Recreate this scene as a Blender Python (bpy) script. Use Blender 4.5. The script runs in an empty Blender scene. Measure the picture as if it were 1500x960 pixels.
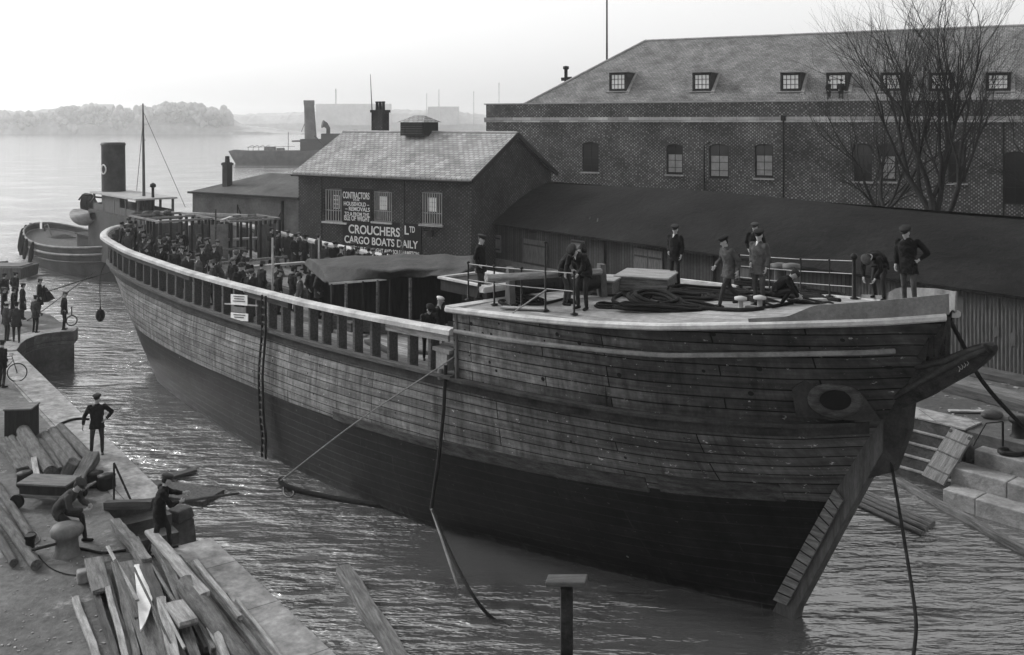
import bpy, math, random
import numpy as np
from mathutils import Vector, Matrix
random.seed(7)
C = bpy.context.scene
R = math.radians
# ------------------------------------------------------------------ camera
F, CX, YH, H = 1450.0, 750.0, 180.0, 11.6
cd = bpy.data.cameras.new('camera'); cam = bpy.data.objects.new('camera', cd); C.collection.objects.link(cam)
cam.location = (0, 0, H); cam.rotation_euler = (R(90), 0, 0)
cd.sensor_width = 36; cd.lens = 34.8; cd.shift_y = -0.2; cd.clip_end = 6000; cd.clip_start = 0.3
C.camera = cam
# ------------------------------------------------------------------ sky and sun
SUN_EL, SUN_AZ = 32, -62          # azimuth from +Y, negative = to the left
w = bpy.data.worlds.new('World'); C.world = w; w.use_nodes = True
nt = w.node_tree; bg = nt.nodes['Background']
sky = nt.nodes.new('ShaderNodeTexSky'); sky.sky_type = 'NISHITA'; sky.sun_disc = False
sky.sun_elevation = R(SUN_EL); sky.sun_rotation = R(SUN_AZ); sky.air_density = 1.0; sky.dust_density = 6; sky.ozone_density = 1
bw = nt.nodes.new('ShaderNodeRGBToBW'); nt.links.new(sky.outputs[0], bw.inputs[0])
mxs = nt.nodes.new('ShaderNodeMath'); mxs.operation = 'MULTIPLY_ADD'; mxs.inputs[1].default_value = 0.62; mxs.inputs[2].default_value = 3.4
nt.links.new(bw.outputs[0], mxs.inputs[0]); nt.links.new(mxs.outputs[0], bg.inputs['Color']); bg.inputs['Strength'].default_value = 0.15
sd = bpy.data.lights.new('sun', 'SUN'); sd.energy = 2.0; sd.angle = R(12); sd.color = (1, 1, 1)
so = bpy.data.objects.new('sun', sd); C.collection.objects.link(so)
dv = Vector((math.sin(R(SUN_AZ))*math.cos(R(SUN_EL)), math.cos(R(SUN_AZ))*math.cos(R(SUN_EL)), math.sin(R(SUN_EL))))
so.rotation_euler = dv.to_track_quat('Z', 'Y').to_euler()
C.view_settings.view_transform = 'Standard'; C.view_settings.look = 'None'
C.view_settings.exposure = 0.42; C.view_settings.gamma = 1; C.view_settings.use_curve_mapping = False

# ------------------------------------------------------------------ helpers
def P(px, py, z):                       # where a point of height z seen at a pixel stands
    Y = (H - z) * F / (py - YH); return Vector(((px - CX) / F * Y, Y, z))
def PY(px, py, Y): return Vector(((px - CX) / F * Y, Y, H - (py - YH) * Y / F))
def ray_plane(px, py, o, n):
    d = Vector(((px - CX) / F, 1, -(py - YH) / F)); c = Vector((0, 0, H)); n = Vector(n); o = Vector(o)
    return c + d * ((o - c).dot(n) / d.dot(n))

def tag(o, label=None, cat=None, group=None, kind=None):
    if label: o['label'] = label
    if cat: o['category'] = cat
    if group: o['group'] = group
    if kind: o['kind'] = kind
    return o
def empty(name, label, cat, loc=(0, 0, 0), rz=0.0, group=None, rot=None):
    o = bpy.data.objects.new(name, None); C.collection.objects.link(o); o.empty_display_size = .3
    o.location = loc; o.rotation_euler = rot if rot is not None else (0, 0, rz)
    return tag(o, label, cat, group)
def copy_tree(o, parent=None):
    c = o.copy(); C.collection.objects.link(c)
    if parent: c.parent = parent
    for ch in [x for x in o.children]:
        copy_tree(ch, c)
    return c

class MB:
    def __init__(s): s.v = []; s.f = []; s.uv = {}; s.mi = {}; s.smooth = set(); s.cur = 0
    def add(s, vs, fs, smooth=False, uvs=None):
        b = len(s.v); s.v += [tuple(v) for v in vs]
        for i, f in enumerate(fs):
            k = len(s.f); s.f.append([b + j for j in f])
            if smooth: s.smooth.add(k)
            if uvs is not None: s.uv[k] = [uvs[j] for j in f]
            if s.cur: s.mi[k] = s.cur
        return s
    def box(s, c, d, rz=0, m=None, taper=1.0):
        x, y, z = d[0]/2, d[1]/2, d[2]/2
        vs = [Vector((sx*x*(taper if sz > 0 else 1), sy*y*(taper if sz > 0 else 1), sz*z)) for sz in (-1, 1) for sx, sy in ((-1,-1),(1,-1),(1,1),(-1,1))]
        if rz: vs = [Matrix.Rotation(rz, 3, 'Z') @ v for v in vs]
        if m is not None: vs = [m @ v for v in vs]
        c = Vector(c)
        return s.add([v + c for v in vs], [(3,2,1,0),(4,5,6,7),(0,1,5,4),(1,2,6,5),(2,3,7,6),(3,0,4,7)])
    def bar(s, p0, p1, wd, ht, up=(0, 0, 1)):     # a rectangular bar from p0 to p1
        p0, p1 = Vector(p0), Vector(p1); d = (p1 - p0); L = d.length; d.normalize(); u = Vector(up)
        if abs(d.dot(u)) > .98: u = Vector((0, 1, 0))
        sx = d.cross(u).normalized(); u = sx.cross(d)
        vs = []
        for p in (p0, p1):
            for a, b in ((-1,-1),(1,-1),(1,1),(-1,1)): vs.append(p + sx*a*wd/2 + u*b*ht/2)
        return s.add(vs, [(0,1,2,3),(7,6,5,4),(0,4,5,1),(1,5,6,2),(2,6,7,3),(3,7,4,0)])
    def tube(s, pts, r, n=8, caps=True, smooth=True):
        pts = [Vector(p) for p in pts]; rs = r if isinstance(r, (list, tuple)) else [r]*len(pts)
        vs = []; t0 = None
        for i, p in enumerate(pts):
            t = (pts[min(i+1, len(pts)-1)] - pts[max(i-1, 0)]).normalized()
            if t0 is None:
                a = Vector((0, 0, 1)) if abs(t.z) < .9 else Vector((1, 0, 0)); nx = t.cross(a).normalized()
            else:
                nx = (nx - t * nx.dot(t)).normalized()
            t0 = t; ny = t.cross(nx)
            for k in range(n):
                a = 2*math.pi*k/n; vs.append(p + (nx*math.cos(a) + ny*math.sin(a))*rs[i])
        fs = [(i*n+k, i*n+(k+1) % n, (i+1)*n+(k+1) % n, (i+1)*n+k) for i in range(len(pts)-1) for k in range(n)]
        s.add(vs, fs, smooth)
        if caps:
            b = len(vs); s.add(vs[:n], [tuple(range(n))[::-1]]); s.add(vs[-n:], [tuple(range(n))])
        return s
    def lathe(s, prof, c=(0, 0, 0), n=16, smooth=True, sy=1.0):      # prof = [(r,z)...]
        vs = []
        for r, z in prof:
            for k in range(n):
                a = 2*math.pi*k/n; vs.append((c[0]+r*math.cos(a), c[1]+r*math.sin(a)*sy, c[2]+z))
        fs = [(i*n+k, i*n+(k+1) % n, (i+1)*n+(k+1) % n, (i+1)*n+k) for i in range(len(prof)-1) for k in range(n)]
        s.add(vs, fs, smooth); s.add(vs[:n], [tuple(range(n))[::-1]]); s.add(vs[-n:], [tuple(range(n))]); return s
    def prism(s, poly, d):              # poly of 3D points extruded by vector d
        n = len(poly); p = [Vector(q) for q in poly]; d = Vector(d)
        nrm = Vector((0, 0, 0))
        for i in range(n): nrm += p[i].cross(p[(i+1) % n])
        if nrm.dot(d) < 0: p = p[::-1]
        vs = p + [q + d for q in p]
        return s.add(vs, [tuple(range(n))[::-1], tuple(range(n, 2*n))] + [(i, (i+1) % n, n+(i+1) % n, n+i) for i in range(n)])
    def quad(s, a, b, c, d): return s.add([a, b, c, d], [(0, 1, 2, 3)])
    def ball(s, c, r, n=10, sc=(1, 1, 1), rot=None):
        vs = []; c = Vector(c); m = n//2+1
        for i in range(m+1):
            ph = math.pi*i/m
            for k in range(n):
                a = 2*math.pi*k/n; v = Vector((math.sin(ph)*math.cos(a)*sc[0], math.sin(ph)*math.sin(a)*sc[1], math.cos(ph)*sc[2]))*r
                if rot is not None: v = rot @ v
                vs.append(c+v)
        return s.add(vs, [(i*n+k, (i+1)*n+k, (i+1)*n+(k+1) % n, i*n+(k+1) % n) for i in range(m) for k in range(n)], True)
    def mesh(s, name, mats):
        me = bpy.data.meshes.new(name); me.from_pydata(s.v, [], s.f); me.update()
        for m in (mats if isinstance(mats, (list, tuple)) else [mats]): me.materials.append(m)
        uvl = me.uv_layers.new(name='UVMap').data
        Z = Vector((0, 0, 1))
        for p in me.polygons:
            if p.index in s.mi: p.material_index = s.mi[p.index]
            if p.index in s.smooth: p.use_smooth = True
            if p.index in s.uv:
                for li, uv in zip(p.loop_indices, s.uv[p.index]): uvl[li].uv = uv
                continue
            n = p.normal
            if abs(n.z) > .93: hx, vy = Vector((1, 0, 0)), Vector((0, 1, 0))
            else: hx = Z.cross(n).normalized(); vy = n.cross(hx)
            for li in p.loop_indices:
                q = me.vertices[me.loops[li].vertex_index].co; uvl[li].uv = (q.dot(hx), q.dot(vy))
        return me
    def build(s, name, mats, parent=None, bevel=0):
        o = bpy.data.objects.new(name, s.mesh(name, mats)); C.collection.objects.link(o)
        if parent: o.parent = parent
        if bevel:
            b = o.modifiers.new('bevel', 'BEVEL'); b.width = bevel; b.segments = 2; b.limit_method = 'ANGLE'; b.angle_limit = R(40)
        return o

# ------------------------------------------------------------------ materials (the photograph is black and white: every colour is a grey)
def g(v): v = v**1.2; return (v, v, v, 1)     # the old plate prints darks darker
def newmat(name):
    m = bpy.data.materials.new(name); m.use_nodes = True; n = m.node_tree
    return m, n, n.nodes['Principled BSDF'], n.nodes.new, n.links.new
def coord(N, L, src, scale):
    tc = N('ShaderNodeTexCoord'); mp = N('ShaderNodeMapping'); mp.inputs['Scale'].default_value = scale
    L(tc.outputs[src], mp.inputs[0]); return mp.outputs[0]
def noise(N, L, vec, sc, det=5, rough=.6):
    x = N('ShaderNodeTexNoise'); x.inputs['Scale'].default_value = sc; x.inputs['Detail'].default_value = det; x.inputs['Roughness'].default_value = rough
    L(vec, x.inputs['Vector']); return x.outputs['Fac']
def ramp(N, L, fac, stops):
    r = N('ShaderNodeValToRGB'); e = r.color_ramp.elements
    e[0].position, e[0].color = stops[0][0], g(stops[0][1]); e[1].position, e[1].color = stops[-1][0], g(stops[-1][1])
    for p, c in stops[1:-1]: x = e.new(p); x.color = g(c)
    L(fac, r.inputs[0]); return r.outputs[0]
def mix(N, L, a, b, fac=None, mode='MULTIPLY', f=1.0):
    m = N('ShaderNodeMix'); m.data_type = 'RGBA'; m.blend_type = mode; m.inputs[0].default_value = f
    if fac is not None: L(fac, m.inputs[0])
    for k, s in ((6, a), (7, b)):
        if isinstance(s, float): m.inputs[k].default_value = g(s)
        else: L(s, m.inputs[k])
    return m.outputs[2]
def bump(N, L, h, b, st=.4, dist=.02, prev=None):
    x = N('ShaderNodeBump'); x.inputs['Strength'].default_value = st; x.inputs['Distance'].default_value = dist; L(h, x.inputs['Height'])
    if prev is not None: L(prev, x.inputs['Normal'])
    L(x.outputs[0], b.inputs['Normal']); return x.outputs[0]
def m_plain(name, col, rough=.8, sc=3.0, amt=.35, st=.3, stretch=(1, 1, 1), src='Object', fine=1.0, dist=.02):
    m, n, b, N, L = newmat(name); v = coord(N, L, src, stretch)
    n1 = noise(N, L, v, sc); n2 = noise(N, L, v, sc*7*fine, 4, .7)
    c = mix(N, L, ramp(N, L, n1, [(.3, col*(1-amt)), (.7, col*(1+amt))]), ramp(N, L, n2, [(.3, 1-amt*.7), (.7, 1+amt*.3)]))
    L(c, b.inputs['Base Color']); b.inputs['Roughness'].default_value = rough; b.inputs['Specular IOR Level'].default_value = .12
    bump(N, L, n2, b, st, dist); return m
def m_brick(name, c1, c2, mort, bw_, rh, ms=.01, off=.5, bias=0, st=.5, stain=.3, rough=.85, big=.25, dots=None, freq=2, streak=None, tar_shade=None, specks=None, weed=False):
    m, n, b, N, L = newmat(name); v = coord(N, L, 'UV', (1, 1, 1))
    k = N('ShaderNodeTexBrick'); k.offset = off; k.offset_frequency = freq
    k.inputs['Scale'].default_value = 1; k.inputs['Mortar Size'].default_value = ms; k.inputs['Brick Width'].default_value = bw_; k.inputs['Row Height'].default_value = rh
    k.inputs['Color1'].default_value = g(c1); k.inputs['Color2'].default_value = g(c2); k.inputs['Mortar'].default_value = g(mort); k.inputs['Bias'].default_value = bias
    L(v, k.inputs['Vector'])
    n1 = noise(N, L, v, big*2); n2 = noise(N, L, v, 6)
    c = mix(N, L, k.outputs['Color'], ramp(N, L, n1, [(.3, 1-stain), (.7, 1+stain*.5)]))
    c = mix(N, L, c, ramp(N, L, n2, [(.3, 1-stain*.6), (.7, 1+stain*.4)]))
    if streak:                                   # grain and weathering drawn out along the length
        vs = coord(N, L, 'UV', streak); n3 = noise(N, L, vs, 1.0, 6, .7)
        c = mix(N, L, c, ramp(N, L, n3, [(.32, .55), (.5, .95), (.7, 1.3)]))
    if tar_shade:                                      # tar and painted shade deepen towards the bow, edge broken by noise
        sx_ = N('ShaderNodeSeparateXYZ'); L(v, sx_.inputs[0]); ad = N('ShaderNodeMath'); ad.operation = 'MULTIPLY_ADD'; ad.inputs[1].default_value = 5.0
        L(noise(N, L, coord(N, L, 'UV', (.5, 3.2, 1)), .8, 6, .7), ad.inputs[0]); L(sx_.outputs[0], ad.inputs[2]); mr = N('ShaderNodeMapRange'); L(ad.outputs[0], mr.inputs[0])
        for i_, q_ in enumerate((tar_shade[0]+2.5, tar_shade[1]+2.5, 1, tar_shade[2])): mr.inputs[i_+1].default_value = q_
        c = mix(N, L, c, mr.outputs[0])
    if specks:                                   # scuffs down to bare wood
        sp1 = noise(N, L, coord(N, L, 'UV', (1, 1.6, 1)), 5.5, 6, .72); c = mix(N, L, c, specks[1], ramp(N, L, sp1, [(specks[0], 0), (specks[0]+.03, .85)]), 'MIX')
        sp2 = noise(N, L, coord(N, L, 'UV', (3.5, .5, 1)), 1.1, 5, .7); c = mix(N, L, c, ramp(N, L, sp2, [(.3, .5), (.5, 1.0), (.72, 1.35)]))
    if weed:                                     # slimy band above the water, ragged along its top
        so2 = N('ShaderNodeSeparateXYZ'); L(coord(N, L, 'Object', (1, 1, 1)), so2.inputs[0]); ad2 = N('ShaderNodeMath'); ad2.operation = 'MULTIPLY_ADD'; ad2.inputs[1].default_value = 1.1
        L(noise(N, L, coord(N, L, 'Object', (1, 1, .25)), 1.3, 6, .7), ad2.inputs[0]); L(so2.outputs[2], ad2.inputs[2]); c = mix(N, L, c, ramp(N, L, ad2.outputs[0], [(.62, 1.9), (.75, .55), (1.0, .8), (1.5, 1.0)]))
    if dots:                                     # bolt holes and bare spots
        vo = N('ShaderNodeTexVoronoi'); vo.inputs['Scale'].default_value = dots[0]; L(v, vo.inputs['Vector'])
        sc = N('ShaderNodeMath'); sc.operation = 'LESS_THAN'; sc.inputs[1].default_value = dots[1]; L(vo.outputs['Distance'], sc.inputs[0])
        rr = N('ShaderNodeSeparateColor'); L(vo.outputs['Color'], rr.inputs[0])
        th = N('ShaderNodeMath'); th.operation = 'LESS_THAN'; th.inputs[1].default_value = dots[3]; L(rr.outputs[0], th.inputs[0])
        mu = N('ShaderNodeMath'); mu.operation = 'MULTIPLY'; L(sc.outputs[0], mu.inputs[0]); L(th.outputs[0], mu.inputs[1])
        c = mix(N, L, c, dots[2], mu.outputs[0], 'MIX')
    L(c, b.inputs['Base Color']); b.inputs['Roughness'].default_value = rough; b.inputs['Specular IOR Level'].default_value = .12
    inv = N('ShaderNodeMath'); inv.operation = 'SUBTRACT'; inv.inputs[0].default_value = 1; L(k.outputs['Fac'], inv.inputs[1])
    p = bump(N, L, inv.outputs[0], b, st, .02); bump(N, L, n2, b, .25, .015, p); return m
def m_rand(name, col, spread=.6, rough=.9):     # cloth: every object its own shade
    m, n, b, N, L = newmat(name); oi = N('ShaderNodeObjectInfo')
    v = coord(N, L, 'Object', (1, 1, 1)); n2 = noise(N, L, v, 9)
    c = mix(N, L, ramp(N, L, oi.outputs['Random'], [(0, col*(1-spread)), (.75, col*(1+spread)), (1, col*(1+4*spread))]), ramp(N, L, n2, [(.3, .7), (.7, 1.25)]))
    L(c, b.inputs['Base Color']); b.inputs['Roughness'].default_value = rough; b.inputs['Specular IOR Level'].default_value = .15
    bump(N, L, n2, b, .6, .03); return m

def m_flemish(name, dark, light, mort, per, row):
    m, n, b, N, L = newmat(name); v = coord(N, L, 'UV', (1, 1, 1)); sp = N('ShaderNodeSeparateXYZ'); L(v, sp.inputs[0])
    def mt(op, a, b_=None, c_=None):
        x = N('ShaderNodeMath'); x.operation = op
        for i, q in enumerate((a, b_, c_)):
            if q is None: continue
            if isinstance(q, (int, float)): x.inputs[i].default_value = q
            else: L(q, x.inputs[i])
        return x.outputs[0]
    rv = mt('DIVIDE', sp.outputs[1], row); ri = mt('FLOOR', rv); par = mt('MODULO', mt('ABSOLUTE', ri), 2)
    fu = mt('FRACT', mt('ADD', mt('DIVIDE', sp.outputs[0], per), mt('MULTIPLY', par, .5))); fv = mt('FRACT', rv)
    head = mt('LESS_THAN', fu, .36); mor = mt('MAXIMUM', mt('LESS_THAN', fv, .14), mt('LESS_THAN', mt('MINIMUM', mt('ABSOLUTE', mt('SUBTRACT', fu, .36)), mt('SUBTRACT', 1, fu)), .03))
    wn_ = N('ShaderNodeTexWhiteNoise'); wn_.noise_dimensions = '2D'; cb_ = N('ShaderNodeCombineXYZ'); L(ri, cb_.inputs[1]); L(mt('FLOOR', mt('ADD', mt('DIVIDE', sp.outputs[0], per), mt('MULTIPLY', par, .5))), cb_.inputs[0]); L(cb_.outputs[0], wn_.inputs['Vector'])
    hc_ = mix(N, L, ramp(N, L, wn_.outputs['Value'], [(.1, dark*1.3), (.9, light)]), 1.0)
    c = mix(N, L, dark, hc_, head, 'MIX'); c = mix(N, L, c, mort, mor, 'MIX')
    c = mix(N, L, c, ramp(N, L, noise(N, L, v, .35, 6, .65), [(.32, .55), (.68, 1.35)])); c = mix(N, L, c, ramp(N, L, noise(N, L, v, 5), [(.3, .8), (.7, 1.15)]))
    L(c, b.inputs['Base Color']); b.inputs['Roughness'].default_value = .9; b.inputs['Specular IOR Level'].default_value = .1; bump(N, L, mt('SUBTRACT', 1, mor), b, .4, .01); return m
M = {}
M['dark_iron'] = m_plain('dark_iron', .025, .55, 4, .4, .2)
M['rope'] = m_plain('rope', .03, .95, 12, .4, .8)
M['rope_pale'] = m_plain('rope_pale', .22, .9, 12, .3, .8)
M['cable'] = m_plain('cable', .022, .9, 5, .45, 1.0, dist=.05)
M['timber'] = m_plain('timber', .17, .85, 1.6, .5, .7, (1, 9, 9))
M['timber_pale'] = m_plain('timber_pale', .29, .85, 1.6, .42, .7, (1, 9, 9))
M['timber_dark'] = m_plain('timber_dark', .10, .85, 1.6, .4, .5, (1, 9, 9))
M['log'] = m_plain('log', .15, .9, 2.2, .45, .8, (1, 6, 6), dist=.04)
M['post'] = m_plain('post', .17, .85, 3, .4, .5, (4, 4, .6))
M['rail'] = m_plain('rail', .42, .75, 1.2, .28, .3)
M['deck'] = m_brick('deck', .20, .30, .05, 5, .18, .006, .4, stain=.4)
M['fdeck'] = m_brick('fdeck', .24, .33, .12, 6, .16, .004, .37, stain=.35, big=.5)
M['plank_light'] = m_brick('plank_light', .165, .24, .02, 5.2, .235, .012, .37, st=.9, stain=.35, big=.6, dots=(2.6, .09, .02, .6), freq=3, streak=(.35, 9, 1), tar_shade=(19, 31, .45), specks=(.625, .42))
M['plank_mid'] = m_brick('plank_mid', .14, .21, .014, 4.2, .25, .014, .41, st=1, stain=.45, big=.8, dots=(2.4, .13, .012, .8), freq=3, streak=(.35, 9, 1), tar_shade=(25.5, 31, .3), specks=(.63, .34))
M['plank_bow'] = m_brick('plank_bow', .04, .085, .01, 4.2, .25, .014, .41, st=.8, stain=.6, big=1.2, dots=(2.2, .07, .25, .25), freq=3, streak=(.35, 9, 1))
M['plank_tar'] = m_brick('plank_tar', .012, .024, .036, 3.6, .26, .012, .43, st=.7, stain=.5, big=.8, dots=(1.6, .05, .2, .16), freq=3, rough=.6, streak=(.35, 9, 1), specks=(.64, .15), weed=True)
M['wale'] = m_plain('wale', .05, .8, 2, .5, .5)
M['wale_light'] = m_plain('wale_light', .2, .8, 2, .3, .4)
M['stem'] = m_plain('stem', .10, .8, 1.6, .4, .6, (5, 5, .7))
M['brick_big'] = m_flemish('brick_big', .085, .31, .09, .30, .125)
M['brick_dark'] = m_flemish('brick_dark', .05, .13, .05, .3, .11)
M['stone_band'] = m_brick('stone_band', .3, .5, .15, 1.8, .5, .012, .5, stain=.3)
M['slate'] = m_brick('slate', .20, .27, .09, .3, .2, .016, .5, st=1.0, stain=.4, big=.35)
M['slate_pale'] = m_brick('slate_pale', .28, .40, .11, .42, .30, .022, .5, st=1.0, stain=.3, big=.3)
M['lead'] = m_plain('lead', .33, .6, 2, .2, .2)
M['felt'] = m_plain('felt', .015, .95, .35, .75, 1.0, dist=.16)
M['felt_grey'] = m_plain('felt_grey', .10, .9, .6, .3, .5)
M['render'] = m_plain('render', .16, .9, .8, .3, .3)
M['board_wall'] = m_brick('board_wall', .05, .09, .018, 50, .0001, 0, 0)
M['white_paint'] = m_plain('white_paint', .62, .6, 3, .12, .1)
M['black_paint'] = m_plain('black_paint', .012, .5, 3, .2, .1)
M['grey_paint'] = m_plain('grey_paint', .16, .6, 2, .3, .2)
M['dark_wood'] = m_plain('dark_wood', .04, .8, 3, .4, .3, (4, 4, .6))
M['mid_wood'] = m_plain('mid_wood', .11, .8, 3, .4, .3, (4, 4, .6))
M['stone'] = m_plain('stone', .27, .9, 1.1, .35, .8, dist=.04)
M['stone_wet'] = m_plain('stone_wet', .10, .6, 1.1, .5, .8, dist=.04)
M['glass_dark'] = newmat('glass_dark')[0]
b_ = M['glass_dark'].node_tree.nodes['Principled BSDF']; b_.inputs['Base Color'].default_value = g(.03); b_.inputs['Roughness'].default_value = .12
M['glass_sky'] = newmat('glass_sky')[0]
b_ = M['glass_sky'].node_tree.nodes['Principled BSDF']; b_.inputs['Base Color'].default_value = g(.85); b_.inputs['Roughness'].default_value = .3  # pale tone puts the sky's reflection into the pane colour
M['bark'] = m_plain('bark', .04, .95, 8, .4, .8)
M['tarp'] = m_plain('tarp', .075, .8, 1.2, .35, .8, dist=.06)
M['skin'] = m_plain('skin', .36, .6, 20, .1, .1)
M['trousers'] = m_rand('trousers', .028)
M['coat'] = m_rand('coat', .026)
M['coat_grey'] = m_rand('coat_grey', .055, .12)
M['coat_black'] = m_rand('coat_black', .014, .3)
M['cap'] = m_rand('cap', .035)
M['cap_pale'] = m_rand('cap_pale', .5, .1)
M['boots'] = m_plain('boots', .015, .5, 10, .3, .2)
M['shirt'] = m_plain('shirt', .5, .8, 10, .1, .1)
M['paper'] = m_brick('paper', .62, .7, .25, 2, .07, .012, 0, stain=.2, st=0)

def ground_mat(name, a, b2, patch, sc=.25):
    m, n, b, N, L = newmat(name); v = coord(N, L, 'Object', (1, 1, 1))
    n1 = noise(N, L, v, sc, 8, .65); n2 = noise(N, L, v, 5, 6, .7); n3 = noise(N, L, v, .9, 5, .7)
    c = mix(N, L, ramp(N, L, n1, [(.35, a), (.6, b2)]), ramp(N, L, n2, [(.3, .6), (.7, 1.3)]))
    c = mix(N, L, c, patch, ramp(N, L, n3, [(.60, 0), (.68, .6)]), 'MIX')
    L(c, b.inputs['Base Color']); b.inputs['Roughness'].default_value = .85; b.inputs['Specular IOR Level'].default_value = .3
    p = bump(N, L, n2, b, .7, .05); bump(N, L, n3, b, .6, .1, p); return m
M['quay'] = ground_mat('quay', .07, .135, .36)
M['coping'] = m_brick('coping', .26, .33, .13, 2.3, 1.4, .014, .5, stain=.45, big=1.0, st=.8)
M['yard'] = ground_mat('yard', .07, .13, .2)

# water
m, n, b, N, L = newmat('water'); M['water'] = m
v1 = coord(N, L, 'Object', (.34, 1.05, 1)); v2 = coord(N, L, 'Object', (.18, .5, 1))
wn = noise(N, L, v1, 2.0, 4, .55); wn2 = noise(N, L, v2, .9, 3, .5); v3 = coord(N, L, 'Object', (1, 1.8, 1)); wn3 = noise(N, L, v3, .09, 4, .6)
b.inputs['Base Color'].default_value = g(.10); b.inputs['Roughness'].default_value = .04; b.inputs['IOR'].default_value = 2.1
b.inputs['Specular IOR Level'].default_value = 1.0
rr = ramp(N, L, wn3, [(.38, .22), (.58, 1.0)])
tcw = N('ShaderNodeTexCoord'); spw = N('ShaderNodeSeparateXYZ'); L(tcw.outputs['Object'], spw.inputs[0]); cal = N('ShaderNodeMapRange'); L(spw.outputs[1], cal.inputs[0])
for i_, q_ in enumerate((45, 150, 1, .22)): cal.inputs[i_+1].default_value = q_     # the open river lies calmer than the dock mouth
hh = mix(N, L, ramp(N, L, wn, [(.36, 0), (.64, 1)]), rr)
p = bump(N, L, hh, b, 1.0, .15); bump(N, L, wn2, b, .8, .35, p)
for q_ in n.nodes:
    if q_.bl_idname == 'ShaderNodeBump':
        k_ = N('ShaderNodeMath'); k_.operation = 'MULTIPLY'; L(cal.outputs[0], k_.inputs[0]); k_.inputs[1].default_value = q_.inputs['Strength'].default_value; L(k_.outputs[0], q_.inputs['Strength'])

# ------------------------------------------------------------------ structure: water, quays, ground, far shore
def sheet(name, pts, mat, z0=-2.5, kind='structure', bevel=0):
    mb = MB(); p = [Vector((q[0], q[1], z0)) for q in pts]; z1 = pts[0][2]
    mb.prism(p, (0, 0, z1 - z0)); o = mb.build(name, mat); o['kind'] = kind; return o
mb = MB(); mb.quad((-1600, -60, 0), (1600, -60, 0), (1600, 2300, 0), (-1600, 2300, 0)); o = mb.build('water', M['water']); o['kind'] = 'structure'
QZ = 1.8
e1, e0 = Vector((-19.2, 39.5)), Vector((-3.4, 18.4)); qd = (e1 - e0).normalized(); qn = Vector((-qd.y, qd.x))   # qd runs away from the camera, qn to the left (inland)
if qn.x > 0: qn = -qn
def q2(px, py): v = P(px, py, QZ); return (v.x, v.y, QZ)
def edge_at(px, py):     # nearest point of the quay edge line
    v = P(px, py, QZ); s = (Vector((v.x, v.y)) - e0).dot(qd); return e0 + qd*s
nA, nB = edge_at(236, 728), edge_at(285, 795)           # the landing steps' notch
nA2, nB2 = nA + qn*1.5, nB + qn*1.5
near = e0 - qd*26
curve = [q2(*p) for p in ((24, 514), (30, 505), (38, 498.5), (50, 493.5), (66, 489.5), (88, 487), (109, 486))]
far_edge = [q2(*p) for p in ((97, 478), (89, 472.5), (73, 461), (60, 457.5), (30, 456), (-60, 454), (-900, 452))]
z3 = lambda v: (v.x, v.y, QZ)
pts = [z3(near), z3(nB), z3(nB2), z3(nA2), z3(nA)] + curve + far_edge + [(-60, -30, QZ)]
sheet('quay', pts, M['quay'])
# coping stones along the edge, 3 cm proud
def coping(a, b, wdt=1.15):
    mb = MB(); mb.prism([(a.x, a.y, QZ-.5), (b.x, b.y, QZ-.5), (b.x+qn.x*wdt, b.y+qn.y*wdt, QZ-.5), (a.x+qn.x*wdt, a.y+qn.y*wdt, QZ-.5)], (0, 0, .53))
    # shift a hair outwards so the faces do not coincide
    mb.v = [(v[0]-qn.x*.01, v[1]-qn.y*.01, v[2]) for v in mb.v]
    # uv along the edge
    for k, f in enumerate(mb.f): mb.uv[k] = [((Vector(mb.v[j][:2])-e0).dot(qd), (Vector(mb.v[j][:2])-e0).dot(qn)+mb.v[j][2]) for j in f]
    o = mb.build('quay_coping', M['coping'], bevel=.02); o['kind'] = 'structure'
coping(nB, near, 1.35); 
cEnd = Vector(curve[0][:2]); coping(nA, cEnd - qd*.15)
# curved recess wall cap
cc = [Vector(p[:2]) for p in curve]
mb = MB()
inner = []
for i, p in enumerate(cc):
    t = (cc[min(i+1, len(cc)-1)] - cc[max(i-1, 0)]).normalized(); nrm = Vector((-t.y, t.x)); 
    inner.append(p + nrm*.9)
for i in range(len(cc)-1):
    mb.prism([(cc[i].x, cc[i].y, QZ-.55), (cc[i+1].x, cc[i+1].y, QZ-.55), (inner[i+1].x, inner[i+1].y, QZ-.55), (inner[i].x, inner[i].y, QZ-.55)], (0, 0, .585))
o = mb.build('quay_rim', M['coping']); o['kind'] = 'structure'
# wet stone courses of the recess wall
mb = MB(); rim = [p + (p-q)*.0 for p, q in zip(cc, inner)]
for i in range(len(cc)-1):
    for k, (za, zb, out) in enumerate(((-.6, .55, .10), (.58, 1.2, .05))):
        oa = [(cc[j] - (inner[j]-cc[j]).normalized()*out) for j in (i, i+1)]
        mb.prism([(oa[0].x, oa[0].y, za), (oa[1].x, oa[1].y, za), (cc[i+1].x, cc[i+1].y, za), (cc[i].x, cc[i].y, za)], (0, 0, zb-za))
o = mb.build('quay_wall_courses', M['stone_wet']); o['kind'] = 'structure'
# landing steps in the notch
st = empty('landing_steps', 'dark wet stone landing steps cut into the quay edge', 'steps', (nB.x, nB.y, 0))
for i in range(6):
    a = nA2 + (nB2-nA2)*(i/6.0); b2 = nA2 + (nB2-nA2)*((i+1)/6.0); zt = 1.5 - i*.28; ou = -qn*1.48
    mb = MB(); mb.prism([(a.x, a.y, -1), (b2.x, b2.y, -1), (b2.x+ou.x, b2.y+ou.y, -1), (a.x+ou.x, a.y+ou.y, -1)], (0, 0, zt+1))
    mb.v = [(v[0]-nB.x, v[1]-nB.y, v[2]) for v in mb.v]; mb.build('step', M['stone_wet'], st)

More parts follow.
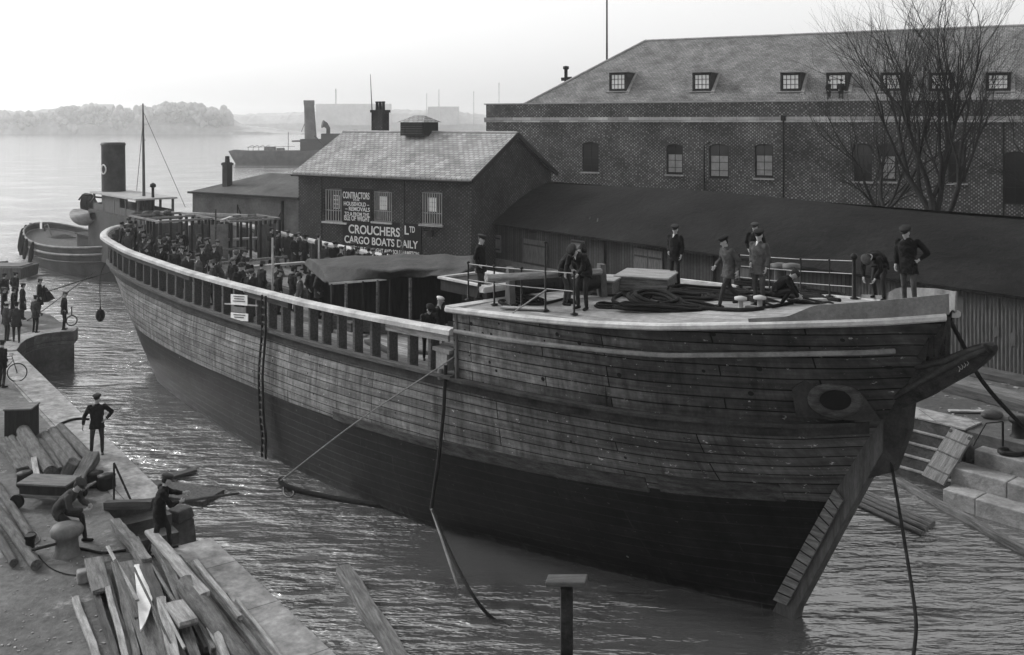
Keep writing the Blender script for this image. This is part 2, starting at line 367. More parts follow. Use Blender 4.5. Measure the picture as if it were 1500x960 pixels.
# right-hand dockside: ground + stepped dock wall
RP = Vector((13.2, 32.9)); rd = Vector((.65, -.76)); rn = Vector((.76, .65))       # rd towards the camera, rn inland (right)
RZ = 1.8
def rq(s, k, z): v = RP + rd*s + rn*k; return (v.x, v.y, z)
mb = MB(); mb.prism([rq(-75, 0, -2.5), rq(45, 0, -2.5), rq(45, 120, -2.5), rq(-75, 120, -2.5)], (0, 0, RZ+2.5))
o = mb.build('dockside_ground', M['yard']); o['kind'] = 'structure'
mb = MB(); mb.prism([rq(-75, -.02, RZ-.42), rq(1.9, -.02, RZ-.42), rq(1.9, 1.1, RZ-.42), rq(-75, 1.1, RZ-.42)], (0, 0, .45))
for k, f in enumerate(mb.f): mb.uv[k] = [((Vector(mb.v[j][:2])-RP).dot(rd), (Vector(mb.v[j][:2])-RP).dot(rn)+mb.v[j][2]) for j in f]
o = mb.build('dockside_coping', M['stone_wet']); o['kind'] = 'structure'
mb = MB(); mb.prism([rq(-75, -.05, RZ+.032), rq(1.9, -.05, RZ+.032), rq(1.9, 1.1, RZ+.032), rq(-75, 1.1, RZ+.032)], (0, 0, .05)); o = mb.build('dockside_coping', M['coping']); o['kind'] = 'structure'
ds = empty('dock_altars', 'narrow stone altar courses stepping down the dock wall beside the bow', 'dock steps', (RP.x, RP.y, 0))
for i in range(4):
    mb = MB(); zt = 1.42 - i*.38; ou = .16*(i+1)
    mb.prism([rq(-30, -ou, -1.5), rq(1.9, -ou, -1.5), rq(1.9, -.03, -1.5), rq(-30, -.03, -1.5)], (0, 0, zt+1.5))
    for k, f in enumerate(mb.f): mb.uv[k] = [((Vector(mb.v[j][:2])-RP).dot(rd), (Vector(mb.v[j][:2])-RP).dot(rn)+mb.v[j][2]) for j in f]
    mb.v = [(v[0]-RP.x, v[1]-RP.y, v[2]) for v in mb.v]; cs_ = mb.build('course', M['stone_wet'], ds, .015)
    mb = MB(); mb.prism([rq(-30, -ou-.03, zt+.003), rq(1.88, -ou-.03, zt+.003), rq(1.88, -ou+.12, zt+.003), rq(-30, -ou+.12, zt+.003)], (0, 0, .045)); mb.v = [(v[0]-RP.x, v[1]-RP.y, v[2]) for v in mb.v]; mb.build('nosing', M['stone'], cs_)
bs = empty('dock_block_steps', 'big pale stone blocks stepping down to the water at the right', 'dock steps', (RP.x, RP.y, 0))
for i, (s0, k0, zt, dep) in enumerate(((2.4, -.55, 1.45, .9), (2.0, -1.3, .98, .8), (2.1, -2.0, .5, .8))):
    s = s0
    while s < 22:
        Ls = random.choice((1.3, 1.7, 1.0)); zz = zt + random.uniform(-.015, .015); kk = k0 + random.uniform(-.03, .03)
        mb = MB(); mb.prism([rq(s, kk, -1.5), rq(s+Ls-.02, kk, -1.5), rq(s+Ls-.02, k0+dep, -1.5), rq(s, k0+dep, -1.5)], (0, 0, zz+1.5))
        mb.v = [(v[0]-RP.x, v[1]-RP.y, v[2]) for v in mb.v]; mb.build('stone_block', M['stone'], bs, .03); s += Ls

# far shore
def bank(name, prof, Y0, depth, mat, seed=1, rough=2.0, step=6, kind='structure'):
    rnd = random.Random(seed); mb = MB(); xs = np.arange(prof[0][0], prof[-1][0], step)
    px = [p[0] for p in prof]; pz = [p[1] for p in prof]; rows = []
    for x in xs:
        zt = max(0.5, float(np.interp(x, px, pz)) + rnd.uniform(-rough, rough)*min(1, float(np.interp(x, px, pz))/12))
        rows.append([(x, Y0, -.5), (x, Y0+2, zt*.35), (x + rnd.uniform(-2, 2), Y0+depth*.4, zt*.8), (x, Y0+depth, zt), (x, Y0+depth+60, -1)])
    vs = [v for r in rows for v in r]; k = 5
    mb.add(vs, [(i*k+j, (i+1)*k+j, (i+1)*k+j+1, i*k+j+1) for i in range(len(xs)-1) for j in range(k-1)]); o = mb.build(name, mat); o['kind'] = kind; return o
M['far'] = m_plain('far', .36, 1, .02, .4, 0)  # pale grey carries part of the haze in the base colour
hx = lambda px, Y: (px-CX)/F*Y
hz = lambda py, Y: H-(py-YH)*Y/F
Yb = 1000
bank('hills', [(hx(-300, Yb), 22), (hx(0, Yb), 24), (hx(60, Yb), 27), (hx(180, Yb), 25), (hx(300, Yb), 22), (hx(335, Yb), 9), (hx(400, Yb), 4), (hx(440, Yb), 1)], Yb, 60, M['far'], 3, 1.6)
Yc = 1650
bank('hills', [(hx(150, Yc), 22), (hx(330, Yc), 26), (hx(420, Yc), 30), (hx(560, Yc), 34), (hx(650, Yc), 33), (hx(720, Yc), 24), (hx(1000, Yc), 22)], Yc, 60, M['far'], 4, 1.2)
# tree line on the far shore: uneven clumps
rnd = random.Random(5); mb = MB()
for i in range(520):
    x = rnd.uniform(hx(-60, Yb), hx(325, Yb)); r = rnd.uniform(2.5, 6.5); y = Yb+rnd.uniform(-2, 45)
    z = 6+rnd.uniform(0, 1)**.7*17*(1-.25*math.sin(x*.021)-.12*math.sin(x*.06))
    for k in range(5): mb.ball((x+rnd.uniform(-r, r)*.8, y+rnd.uniform(-3, 3), z+rnd.uniform(-r, r)*.6), r*rnd.uniform(.35, .8), 6, (1, 1, rnd.uniform(.8, 1.4)))
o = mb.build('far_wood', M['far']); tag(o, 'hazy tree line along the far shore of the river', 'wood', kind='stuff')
def far_building(name, label, px0, px1, pyt, Y, dep=18, roof=True, z0=8, cat='building'):
    x0, x1, zt = hx(px0, Y), hx(px1, Y), hz(pyt, Y)
    e = empty(name, label, cat, ((x0+x1)/2, Y, z0)); wd = x1-x0
    rh = (zt-z0)*(.3 if roof else .04); hh = (zt-z0)-rh
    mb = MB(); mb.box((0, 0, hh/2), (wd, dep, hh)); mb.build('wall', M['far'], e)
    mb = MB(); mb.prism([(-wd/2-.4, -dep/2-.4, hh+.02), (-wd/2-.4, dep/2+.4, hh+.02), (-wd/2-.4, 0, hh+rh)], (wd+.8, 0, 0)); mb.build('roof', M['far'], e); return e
far_building('far_house', 'square hazy block standing above the far tree line at left', 140, 166, 153, 1040)
far_building('far_house', 'small hazy gabled house beside the square block on the far shore', 170, 190, 158, 1040)
far_building('far_house', 'low hazy house near the right end of the nearer far shore', 235, 275, 157, 1040)
far_building('far_warehouse', 'very long pale flat warehouse on the far shore behind the steamer', 465, 572, 152, 1640, 30, False)
far_building('far_warehouse', 'shorter hazy warehouse on the far shore left of the big brick building', 628, 672, 156, 1640, 30, False)
def far_stick(name, label, cat, px, pyt, Y, r, z0=8, taper=.6):
    zt = hz(pyt, Y); e = MB(); e.lathe([(r, 0), (r*taper, zt-z0), (r*taper*1.2, zt-z0+.01), (r*taper, zt-z0+1)], n=10)
    o = e.build(name, M['far']); o.location = (hx(px, Y), Y, z0); tag(o, label, cat)
far_stick('factory_chimney', 'thin hazy factory chimney above the long far warehouse', 'chimney', 492, 131, 1630, 1.6)
far_stick('ship_mast', 'hazy pole mast on the far shore, left of the taller lattice one', 'mast', 625, 138, 1600, .8, 5)
far_stick('lattice_mast', 'tallest hazy mast on the far shore between two thinner ones', 'mast', 643, 132, 1600, 1.4, 5, .3)
far_stick('ship_mast', 'thin hazy mast close to the left corner of the brick building', 'mast', 694, 135, 1600, .8, 5)
far_stick('ship_mast', 'leaning hazy mast rising just over the brick building parapet', 'mast', 731, 122, 1600, .8, 5)

# haze
mb = MB(); mb.box((0, 1120, 22.5), (3300, 2480, 52)); hz_o = mb.build('haze', None); hz_o['kind'] = 'stuff'; hz_o['label'] = 'pale river haze'; hz_o['category'] = 'haze'
m = bpy.data.materials.new('haze'); m.use_nodes = True; n = m.node_tree; n.nodes.clear(); ou = n.nodes.new('ShaderNodeOutputMaterial'); pv = n.nodes.new('ShaderNodeVolumePrincipled')
pv.inputs['Color'].default_value = g(.96); pv.inputs['Density'].default_value = .0005; pv.inputs['Anisotropy'].default_value = 0.6; n.links.new(pv.outputs[0], ou.inputs['Volume'])
hz_o.data.materials.clear(); hz_o.data.materials.append(m)

# ------------------------------------------------------------------ buildings
def wall_open(mb, x0, x1, z0, z1, ops, y=0.0, dep=.3):
    """front wall in the plane y, facing -y, with openings (xa, xb, za, zspring, rise)"""
    xs = {x0, x1}
    for a, b, c, d, r in ops:
        for k in range(9): xs.add(a+(b-a)*k/8)
    xs = sorted(xs)
    def top(op, x):
        a, b, c, d, r = op; u = (x-(a+b)/2)/((b-a)/2); return d + r*(1-u*u)
    for xa, xb in zip(xs[:-1], xs[1:]):
        xm = (xa+xb)/2; inn = [op for op in ops if op[0] < xm < op[1]]; segs = []
        if not inn: segs = [(z0, z0, z1, z1)]
        else:
            op = inn[0]; segs = [(z0, z0, op[2], op[2]), (top(op, xa), top(op, xb), z1, z1)]
        for za, zb, zc, zd in segs: mb.quad((xa, y, za), (xb, y, zb), (xb, y, zd), (xa, y, zc))
        if inn:
            op = inn[0]; mb.quad((xa, y, op[2]), (xb, y, op[2]), (xb, y+dep, op[2]), (xa, y+dep, op[2]))
            mb.quad((xa, y+dep, top(op, xa)), (xb, y+dep, top(op, xb)), (xb, y, top(op, xb)), (xa, y, top(op, xa)))
    for op in ops:
        for x, s in ((op[0], 1), (op[1], -1)):
            q = [(x, y, op[2]), (x, y+dep, op[2]), (x, y+dep, op[3]), (x, y, op[3])]
            mb.quad(*(q if s > 0 else q[::-1]))
def window(parent, op, y, glass, bars=(3, 4), frame='white_paint', sill=True, arch=True, barw=.035, name='window'):
    a, b, c, d, r = op; mb = MB()
    top = lambda x: d + r*(1-((x-(a+b)/2)/((b-a)/2))**2)
    fr = .07
    mb.box((a+fr/2, y, (c+d)/2), (fr, .08, d-c)); mb.box((b-fr/2, y, (c+d)/2), (fr, .08, d-c)); mb.box(((a+b)/2, y-.003, c+fr/2), (b-a, .08, fr))
    n = 8
    for k in range(n):
        xa, xb = a+(b-a)*k/n, a+(b-a)*(k+1)/n; mb.prism([(xa, y-.042, top(xa)-.08), (xb, y-.042, top(xb)-.08), (xb, y-.042, top(xb)), (xa, y-.042, top(xa))], (0, .084, 0))
    for i in range(1, bars[0]): x = a+(b-a)*i/bars[0]; mb.box((x, y-.006, (c+top(x))/2), (barw, .05, top(x)-c-.05))
    for j in range(1, bars[1]): z = c+(d-c)*j/bars[1]; mb.box(((a+b)/2, y-.01, z), (b-a-.1, .05, barw))
    w_ = mb.build(name, M[frame], parent)
    mb = MB(); mb.add([(a, y+.03, c), (b, y+.03, c)] + [(a+(b-a)*(1-k/8), y+.03, top(a+(b-a)*(1-k/8))) for k in range(9)], [tuple(range(11))]); mb.build('pane', M[glass], w_)
    if sill: mb = MB(); mb.box(((a+b)/2, -.06, c-.07), (b-a+.2, .25, .13)); mb.build('sill', M['stone_band'], w_)
    return w_

# --- the big brick building
bd = Vector((.885, -.466, 0)).normalized(); bl = Vector(((712-CX)/F*88, 88, 0)); bth = math.atan2(bd.y, bd.x); bn = Vector((-bd.y, bd.x, 0))
def bx_at(px, dep=0.0):      # x along the facade of what is seen at column px
    k = (px-CX)/F; o = bl + bn*dep; return (k*o.y - o.x)/(bd.x - k*bd.y)
def bz_at(px, py, dep=0.0): x = bx_at(px, dep); Y = (bl+bn*dep+bd*x).y; return H-(py-YH)*Y/F
big = empty('brick_storehouse', 'long dark brick storehouse with slate roof, dormers and pale stone band', 'building', (bl.x, bl.y, QZ), bth)
ZP = 13.2; BL = 62; zf = lambda z: z-QZ
ops = []
for pc, wpx, pt, pb in ((865, 24, 208, 252), (988, 24, 211, 256), (1053, 29, 211, 262), (1119, 27, 211, 261), (1264, 27, 210, 266), (1300, 26, 210, 266), (1402, 27, 208, 268), (1487, 32, 222, 300)):
    a, b2 = bx_at(pc-wpx/2), bx_at(pc+wpx/2); zb = bz_at(pc, pb); zt = bz_at(pc, pt); ops.append((a, b2, zf(zb), zf(zt)-.18, .18))
mb = MB(); wall_open(mb, 0, BL, 0, zf(ZP), ops, 0, .3)
mb.quad((0, 16, 0), (0, 0, 0), (0, 0, zf(ZP)), (0, 16, zf(ZP)))
mb.quad((0, .4, zf(ZP)-.6), (BL, .4, zf(ZP)-.6), (BL, .4, zf(ZP)), (0, .4, zf(ZP)))
mb.quad((0, 0, zf(ZP)), (BL, 0, zf(ZP)), (BL, .4, zf(ZP)), (0, .4, zf(ZP)))
mb.quad((BL, 0, 0), (BL, 16, 0), (BL, 16, zf(ZP)), (BL, 0, zf(ZP))); mb.build('wall', M['brick_big'], big)
mb = MB(); mb.box((BL/2-.05, -.04, zf(11.85)), (BL+.2, .12, .42)); mb.build('stone_band', M['stone_band'], big)
mb = MB(); mb.box((BL/2-.05, .2, zf(ZP)+.05), (BL+.25, .55, .1)); mb.build('coping', M['lead'], big)
for i, op in enumerate(ops):
    w_ = window(big, op, .2, 'glass_dark', (2, 4) if i != 7 else (2, 3), 'dark_wood', sill=(i not in (2, 7)))
    if i in (1, 2, 3, 5): a, b2, c, d, r = op; mb = MB(); mb.box(((a+b2)/2, .215, c+.15+(d-c)*.33), (b2-a-.25, .02, (d-c)*.62)); mb.build('blind', M['lead'], w_)
# roof: hipped at the left end
RY, RZT = 8.2, 0
xr0 = bx_at(945, RY); zr = bz_at(945, 60, RY); xh = bx_at(762, .5)
z0r = zf(ZP)-.15; zr_ = zf(zr)
mb = MB(); A = (xh, .45, z0r); B = (BL, .45, z0r); Cc = (BL, RY, zr_); D = (xr0, RY, zr_); E_ = (xh, 15.9, z0r)
mb.quad(A, B, Cc, D); mb.add([E_, A, D], [(0, 1, 2)]); mb.quad((BL, 15.9, z0r), E_, D, Cc)
roof = mb.build('roof', M['slate'], big)
mb = MB(); mb.tube([D, Cc], .12, 6); mb.tube([A, D], .12, 6); mb.build('ridge_capping', M['lead'], roof)
mb = MB(); mb.add([(0, .4, z0r-.1), (BL, .4, z0r-.1), (BL, 15.9, z0r-.1), (0, 15.9, z0r-.1)], [(0, 1, 2, 3)]); mb.build('gutter_floor', M['felt_grey'], roof)
# dormers
rn_l = Vector((0, -(zr_-z0r), RY-.45)).normalized(); nW = Matrix.Rotation(bth, 3, 'Z') @ rn_l; oW = Matrix.Rotation(bth, 3, 'Z') @ Vector(A) + big.location
slope = (zr_-z0r)/(RY-.45)
for pc in (905, 1028, 1158, 1226, 1306, 1378, 1462):
    pt_ = ray_plane(pc, 133.5, oW, nW); lp = Matrix.Rotation(-bth, 3, 'Z') @ (pt_ - big.location)
    hw = .79; hgt = 27*pt_.y/F; y0, zb = lp.y, lp.z; dd = hgt/slope; x = lp.x
    mb = MB(); mb.add([(x-hw, y0, zb-.1), (x-hw, y0, zb+hgt), (x-hw, y0+dd, zb+hgt)], [(0, 1, 2)]); mb.add([(x+hw, y0, zb-.1), (x+hw, y0, zb+hgt), (x+hw, y0+dd, zb+hgt)], [(0, 2, 1)])
    op = (x-hw+.14, x+hw-.14, zb+.12, zb+hgt-.12, 0.0)
    wall_open(mb, x-hw, x+hw, zb-.1, zb+hgt, [op], y0, .12); dm = mb.build('dormer', M['dark_wood'], big)
    mb = MB(); mb.box((x, y0+dd/2-.06, zb+hgt+.05), (2*hw+.2, dd+.3, .09)); mb.build('dormer_roof', M['lead'], dm)
    mb = MB(); mb.add([(x+hw+.02, y0-.35, zb-slope*.35+.03), (x+hw+.3, y0-.35, zb-slope*.35+.03), (x+hw+.22, y0+dd, zb+hgt+.03), (x+hw+.02, y0+dd, zb+hgt+.03)], [(0, 1, 2, 3)]); mb.box((x, y0-.1, zb-.08), (2*hw+.5, .35, .06)); mb.build('flashing', M['lead'], dm)
    window(dm, op, y0+.06, 'glass_sky', (4, 3), 'dark_iron', sill=False, barw=.035)
mb = MB(); x = bx_at(1148); mb.tube([(x, -.12, 0), (x, -.12, zf(11.75))], .07, 8); mb.box((x, -.12, zf(11.95)), (.35, .25, .4)); mb.build('drainpipe', M['dark_iron'], big)
mb = MB(); x = bx_at(1032); mb.tube([(x, -.12, 0), (x, -.12, zf(bz_at(1032, 214))), (x+.5, -.12, zf(bz_at(1032, 208)))], .06, 8); mb.build('drainpipe', M['dark_iron'], big)
mb = MB(); x = bx_at(1470); mb.tube([(x, -.12, 0), (x, -.12, zf(11.6))], .07, 8); mb.build('drainpipe', M['dark_iron'], big)
# vent cowl on the hip and the flagpole behind
vp = PY(829, 118, 92)
mb = MB(); mb.lathe([(.16, -.8), (.16, 1.0), (.28, 1.05), (.28, 1.3), (.05, 1.35)], n=10); mb.tube([(-.45, 0, .1), (.55, 0, .2)], .16, 8); o = mb.build('chimney_cowl', M['dark_iron']); o.location = vp; tag(o, 'small dark vent cowl standing on the left hip of the storehouse roof', 'vent')
vp = PY(889, 92, 98)
mb = MB(); mb.lathe([(.12, -4), (.09, 3), (.06, 14), (.03, 14.1)], n=8); mb.lathe([(.02, 0), (.13, .12), (.02, .26)], (0, 0, 14.1), 8); o = mb.build('flagpole', M['dark_iron']); o.location = vp; tag(o, 'tall bare flagpole rising behind the storehouse roof', 'flagpole')

# --- haulage company building (gabled)
cdv = Vector((.84, -.54, 0)).normalized(); cn = Vector((-cdv.y, cdv.x, 0)); c0 = Vector(((690-CX)/F*64, 64, 0)); cth = math.atan2(cdv.y, cdv.x)
LW = 15.4; CB = c0 - cdv*LW
def cx_at(px, dep=0.0): k = (px-CX)/F; o = CB+cn*dep; return (k*o.y-o.x)/(cdv.x-k*cdv.y)
def cz_at(px, py, dep=0.0): x = cx_at(px, dep); return H-(py-YH)*(CB+cn*dep+cdv*x).y/F - QZ
cb = empty('gabled_warehouse', 'two storey dark brick warehouse with painted sign and pale slate gabled roof', 'building', (CB.x, CB.y, QZ), cth)
EZ = 11.6-(262-YH)*64/F-QZ; GW = 10.2; RZ2 = EZ+2.75
ops = []
for pa, pb, pt, pbm in ((475, 508, 276, 325), (547, 574, 279, 325), (617, 648, 280, 329)):
    ops.append((cx_at(pa), cx_at(pb), cz_at((pa+pb)/2, pbm), cz_at((pa+pb)/2, pt)-.12, .12))
ops.append((cx_at(617), cx_at(648), cz_at(632, 384), cz_at(632, 350)-.1, .15))
mb = MB(); wall_open(mb, 0, LW, 0, EZ, ops, 0, .3)
mb.add([(LW, 0, 0), (LW, GW, 0), (LW, GW, EZ), (LW, GW/2, RZ2), (LW, 0, EZ)], [(0, 1, 2, 3, 4)]); mb.add([(0, 0, 0), (0, GW, 0), (0, GW, EZ), (0, GW/2, RZ2), (0, 0, EZ)], [(4, 3, 2, 1, 0)])
mb.quad((LW, GW, 0), (0, GW, 0), (0, GW, EZ), (LW, GW, EZ)); mb.build('wall', M['brick_dark'], cb)
for i, op in enumerate(ops[:3]):
    w_ = window(cb, op, .16, 'glass_dark', (1, 1), 'grey_paint', arch=True)
    mb = MB(); a, b2, c, d, r = op
    for k in range(9): x = a+(b2-a)*(k+.5)/9; mb.box((x, .06, (c+d)/2), (.055, .04, d-c))
    for z in (c+.35*(d-c), c+.03, d-.02): mb.box(((a+b2)/2, .085, z), (b2-a, .03, .05))
    mb.build('window_bars', M['lead'], w_)
    mb = MB(); xm = (a+b2)/2; zz = c+(d-c)*.62; mb.box((xm, .1, zz), (.62, .05, .95)); cs = mb.build('casement', M['white_paint'], w_)
    mb = MB()
    for sx in (-.2, 0, .2):
        for sz in (-.3, 0, .3): mb.box((xm+sx*1.0, .07, zz+sz), (.15, .012, .24))
    mb.build('pane', M['glass_sky'] if i else M['glass_dark'], cs)
a, b2, c, d, r = ops[3]; mb = MB(); mb.box(((a+b2)/2, .2, (c+d)/2+.1), (b2-a, .08, d-c+.3)); mb.build('loading_door', M['dark_wood'], cb)
mb = MB(); x = cx_at(632); mb.box((x, -.45, cz_at(632, 336)), (.12, .9, .12)); mb.box((x, -.2, cz_at(632, 341)), (.5, .1, .5)); mb.build('hoist_bracket', M['dark_iron'], cb)
mb = MB()
for x in (cx_at(474)-.3, cx_at(590)): mb = MB(); mb.box((x, -.05, EZ/2), (.35, .1, EZ-.05)); mb.build('pilaster', M['brick_dark'], cb)
ov = .3; yb = -.35; sl = (RZ2-EZ)/(GW/2); mb = MB()
for s in (0, 1):
    f_ = (lambda y: y) if s == 0 else (lambda y: GW-y)
    mb.prism([(-ov, f_(yb), EZ+sl*yb+.03), (LW+ov, f_(yb), EZ+sl*yb+.03), (LW+ov, f_(GW/2), RZ2+.03), (-ov, f_(GW/2), RZ2+.03)], (0, 0, .14))
roof = mb.build('roof', M['slate_pale'], cb)
mb = MB(); mb.tube([(-ov, GW/2, RZ2+.17), (LW+ov, GW/2, RZ2+.17)], .11, 8); mb.build('ridge_tiles', M['lead'], roof)
mb = MB()
for yy, s in ((yb, 0), (GW-yb, 1)): mb.bar((LW+ov+.06, yy, EZ+sl*yb+.02), (LW+ov+.06, GW/2, RZ2+.05), .08, .3)
mb.build('bargeboard', M['dark_wood'], cb)
mb = MB(); mb.tube([(-.3, yb-.08, EZ+sl*yb), (LW+.3, yb-.08, EZ+sl*yb)], .08, 8); mb.build('gutter', M['dark_iron'], cb)
mb = MB(); xv = cx_at(613, GW/2-.3); mb.box((xv, GW/2-.2, RZ2+.42), (2.1, 1.8, 1.0)); vb = mb.build('roof_ventilator', M['dark_wood'], cb)
mb = MB(); mb.add([(xv-1.25, GW/2-1.3, RZ2+.9), (xv+1.25, GW/2-1.3, RZ2+.9), (xv+1.25, GW/2+.9, RZ2+.9), (xv-1.25, GW/2+.9, RZ2+.9), (xv-.5, GW/2-.2, RZ2+1.4), (xv+.5, GW/2-.2, RZ2+1.4)], [(0, 1, 5, 4), (1, 2, 5), (2, 3, 4, 5), (3, 0, 4), (3, 2, 1, 0)]); mb.build('ventilator_roof', M['slate_pale'], vb)
mb = MB()
for k in range(5): mb.box((xv, GW/2-1.13, RZ2+.1+k*.17), (1.95, .05, .05))
mb.build('louvre', M['mid_wood'], vb)
xc = cx_at(557, GW/2+1.2); mb = MB(); mb.box((xc, GW/2+1.2, RZ2+.6), (1.1, .8, 2.4)); mb.box((xc, GW/2+1.2, RZ2+1.75), (1.25, .95, .2)); ch = mb.build('chimney', M['brick_dark'], roof)
for k in (-.32, 0, .32): mb = MB(); mb.lathe([(.13, 0), (.11, .55), (.14, .58), (.14, .66)], (xc+k, GW/2+1.2, RZ2+1.85), 10); mb.build('chimney_pot', M['dark_iron'], ch)
mb = MB(); mb.lathe([(.05, 0), (.02, 3.6)], (xc-.35, GW/2+.7, RZ2+1.0), 6); mb.v = [(v[0]-(v[2]-RZ2-1)*.06, v[1], v[2]) for v in mb.v]; mb.build('aerial_pole', M['dark_iron'], ch)
# far low annex behind
mb = MB(); xa = cx_at(562, GW+6); 
# painted sign
def text(body, size, loc, rx, rz, mat, parent, name='lettering', wid=None, ext=.004, off=0.0, align='LEFT', ht=None):
    cu = bpy.data.curves.new('t', 'FONT'); cu.space_character = 1.0; cu.body = body; cu.size = size; cu.extrude = ext; cu.offset = off*1.6; cu.align_x = align
    t = bpy.data.objects.new('t', cu); C.collection.objects.link(t)
    dg = bpy.context.evaluated_depsgraph_get(); me = bpy.data.meshes.new_from_object(t.evaluated_get(dg)); bpy.data.objects.remove(t)
    xs = [v.co.x for v in me.vertices]; ys = [v.co.y for v in me.vertices]; ws = max(xs)-min(xs); hs = max(ys)-min(ys); x0 = min(xs); y0 = min(ys)
    for v in me.vertices:
        v.co.x = (v.co.x-x0)*((wid/ws) if wid else 1); v.co.y = (v.co.y-y0)*((ht/hs) if ht else 1)
    me.materials.clear(); me.materials.append(mat)
    o = bpy.data.objects.new(name, me); C.collection.objects.link(o); o.location = loc; o.rotation_euler = (rx, 0, rz); o.parent = parent; return o
sg = empty('painted_sign', 'white lettering on black boards across the brick warehouse wall', 'sign', (CB.x-cn.x*.03, CB.y-cn.y*.03, QZ), cth)
def sboard(p0, p1, y0, y1):
    xa, xb = cx_at(p0), cx_at(p1); zb, zt = cz_at((p0+p1)/2, y1), cz_at((p0+p1)/2, y0); mb = MB(); mb.box(((xa+xb)/2, -.03, (zb+zt)/2), (xb-xa, .06, zt-zb)); mb.build('sign_board', M['black_paint'], sg)
sboard(502, 546, 276, 323.5); sboard(503, 618, 324.5, 378)
def sline(txt, p0, p1, yb, ht_px, off=.012):
    xa, xb = cx_at(p0), cx_at(p1); Y = (CB+cdv*xa).y; text(txt, 1, (xa, -.066, H-(yb-YH)*Y/F-QZ), R(90), 0, M['white_paint'], sg, wid=xb-xa, ht=ht_px*Y/F, off=off)
for a_ in (("CONTRACTORS", 503.5, 542.5, 290.5, 10), ("FOR", 519, 528, 294.5, 3), ("HOUSEHOLD \u2013", 505, 542, 301, 6), ("\u2013 REMOVALS", 507, 543, 308.3, 6), ("TO & FROM THE", 506, 542, 315, 5), ("ISLE OF WIGHT", 505.5, 543, 322.5, 7.5),
           ("CROUCHERS", 512, 587, 341.5, 13), ("L", 594, 600, 343.5, 13), ("TD", 601, 609, 340.5, 9), ("CARGO BOATS DAILY", 506, 613.5, 355.5, 11), ("BETWEEN ISLE OF WIGHT AND SOUTHAMPTON", 506, 615, 365.5, 6)):
    # the wall runs away from the camera, so each line is sloped by its perspective only
    sline(*a_)

# --- low shed left of it
sx0 = cx_at(279); shed = empty('low_shed', 'low rendered riverside shed with hipped grey roof and lone chimney', 'shed', (CB.x, CB.y, QZ), cth)
hE = 11.6-(293-YH)*71/F-QZ
xl = -(-sx0); mb = MB(); L_ = -sx0
wall_open(mb, sx0, -.05, 0, hE, [], .2, .2); mb.quad((sx0, 9, 0), (sx0, .2, 0), (sx0, .2, hE), (sx0, 9, hE)); mb.build('wall', M['render'], shed)
xrg = cx_at(393, 4.6); zrg = cz_at(393, 253.5, 4.6)
mb = MB(); A = (sx0-.3, -.1, hE+.02); B = (-.06, -.1, hE+.02); Cq = (-.06, 4.6, zrg); D = (xrg, 4.6, zrg); E2 = (sx0-.3, 9.3, hE+.02)
mb.quad(A, B, Cq, D); mb.add([E2, A, D], [(0, 1, 2)]); mb.quad((-.06, 9.3, hE+.02), E2, D, Cq); mb.build('roof', M['felt_grey'], shed)
mb = MB(); mb.box(((sx0-.06)/2, -.12, hE), (-sx0+.3, .08, .16)); mb.build('fascia', M['dark_wood'], shed)
xc = cx_at(333, 1.6); zc = cz_at(333, 281, 1.6); zt = cz_at(333, 238, 1.6); mb = MB(); mb.box((xc, 1.6, (zc+zt)/2-.4), (.55, .55, zt-zc+.8)); mb.box((xc, 1.6, zt-.15), (.68, .68, .18)); c_ = mb.build('chimney', M['brick_dark'], shed)
mb = MB(); mb.lathe([(.2, 0), (.17, .5)], (xc, 1.6, zt), 10); mb.build('chimney_pot', M['brick_dark'], c_)
mb = MB(); pa, pb_ = cx_at(346), cx_at(412)
mb.tube([(pa+(pb_-pa)*k/16, .12, cz_at(345, 300)-.1-2.1*(1-((k-8)/8)**2)) for k in range(17)], .04, 6); mb.tube([(pa, .12, cz_at(346, 300)), (pa, .12, 1.2)], .05, 6); mb.box((pb_, .1, 2), (.16, .16, 4)); mb.build('hanging_rope', M['dark_iron'], shed)

# --- long shed behind the ship
sdir = Vector((-.6, .8, 0)); sb = P(1500, 549, QZ); sa = sb - sdir*16; sth = math.atan2(sdir.y, sdir.x)     # local x runs away from the camera, local y = to the left/front
LS = 53.5; ZE = 5.0-QZ; RW = 6.2; ZRG = 5.55
ls = empty('long_shed', 'long low shed with black felt roof and corrugated front behind the ship', 'shed', (sa.x, sa.y, QZ), sth)
def sx_at(px, dep=0.0): k = (px-CX)/F; o = sa; return (k*o.y-o.x)/(sdir.x-k*sdir.y)
def corr(mb, x0, x1, z0, z1, y=0, pit=.16, amp=.03):
    n_ = int((x1-x0)/pit*4); xs = [x0+(x1-x0)*i/n_ for i in range(n_+1)]; vs = []
    for x in xs:
        o_ = amp*math.sin((x-x0)/pit*2*math.pi); vs += [(x, y+o_, z0), (x, y+o_, z1)]
    mb.add(vs, [(2*i, 2*i+1, 2*i+3, 2*i+2) for i in range(n_)], True)
xA = sx_at(1255); mb = MB(); corr(mb, 0, xA, 0, ZE, .0); mb.build('corrugated_wall', M['mid_wood'], ls)
M['boards'] = m_brick('boards', .045, .085, .012, .22, 30, .02, 0, stain=.4, st=.8)
mb = MB(); mb.quad((LS, 0, 0), (xA, 0, 0), (xA, 0, ZE), (LS, 0, ZE)); mb.quad((LS, -RW, 0), (LS, 0, 0), (LS, 0, ZE), (LS, -RW, ZE)); mb.quad((0, 0, 0), (0, -2*RW, 0), (0, -2*RW, ZE), (0, 0, ZE)); mb.build('board_wall', M['boards'], ls)
mb = MB(); mb.box(((xA+LS)/2, .06, .35), (LS-xA, .1, .7)); mb.build('plinth', M['render'], ls)
